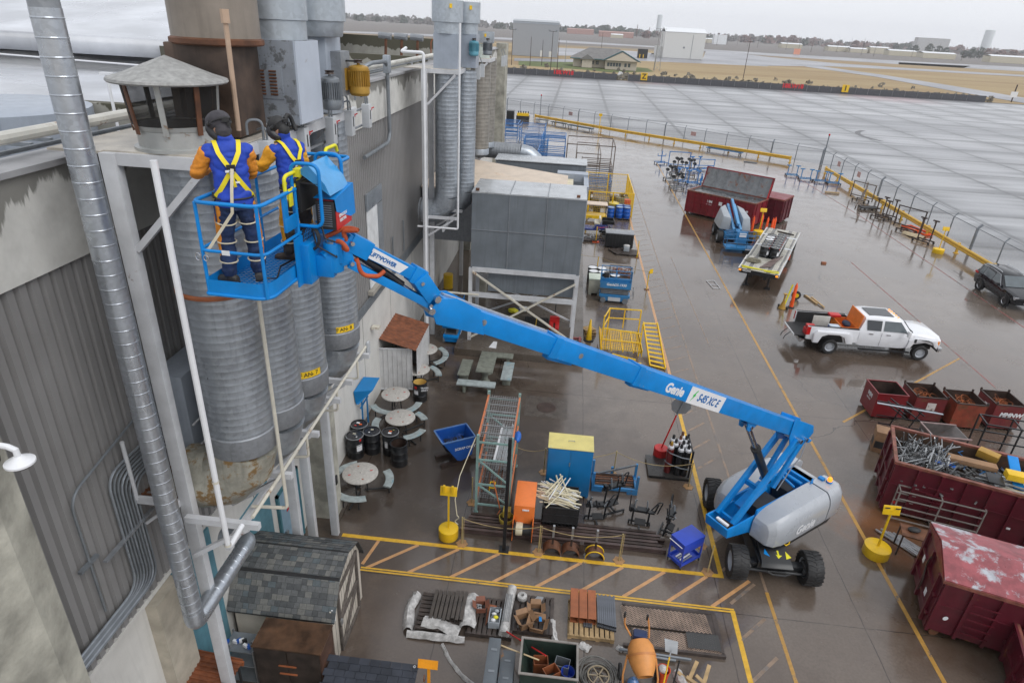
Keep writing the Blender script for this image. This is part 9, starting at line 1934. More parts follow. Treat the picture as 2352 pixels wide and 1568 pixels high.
for x,y in((13.0,36.1),(13.4,35.8)): MB().lathe([(0,-.04),(.1,-.04),(.1,.04),(0,.04)],(x,y,.1),12,axis='X').B('wheel',BLACKM,t)
t=thing('trolley_wheel','small black wheel with yellow hub on an axle rod','wheel',(14.4,37.6,0));MB().lathe([(.13,-.07),(.27,-.06),(.27,.06),(.13,.07)],(14.4,37.6,.27),18,axis='Y').B('tyre',RUB,t,smooth=40);MB().lathe([(0,-.075),(.14,-.075),(.14,.07),(0,.07)],(14.4,37.6,.27),14,axis='Y').B('hub',YEL,t);MB().tube([(14.4,37.7,.3),(15.5,37.9,.3)],.025,6).B('axle_rod',COND,t)
one(MB().beam((15.2,38.4,.05),(15.5,37.0,.05),.12,.09),'timber_plank',WOOD,'weathered timber plank on the ground behind the pickup','plank',(15.3,37.8,0))
one(MB().beam((15.45,37.9,.12),(15.75,36.5,.06),.09,.06),'timber_plank',WOOD,'narrower timber plank overlapping the first','plank',(15.6,37.2,0))
mb=MB()
for a in(((9.4,39.6),(9.6,38.3)),((9.9,39.7),(10.05,38.4)),((9.4,39.6),(9.9,39.7)),((9.6,38.3),(10.05,38.4)),((9.5,38.9),(9.98,39.0))): mb.beam((*a[0],.03),(*a[1],.03),.03)
one(mb,'wire_stand',WHITES,'flattened pale wire stand lying on the yellow parking line','stand',(9.7,39,0))
# older boom lift seen head-on
o=(12.95,49.6,0);P=Rz(o,0);t=thing('boom_lift','older faded blue boom lift with folded arms, in front of the open red dumpster','boom lift',o)
for x,y in((-1.1,-1.0),(1.1,-1.0),(-1.0,1.1),(1.1,1.1)): tyre_set(t,P(x,y,.46),(-1 if x<0 else 1,0,0),.46,.4)
part('chassis',BLUEO,t,P,(-.8,.8,-1.2,1.4,.4,.85),bevel=.03);part('axle',BLACK,t,P,(-1,1,-1.1,-.9,.35,.55),(-1,1,1,1.2,.35,.55))
for s in(-1,1):
 MB().hexa([P(s*.42,-1.0,.95),P(s*1.2,-.8,.95),P(s*1.2,1.4,.95),P(s*.42,1.9,.95)],[P(s*.42,-.9,1.9),P(s*1.0,-.7,1.95),P(s*.9,1.3,2.15),P(s*.42,1.8,2.3)]).B('side_cover',GREYD,t,bevel=.12)
BLF=mat('faded lift blue',(.10,.30,.55),.35,v=.1,dirt=.15)
for x,z in((-.25,1.9),(.25,1.9),(0,2.3)): MB().beam(P(x,-1.5,z-.75),P(x,1.8,z+.35),.17,.22).B('folded_arm',BLF,t,bevel=.01)
MB().beam(P(0,-1.5,1.1),P(0,-2.3,.8),.3,.4).beam(P(0,-2.0,.6),P(0,-2.5,.9),.5,.5).B('jib_knuckle',BLUEO,t,bevel=.02)
part('platform_floor',BLUEO,t,P,(-1.1,1.1,-3.55,-2.65,.25,.4));part('control_console',BLUEO,t,P,(-.3,.5,-2.75,-2.5,.5,1.35));part('white_notice',WHITEP,t,P,(-.1,.4,-2.77,-2.755,1.0,1.3));part('maker_panel',WHITEP,t,P,(.3,.9,-3.57,-3.555,.28,.38))
for z in(.75,1.05,1.4): MB().tube([P(-1.1,-3.55,z),P(1.1,-3.55,z),P(1.1,-2.6,z),P(-1.1,-2.6,z)],.022,6,closed=True).B('guard_rail',BLUEO,t)
for x,y in((-1.1,-3.55),(-.35,-3.55),(.35,-3.55),(1.1,-3.55),(-1.1,-2.6),(1.1,-2.6)): MB().tube([P(x,y,.3),P(x,y,1.4)],.022,6).B('rail_post',BLUEO,t)
# FAR YARD, FENCES, AIRFIELD
GY=mat('guardrail yellow',(.66,.40,.05),.45,v=.1,dirt=.2)
def guardrail(pts,label):
 t=thing('guard_rail',label,'guard rail',(*pts[0],0))
 for a,b in zip(pts,pts[1:]):
  a=V((*a,0));b=V((*b,0));d=(b-a).normalized();n=d.cross(Z)
  MB().prism([(0,.38),(.08,.44),(.08,.52),(0,.58),(.08,.64),(.08,.74),(0,.8),(-.02,.8),(-.02,.38)],0,(b-a).length,lambda x,z,c:a+d*c+n*x+Z*z).B('rail_beam',GY,t)
  k=max(1,int((b-a).length/3.8))
  for i in range(k+1): p=a.lerp(b,i/k)-n*.1;MB().cbox(p+Z*.42,.15,.15,.84).cbox(p+Z*.02,.3,.3,.04).B('post',GY,t)
guardrail([(-6.4,112.0),(7.9,100.2),(17.8,93.5),(27.9,86.3)],'long yellow guard rail along the far side of the yard')
guardrail([(30.3,80.5),(30.2,60),(30.15,45.6)],'yellow guard rail along the right side of the yard up to the dark SUV')
CL=meshmat('chain link',(.33,.34,.35),.22)
def fence(pts,label,h=1.9,sp=3.2,big=()):
 t=thing('chain_link_fence',label,'fence',(*pts[0],0))
 for a,b in zip(pts,pts[1:]):
  a=V((*a,0));b=V((*b,0));k=max(1,round((b-a).length/sp));n=(b-a).normalized().cross(Z)
  MB().quad(a,b,b+Z*h,a+Z*h).B('wire_mesh',CL,t)
  MB().beam(a+Z*h,b+Z*h,.04).B('top_rail',COND,t)
  MB().beam(a+Z*(h+.3)-n*.22,b+Z*(h+.3)-n*.22,.02).B('barbed_wire',COND,t)
  for i in range(k+1):
   p=a.lerp(b,i/k);mb=MB();r=.05 if i%5 else .1;mb.tube([p,p+Z*h,p+Z*(h+.32)-n*.25],r,6).B('post',COND,t)
 return t
fence([(-12,121),(31.6,85.9)],'chain link fence with angled wire tops behind the far yellow guard rail')
fence([(31.6,85.9),(31.5,30)],'chain link fence along the right side between the yard and the apron',1.9,3.6)
for k,(x,y) in enumerate(((-5.6,113.5),(31.9,86.2))):
 t=thing('marker_pole',['tall fence pole with red light at the far left of the guard rail','tall fence corner pole topped with a red light'][k],'pole',(x,y,0));MB().tube([(x,y,0),(x,y,3.6)],.07,6).B('pole',COND,t);MB().ell((x,y,3.7),.12,.12,.14,8,6).B('red_light',REDL,t)
for k,(x,y,nx) in enumerate(((-.5,111.9,.6),(17.3,97.4,.6),(31.5,80,1.57),(31.5,74,1.57))): mb=MB();mb.cbox((x,y-.08,1.3),.8,.03,.55,rz=-.66 if nx<1 else 1.57);one(mb,'fence_sign',mat('faded pink sign',(.45,.28,.27),.5),['small faded sign hanging on the far left of the fence','larger faded sign midway along the far fence','first small sign past the fence corner','second small sign past the fence corner'][k],'sign',(x,y,1.3))
t=thing('yellow_marker','slim yellow marker post on the far guard rail','post',(4.1,103.2,0));MB().tube([(4.1,103,0),(4.1,103,2.6)],.06,6).box(3.85,4.35,102.95,103.05,2.2,2.6).B('pole',YEL,t)
# racks and dollies in the far yard
def boxframe(x0,x1,y0,y1,h,zs,mt,label,name='steel_rack',w_=.07,cat='rack',fill=0,group=None,deck=None):
 t=thing(name,label,cat,((x0+x1)/2,(y0+y1)/2,0),group=group)
 for x in(x0,x1):
  for y in(y0,y1): MB().beam((x,y,0),(x,y,h),w_).B('upright',mt,t)
 for z in zs:
  mb=MB().beam((x0,y0,z),(x1,y0,z),w_).beam((x0,y1,z),(x1,y1,z),w_).beam((x0,y0,z),(x0,y1,z),w_).beam((x1,y0,z),(x1,y1,z),w_)
  if deck:
   n=int((y1-y0)/.9)
   for k in range(1,n): y=y0+(y1-y0)*k/n;mb.beam((x0,y,z),(x1,y,z),w_*.7)
  mb.B('frame_tier',mt,t)
 return t
BR2=mat('rack blue',(.015,.15,.42),.4,v=.15,dirt=.15);BRW=mat('brown frame steel',(.14,.11,.09),.5,v=.3,rust=.1)
boxframe(-9.2,-7.2,88,92,2.3,(.4,.8,1.3,1.8,2.3),BR2,'blue steel rack at the far left, partly behind the building corner',deck=1)
boxframe(-6.9,-3.6,88,91.5,2.3,(.3,.7,1.1,1.6,2.1),BR2,'tall stacked blue steel rack, second from the building corner',deck=1)
boxframe(-6.0,-3.0,84,87,1.2,(.2,.5,.8,1.1),BR2,'low blue rack stacked in front of the tall one',deck=1)
boxframe(-3.5,-.7,78.8,83,2.3,(1.9,2.3),BR2,'blue steel rack with an open middle and slatted top',deck=1)
boxframe(-3.6,-.6,73.5,77,1.7,(.3,.7,1.2,1.6),BR2,'low blue slatted rack in front of the open one',deck=1)
boxframe(-.4,4.9,73.2,79,2.6,(2.6,),BRW,'large rusty brown gantry frame straddling blue beds',w_=.1,cat='frame');boxframe(.7,3.2,69,76,2.4,(1.2,2.4),BRW,'smaller brown frame nested inside the gantry',w_=.08,cat='frame')
boxframe(1.3,4.3,66,70,1.9,(.5,.9,1.3,1.8),BRW,'brown slatted rack just beyond the yellow cage',deck=1);boxframe(1.3,4.2,62.8,65.3,1.1,(.3,.7,1.05),BR2,'pale blue low rack right behind the yellow cage',deck=1)
t=boxframe(-.3,4.5,70.5,72.5,.7,(.2,.6),mat('bright blue bed',(.04,.28,.62),.4),'bright blue flat bed under the brown gantry frame',deck=1,cat='bed')
def dolly(x,y,rz,L0,label,mt,w_=.8,h=.4):
 t=thing('flat_dolly',label,'dolly',(x,y,0),rz);P=Rz((x,y,0),rz);part('deck_frame',mt,t,P,(-L0/2,L0/2,-w_/2,-w_/2+.1,h-.1,h),(-L0/2,L0/2,w_/2-.1,w_/2,h-.1,h),(-L0/2,-L0/2+.1,-w_/2+.1,w_/2-.1,h-.1,h),(L0/2-.1,L0/2,-w_/2+.1,w_/2-.1,h-.1,h));part('deck_boards',BLACKM,t,P,(-L0/2+.12,L0/2-.12,-w_/2+.12,w_/2-.12,h-.08,h-.02))
 for a in(-L0/2+.3,L0/2-.3):
  for b in(-w_/2+.1,w_/2-.1): MB().lathe([(0,-.05),(.13,-.05),(.13,.05),(0,.05)],P(a,b,.14),10,axis='X').B('caster',BLACKM,t)
dolly(-5.0,109.4,-.3,2.2,'short grey dolly at the left end of the far guard rail',COND);dolly(-2.2,107.2,-.6,2.8,'dark dolly second from the left along the far guard rail',mat('dark teal steel',(.05,.07,.08),.5));dolly(1.2,104.2,-.7,4.8,'long dark blue dolly third along the far guard rail',mat('slate blue steel',(.03,.08,.13),.5));dolly(20.6,90.9,-.6,5,'long pale blue dolly against the far guard rail, right of centre',BLUEO)
t=thing('machine_skid','yellow and black machine skid standing by the building end','machine',(-8.3,110,0));MB().box(-9.3,-7.2,109.6,111,.1,.7).B('skid_body',BLACKM,t);MB().box(-9.2,-7.3,109.7,110.9,.7,1.1).B('yellow_cover',YEL,t)
for k in range(5): MB().cbox((-9+.4*k,110.2,1.25),.15,.4,.3).B('machine_head',BLACKM,t)
one(MB().box(-10.9,-9.7,109.5,111,0,1.4),'dark_crate',BLACK,'dark blue-black crate half behind the building corner','crate',(-10.3,110,0),bevel=.03)
one(MB().cbox((22.6,84.5,.06),1.6,.15,.1,rz=-.3),'loose_beam',COND,'short grey beam lying alone on the wet yard','beam',(22.6,84.5,0))
# blue wheeled stands
def stand(x,y,rz,label,mt,kind,h=1.4):
 t=thing('wheeled_stand',label,'stand',(x,y,0),rz);P=Rz((x,y,0),rz)
 MB().beam(P(-.7,-.35,.2),P(.7,-.35,.2),.08).beam(P(-.7,.35,.2),P(.7,.35,.2),.08).beam(P(0,-.35,.2),P(0,.35,.2),.08).B('base_frame',mt,t)
 for a in(-.65,.65):
  for b in(-.35,.35): MB().lathe([(0,-.04),(.1,-.04),(.1,.04),(0,.04)],P(a,b,.1),10,axis='X').B('caster',BLACKM,t)
 mb=MB()
 if kind=='goal': mb.beam(P(-1.2,0,.2),P(-1.2,0,h),.08);mb.beam(P(1.2,0,.2),P(1.2,0,h),.08).beam(P(-1.25,0,h),P(1.25,0,h),.08).beam(P(-1.2,0,.5),P(1.2,0,.5),.08)
 elif kind=='T':
  for a in(-.5,.5): mb.beam(P(a,0,.2),P(a,0,h),.08);mb.beam(P(a-.25,0,h),P(a+.25,0,h),.1).beam(P(a,-.2,h-.1),P(a,.2,h),.06)
 else:
  mb.beam(P(0,0,.2),P(0,0,h),.1).beam(P(-.5,0,h*.6),P(.5,0,h*.6),.07).beam(P(-.5,0,h*.6),P(-.5,0,h*.8),.06).beam(P(.5,0,h*.6),P(.5,0,h*.8),.06)
 mb.B('upright_frame',mt,t)
 if kind=='cup':
  for a,b in((-.45,h*.8),(.45,h*.8),(0,h),(-.2,h+.1),(.3,h+.05)): MB().lathe([(.05,-.1),(.2,.05),(.22,.08),(.2,.08),(.04,-.05)],P(a,0,b+.1),12,M=Matrix.Rotation(.7,3,'X')).B('black_cup',BLACK,t)
for k,a in enumerate(((12.6,77.0,.05,BR2,'goal',1.9),(10.9,79.6,.3,BR2,'post',1.5),(12.0,73.8,.2,BRW,'cup',1.5),(13.2,73.0,-.2,BRW,'cup',1.6),(10.9,70.4,.2,COND,'cup',1.2),(11.9,69.5,.6,BR2,'T',1.5),(13.0,69.0,.1,BR2,'T',1.4),(14.4,76.5,.4,BR2,'T',1.6),(15.6,77.5,.2,BR2,'goal',1.2),(11.0,66.3,.1,COND,'cup',1.3),(13.3,66.2,1.2,BR2,'post',1.7),(14.3,70.6,.2,COND,'T',1.5))): stand(a[0],a[1],a[2],['tall blue goal-shaped wheeled stand at the back of the cluster','lone blue wheeled post at the left of the cluster','brown stand with black cups, left of two in the cluster middle','brown stand with black cups, right of two in the cluster middle','grey stand with black cups at the left of the cluster','blue T-headed stand in the cluster centre','blue T-headed stand nearest the red dumpster lid','blue T-headed stand at the cluster right side','low blue goal-shaped stand at the cluster right end','grey cup stand nearest the yellow line','blue post stand right behind the dumpster corner','grey T-headed stand behind the raised lid'][k],a[3],a[4],a[5])
for k,(x,y) in enumerate(((25.6,77.3),(26.6,75.6),(28.0,74.9),(29.2,74.2))): stand(x,y,-.1,['first','second','third','fourth'][k]+' pale blue wheeled stand from the left by the fence corner',BLUEO,'T',1.2)
for k,(x,y,h,mt,kd) in enumerate(((29.2,66.5,1.8,BRW,'goal'),(28.4,59.9,1.7,RUSTD,'T'),(29.2,60.3,1.75,RUSTD,'T'),(28.9,55.8,2.0,RUSTD,'goal'),(28.9,52.8,1.9,RUSTD,'T'))): stand(x,y,-1.0,['rusty goal-shaped stand beside the sloping brown rack','black clustered hanger stand in the middle of the rail','second black hanger stand right behind it','tall dark goal-shaped stand over the orange pallet','dark T-headed stand nearest the yellow sign post'][k],mt,kd,h)
t=thing('sloping_rack','sloping brown A-frame rack of rusty bars by the guard rail','rack',(28.6,66.5,0));mb=MB()
for k in range(9): mb.beam((27.8+.2*k,64.5+.45*k-1.0,.15),(28.6+.2*k,65.5+.45*k-1.0,1.6),.06)
mb.beam((28.4,64.3,1.6),(30.2,68.4,1.6),.1).beam((27.6,63.5,.15),(29.4,67.5,.15),.1).B('bars',BRW,t)
t=thing('orange_pallet_frame','orange steel pallet frame under the dark goal-shaped stand','pallet',(29.4,56,0));P=Rz((29.2,57.4,0),-1.32);part('frame_bars',ORAC,t,P,(0,2.7,0,.12,.05,.2),(0,2.7,.8,.92,.05,.2),(0,.1,.12,.8,.05,.18),(1.3,1.4,.12,.8,.05,.18),(2.6,2.7,.12,.8,.05,.18))
film('cloth_heap','tan crumpled cloth on the ground in front of the orange pallet frame',[(28.5,55.2,.02),(29.0,54.2,.1),(29.4,53.7,.02)],.7,.2,20,mat('tan cloth',(.42,.34,.22),.8,bump=.5))
dolly(28.7,63.2,.1,1.7,'low black pallet of odds and ends by the guard rail',BLACKM,.9,.25)
one(MB().cbox((27.4,69.3,.1),1.4,.25,.12,rz=-.1),'timber_block',WOOD,'pale timber block on the ground before the sloping rack','timber',(27.4,69.3,0))
for k,(x,y) in enumerate(((18.6,45.2),(17.9,70.5))): one(MB().cbox((x,y,.06),.3,.2,.12,rz=k),'brick_debris',RUSTO if k==0 else BLACKM,['lone brown brick right of the flatbed trailer','dark lump on the wet yard beyond the dumpsters'][k],'debris',(x,y,0))
# ---------------- far fence, signs, poles
t=thing('windscreen_fence','long dark screened fence along the far edge of the apron','fence',(60,216,0))
for x0,x1 in((-45,12.3),(15.8,122)):
 MB().box(x0,x1,216,216.06,0,1.7).B('dark_screen',mat('dark screen',(.075,.076,.085),.7,v=.2),t)
 for k in range(int((x1-x0)/3.6)): mb=MB();x=x0+k*3.6;mb.tube([(x,215.93,0),(x,215.93,1.9)],.035,4).B('post',STEEL,t)
for k,(x,s,c) in enumerate(((-7.5,'188.W18',REDP),(62.3,'188.W18',REDP))):
 tt=thing('red_letter_banner',['red lettering on the far fence, left','red lettering on the far fence, right'][k],'sign',(x,215.9,0));text(s,1.7,(x,215.9,1.2),(1,0,0),Z,mat('banner red',(.65,.02,.03),.5),tt,bold=.06)
for k,(x,s) in enumerate(((20.6,'Z'),(81.0,'I'))):
 tt=thing('yellow_gate_sign',['yellow sign with a black Z on the far fence','yellow sign with a single black stroke on the far fence'][k],'sign',(x,215.8,0));MB().box(x-1,x+1,215.75,215.85,.4,2.5).B('panel',YEL,tt);text(s,2.0,(x,215.7,1.45),(1,0,0),Z,BLACK,tt,bold=.05,align='CENTER')
def pole(name,label,x,y,h,arms=0,r=.14,mt=RUSTD,cat='light pole'):
 t=thing(name,label,cat,(x,y,0));MB().tube([(x,y,0),(x,y,h)],[r,r*.6],6).B('pole',mt,t)
 if arms:
  MB().beam((x-1.2,y,h),(x+1.2,y,h),.12).B('cross_arm',mt,t)
  for s in(-1.1,1.1): MB().cbox((x+s,y,h+.25),.6,.4,.35).B('lamp_head',COND,t)
for k,a in enumerate(((60.2,258,12.5,1),(-8.5,220,12.5,1),(-6.6,225,10.5,0),(-5.6,300,9,0),(13,420,12,0),(-25,262,12,1),(-18,262,10,0),(-14,270,9,0))): pole('light_pole',['twin-headed light pole on the dry grass right of the house','twin-headed light pole by the red lettering','single pole beside the twin-headed one','white flagpole left of the house','thin pole between the grey hangar and the house','twin-headed light pole seen between the ducts','plain dark pole seen between the ducts','thin pole just left of the middle fan housings'][k],*a,mt=RUSTD if k!=3 else STEEL)
t=thing('lattice_tower','thin steel lattice tower in front of the white hangar','tower',(31.2,282,0))
for s in range(3):
 a=s*2.09;MB().tube([(31.2+1.6*cos(a),282+1.6*sin(a),0),(31.2+.7*cos(a),282+.7*sin(a),15)],.09,4).B('tower_leg',STEEL,t)
for k in range(7): z=k*2.1;r=1.6-.06*z;mb=MB();P3=[V((31.2+r*cos(s*2.09),282+r*sin(s*2.09),z)) for s in range(3)];P4=[V((31.2+(r-.12)*cos(s*2.09),282+(r-.12)*sin(s*2.09),z+2.1)) for s in range(3)];[mb.beam(P3[s],P4[(s+1)%3],.07) for s in range(3)];mb.B('tower_bracing',STEEL,t)
MB().beam((29,282,15),(33.4,282,15),.15).B('tower_top',STEEL,t)
t=thing('wind_post','dark post with a small white board at the far right','post',(133,222,0));MB().box(132.9,133.2,222,222.2,0,5).B('pole',RUSTD,t);MB().box(132.0,134,221.9,222,1.4,3).B('board',WHITEP,t)
# ---------------- buildings on the airfield
def shed(name,label,x,y,w_,d_,h,rz,wall,roof,rh=1.0,cat='building',extra=None):
 t=thing(name,label,cat,(x,y,0),rz);P=Rz((x,y,0),rz);MB().prism([(0,0),(d_,0),(d_,h),(0,h)],0,w_,lambda a,b,c:P(c,a,b)).B('wall',wall,t)
 MB().prism([(-.2,h),(d_/2,h+rh),(d_+.2,h),(d_+.2,h+.15),(d_/2,h+rh+.2),(-.2,h+.15)],-.2,w_+.2,lambda a,b,c:P(c,a,b)).B('roof',roof,t);return t,P
HG=mat('hangar grey cladding',(.30,.32,.35),.5,v=.03);HW=mat('hangar white cladding',(.62,.62,.60),.5,v=.04);WR=mat('white far roof',(.74,.76,.78),.4,v=.04);TN=mat('far tan wall',(.48,.44,.34),.6,v=.1)
t,P=shed('hangar','long blue-grey metal hangar left of the house',-33,345,22.5,34,15.2,.05,HG,GREYD,.8);part('roof_band',BGREY,t,P,(0,22.5,-.1,0,14.4,15.2));part('door',HW,t,P,(14,15.2,-.12,0,0,2.8));part('door',HW,t,P,(18.3,19.5,-.12,0,0,2.6))
t,P=shed('hangar','big white metal hangar right of the lattice tower',50.5,431,24,22,14.2,.0,HW,WR,2.2);part('wall_vent',COND,t,P,(11.5,12.5,-.1,0,5.5,6.5));part('side_annex',HW,t,P,(-4,0,4,14,0,6));part('downpipe',COND,t,P,(16.5,16.7,-.1,0,0,13))
t=thing('airfield_house','low cream house with grey hipped roof and teal trim by the lawn','house',(8,280,0));HC=mat('house cream',(.52,.46,.38),.6,v=.06);HR=mat('house roof grey',(.17,.165,.16),.7,v=.12,sc_=.6);TT=mat('teal trim',(.04,.13,.15),.5)
MB().box(-2,21,278,292,0,3.2).box(10.5,22.5,271,278,0,3.2).B('wall',HC,t)
MB().add([(-3.2,276.5,3.1),(23,276.5,3.1),(23,293,3.1),(-3.2,293,3.1),(4,284.5,7),(16,284.5,7)],[(0,1,5,4),(1,2,5),(2,3,4,5),(3,0,4)]).B('roof',HR,t)
MB().prism([(9.4,3.15),(23.6,3.15),(16.5,6.6)],269.8,285,lambda a,b,c:(a,c,b)).B('roof',HR,t);MB().prism([(10.4,3.2),(22.6,3.2),(16.5,6.2)],269.6,269.8,lambda a,b,c:(a,c,b)).B('gable_wall',HC,t)
MB().beam((9.2,269.7,3.1),(16.5,269.7,6.7),.3).beam((16.5,269.7,6.7),(23.8,269.7,3.1),.3).box(-3.3,9.4,276.3,276.5,2.95,3.25).B('teal_trim',TT,t)
for k in range(7): x=(11.2+k*1.1 if k<5 else 17.8+(k-5)*1.4);part('window',GLG,t,Rz((0,0,0),0),(x,x+.9,270.95,271,1.1,2.4))
for k in range(4): part('window',GLG,t,Rz((0,0,0),0),(1+k*2.0,2.2+k*2.0,277.95,278,1.1,2.4))
part('porch_gable',HC,t,Rz((0,0,0),0),(1.5,5.5,274.5,278,0,3.0));MB().prism([(.6,3),(6.4,3),(3.5,4.8)],273.8,280,lambda a,b,c:(a,c,b)).B('roof',HR,t)
one(MB().box(4,9,330,333,0,3.6),'white_trailer_body',WR,'white trailer roof showing above the house roof','trailer',(6,331,0))
one(MB().box(33.5,39,405,409,0,4.6),'dark_container',BLACKM,'dark open shed box with yellow bollards near the white hangar','shed',(36,407,0))
for k in range(2): one(MB().tube([(34.6+2*k,404,0),(34.6+2*k,404,1.9)],.25,8),'yellow_bollard',YEL,['left','right'][k]+' yellow bollard in front of the dark shed box','bollard',(34.6+2*k,404,0))
t=thing('parked_car','white parked car beside the white hangar','car',(47,445,0));MB().box(44,48.5,444,446,.3,1.0).B('car_body',TRUCKW,t,bevel=.2);MB().hexa([(44.8,444.1,1),(47.8,444.1,1),(47.8,445.9,1),(44.8,445.9,1)],[(45.3,444.3,1.6),(47.2,444.3,1.6),(47.2,445.7,1.6),(45.3,445.7,1.6)]).B('cabin',GLS,t)
# distant row of warehouses: placed by bearing, at their own distance
def far(p,Y): v=onY(p,Y);return v.x
for k,(i,x0,x1,Y,h,mt,nm) in enumerate(((2,505,750,1500,9,mat('far brick',(.38,.22,.19),.7),'left long brick-red building on the horizon'),(2,800,1120,1300,8,MATS['far brick'],'right long brick-red building on the horizon'),(2,915,1025,1200,5,TN,'small cream building in front of the brick-red one'),(2,1690,1870,1250,6,TN,'low pale building left of the white block on the horizon'),(2,1870,1985,1150,13,WR,'tall white block on the horizon right of the hangar'),(2,1385,1472,1100,13,WR,'white blocky tower beside the pale silo'),(3,150,345,1150,6,TN,'low white-roofed shed at the left of the warehouse row'),(3,590,800,1100,6,TN,'second white-roofed warehouse of the row'),(3,800,960,1080,5,TN,'third white-roofed warehouse of the row'),(3,985,1165,1080,8,TN,'fourth and taller white-roofed warehouse of the row'),(3,1165,1425,1000,6,TN,'fifth white-roofed warehouse of the row'),(3,1490,1800,950,6,TN,'sixth white-roofed warehouse in front of the dark trees'),(3,2130,2500,900,7,TN,'rightmost white-roofed warehouse cut off by the picture edge'),(3,1400,1700,1700,30,mat('far grey blocks',(.4,.4,.4),.7),'large grey building behind the dark pine clump'))):
 xa=far(T(i,0,x0,300),Y);xb=far(T(i,0,x1,300),Y);shed('warehouse',nm,xa,Y,xb-xa,18,h,0,mt,WR if k!=13 and k>1 else mt,1.5 if h<10 else .5)
for k,(i,x0,x1,Y,h) in enumerate(((2,1325,1370,1900,52),(3,2015,2100,2200,64))):
 xa=far(T(i,0,x0,250),Y);xb=far(T(i,0,x1,250),Y);one(MB().lathe([((xb-xa)/2,0),((xb-xa)/2,h),(0,h+2)],((xa+xb)/2,Y,0),24),'water_tank',mat('pale silo',(.62,.66,.68),.5,v=.02),['tall pale cylindrical silo left of centre on the horizon','broad pale water tank at the right of the horizon'][k],'silo',((xa+xb)/2,Y,0),smooth=50)
xa=far(T(3,0,275,440),700);one(MB().cbox((xa,700,3),6,.3,5),'striped_marker_board',mat('orange white board',(.7,.3,.2),.5),'small orange and white marker board on the airfield','sign',(xa,700,0))
# trees: far belt as one wood, distinct ones on their own
FOL=[mat('far pine foliage',(.045,.06,.045),.9,v=.4,sc_=.2),mat('bare russet twigs',(.17,.11,.10),.9,v=.3,sc_=.2),mat('grey bare twigs',(.15,.14,.135),.9,v=.3,sc_=.2)]
def crown(mb,c,w_,h,n,rnd,cone=False,sz=.16):
 for k in range(n):
  u=rnd.random();a=rnd.uniform(0,6.28);rr=w_/2*(1-u if cone else sin(PI*(.12+.85*u))**.6)*rnd.uniform(.3,1.0);p=V((c[0]+rr*cos(a),c[1]+rr*sin(a),c[2]+h*(.12+.88*u)));s=w_*sz*rnd.uniform(.5,1.2)
  d1=V((rnd.uniform(-1,1),rnd.uniform(-1,1),rnd.uniform(-1,1))).normalized()*s;d2=d1.orthogonal().normalized()*s*.8;mb.quad(p-d1,p-d2,p+d1,p+d2)
rnd=random.Random(77);mb=MB()
for k in range(760):
 Y=rnd.uniform(1700,2600);px=rnd.uniform(770,2400);x=onY((px,60),Y).x;h=rnd.uniform(9,19)*(1.25 if rnd.random()<.1 else 1)+(Y-1700)*.004;mb.mi=rnd.choice((0,2,2,1,1) if px>1500 else (0,0,2,2));crown(mb,(x,Y,-1),h*rnd.uniform(.9,2),h*.8,24,rnd,rnd.random()<.3,.2)
tag(mb.B('far_woods',FOL,None,smooth=5),'far belt of bare and evergreen trees along the whole horizon','woods',kind='stuff')
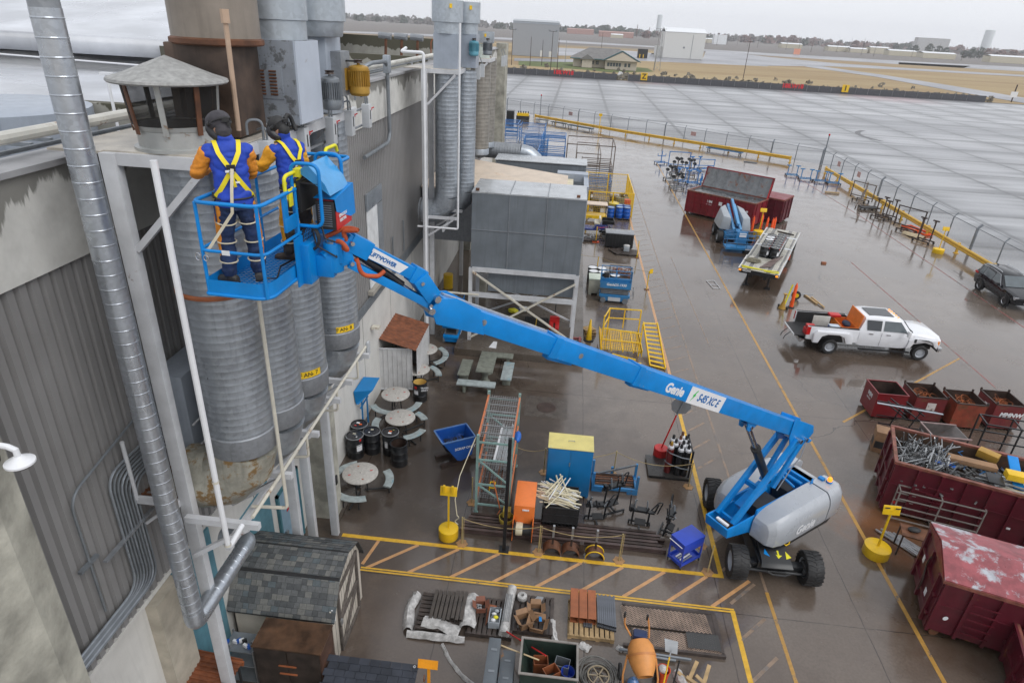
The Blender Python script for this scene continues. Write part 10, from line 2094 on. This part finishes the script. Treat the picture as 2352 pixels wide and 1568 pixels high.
for k,(i,x,Y,h,w_,f,lb) in enumerate(((3,1500,1250,17,15,0,'dark pine left of centre in the clump behind the warehouses'),(3,1370,1300,14,14,0,'leftmost dark pine of the clump behind the warehouses'),(3,1590,1250,15,13,0,'dark pine in the middle of the clump'),(3,1660,1250,13,13,0,'dark pine at the right of the clump'),(3,1840,1150,10,14,0,'low dark pine left of the russet trees'),(3,1905,1150,13,15,0,'rounded dark pine beside the russet trees'),(3,1985,1150,16,13,0,'tall dark pine right of the russet trees'),(3,2050,1250,15,14,1,'russet bare tree in front of the broad tank'),(3,2180,1250,14,20,1,'wide russet bare tree at the right end'),(3,2290,1250,15,18,1,'last russet bare tree by the picture edge'),(3,800,1500,16,20,1,'russet bare tree behind the second warehouse'),(3,215,1700,20,26,1,'spreading bare tree at the left of the warehouse row'),(3,320,1700,15,10,0,'small conifer beside the spreading bare tree'),(2,1135,1500,24,7,1,'slim poplar beyond the brick-red building'),(2,1245,1500,20,6,1,'second slim poplar near the pale silo'),(2,1225,1400,13,20,1,'bushy russet tree below the slim poplars'))):
 xx=far(T(i,0,x,400),Y);t=thing('far_tree',lb,'tree',(xx,Y,0));mb=MB();crown(mb,(xx,Y,0),w_,h,150,rnd,w_<9,.13);mb.B('crown',FOL[f],t,smooth=5);MB().tube([(xx,Y,0),(xx,Y,h*.7)],[.5,.1],5).B('trunk',RUSTD,t)
for k in range(26):
 i=2 if k<8 else 3;x=(1600+k*95 if k<8 else 180+(k-8)*118);Y=900+rnd.uniform(-60,250);xx=far(T(i,0,x,380),Y);one(MB().tube([(xx,Y,0),(xx+.3,Y,rnd.uniform(13,19))],[.22,.14],4),'utility_pole',RUSTD,'thin utility poles scattered before the warehouse row','utility pole',(xx,Y,0),group='far utility poles')
# sagebrush strip behind the dark fence
mb=MB()
for k in range(420):
 x=rnd.uniform(-30,125);y=218.5+abs(rnd.gauss(0,5))+(rnd.random()<.1)*rnd.uniform(0,40);s=rnd.uniform(.6,1.5);crown(mb,(x,y,-.1),s*1.6,s,14,rnd,False,.3)
tag(mb.B('sagebrush',mat('grey sage',(.17,.155,.125),.95,v=.35,sc_=.5),None,smooth=5),'grey sagebrush scattered behind the long dark fence','sagebrush',kind='stuff')
# light mist that greys the far distance
hz=bpy.data.materials.new('mist air');hz.use_nodes=True;N=hz.node_tree.nodes;N.remove(N['Principled BSDF']);pv=N.new('ShaderNodeVolumePrincipled');pv.inputs['Color'].default_value=(.93,.95,1,1);pv.inputs['Density'].default_value=.00016;pv.inputs['Anisotropy'].default_value=.2;hz.node_tree.links.new(pv.outputs[0],N['Material Output'].inputs['Volume'])
mb=MB().box(-3520,3520,-320,3520,-1.2,90);tag(mb.B('haze',hz,None),'pale mist over the whole airfield','haze',kind='stuff')
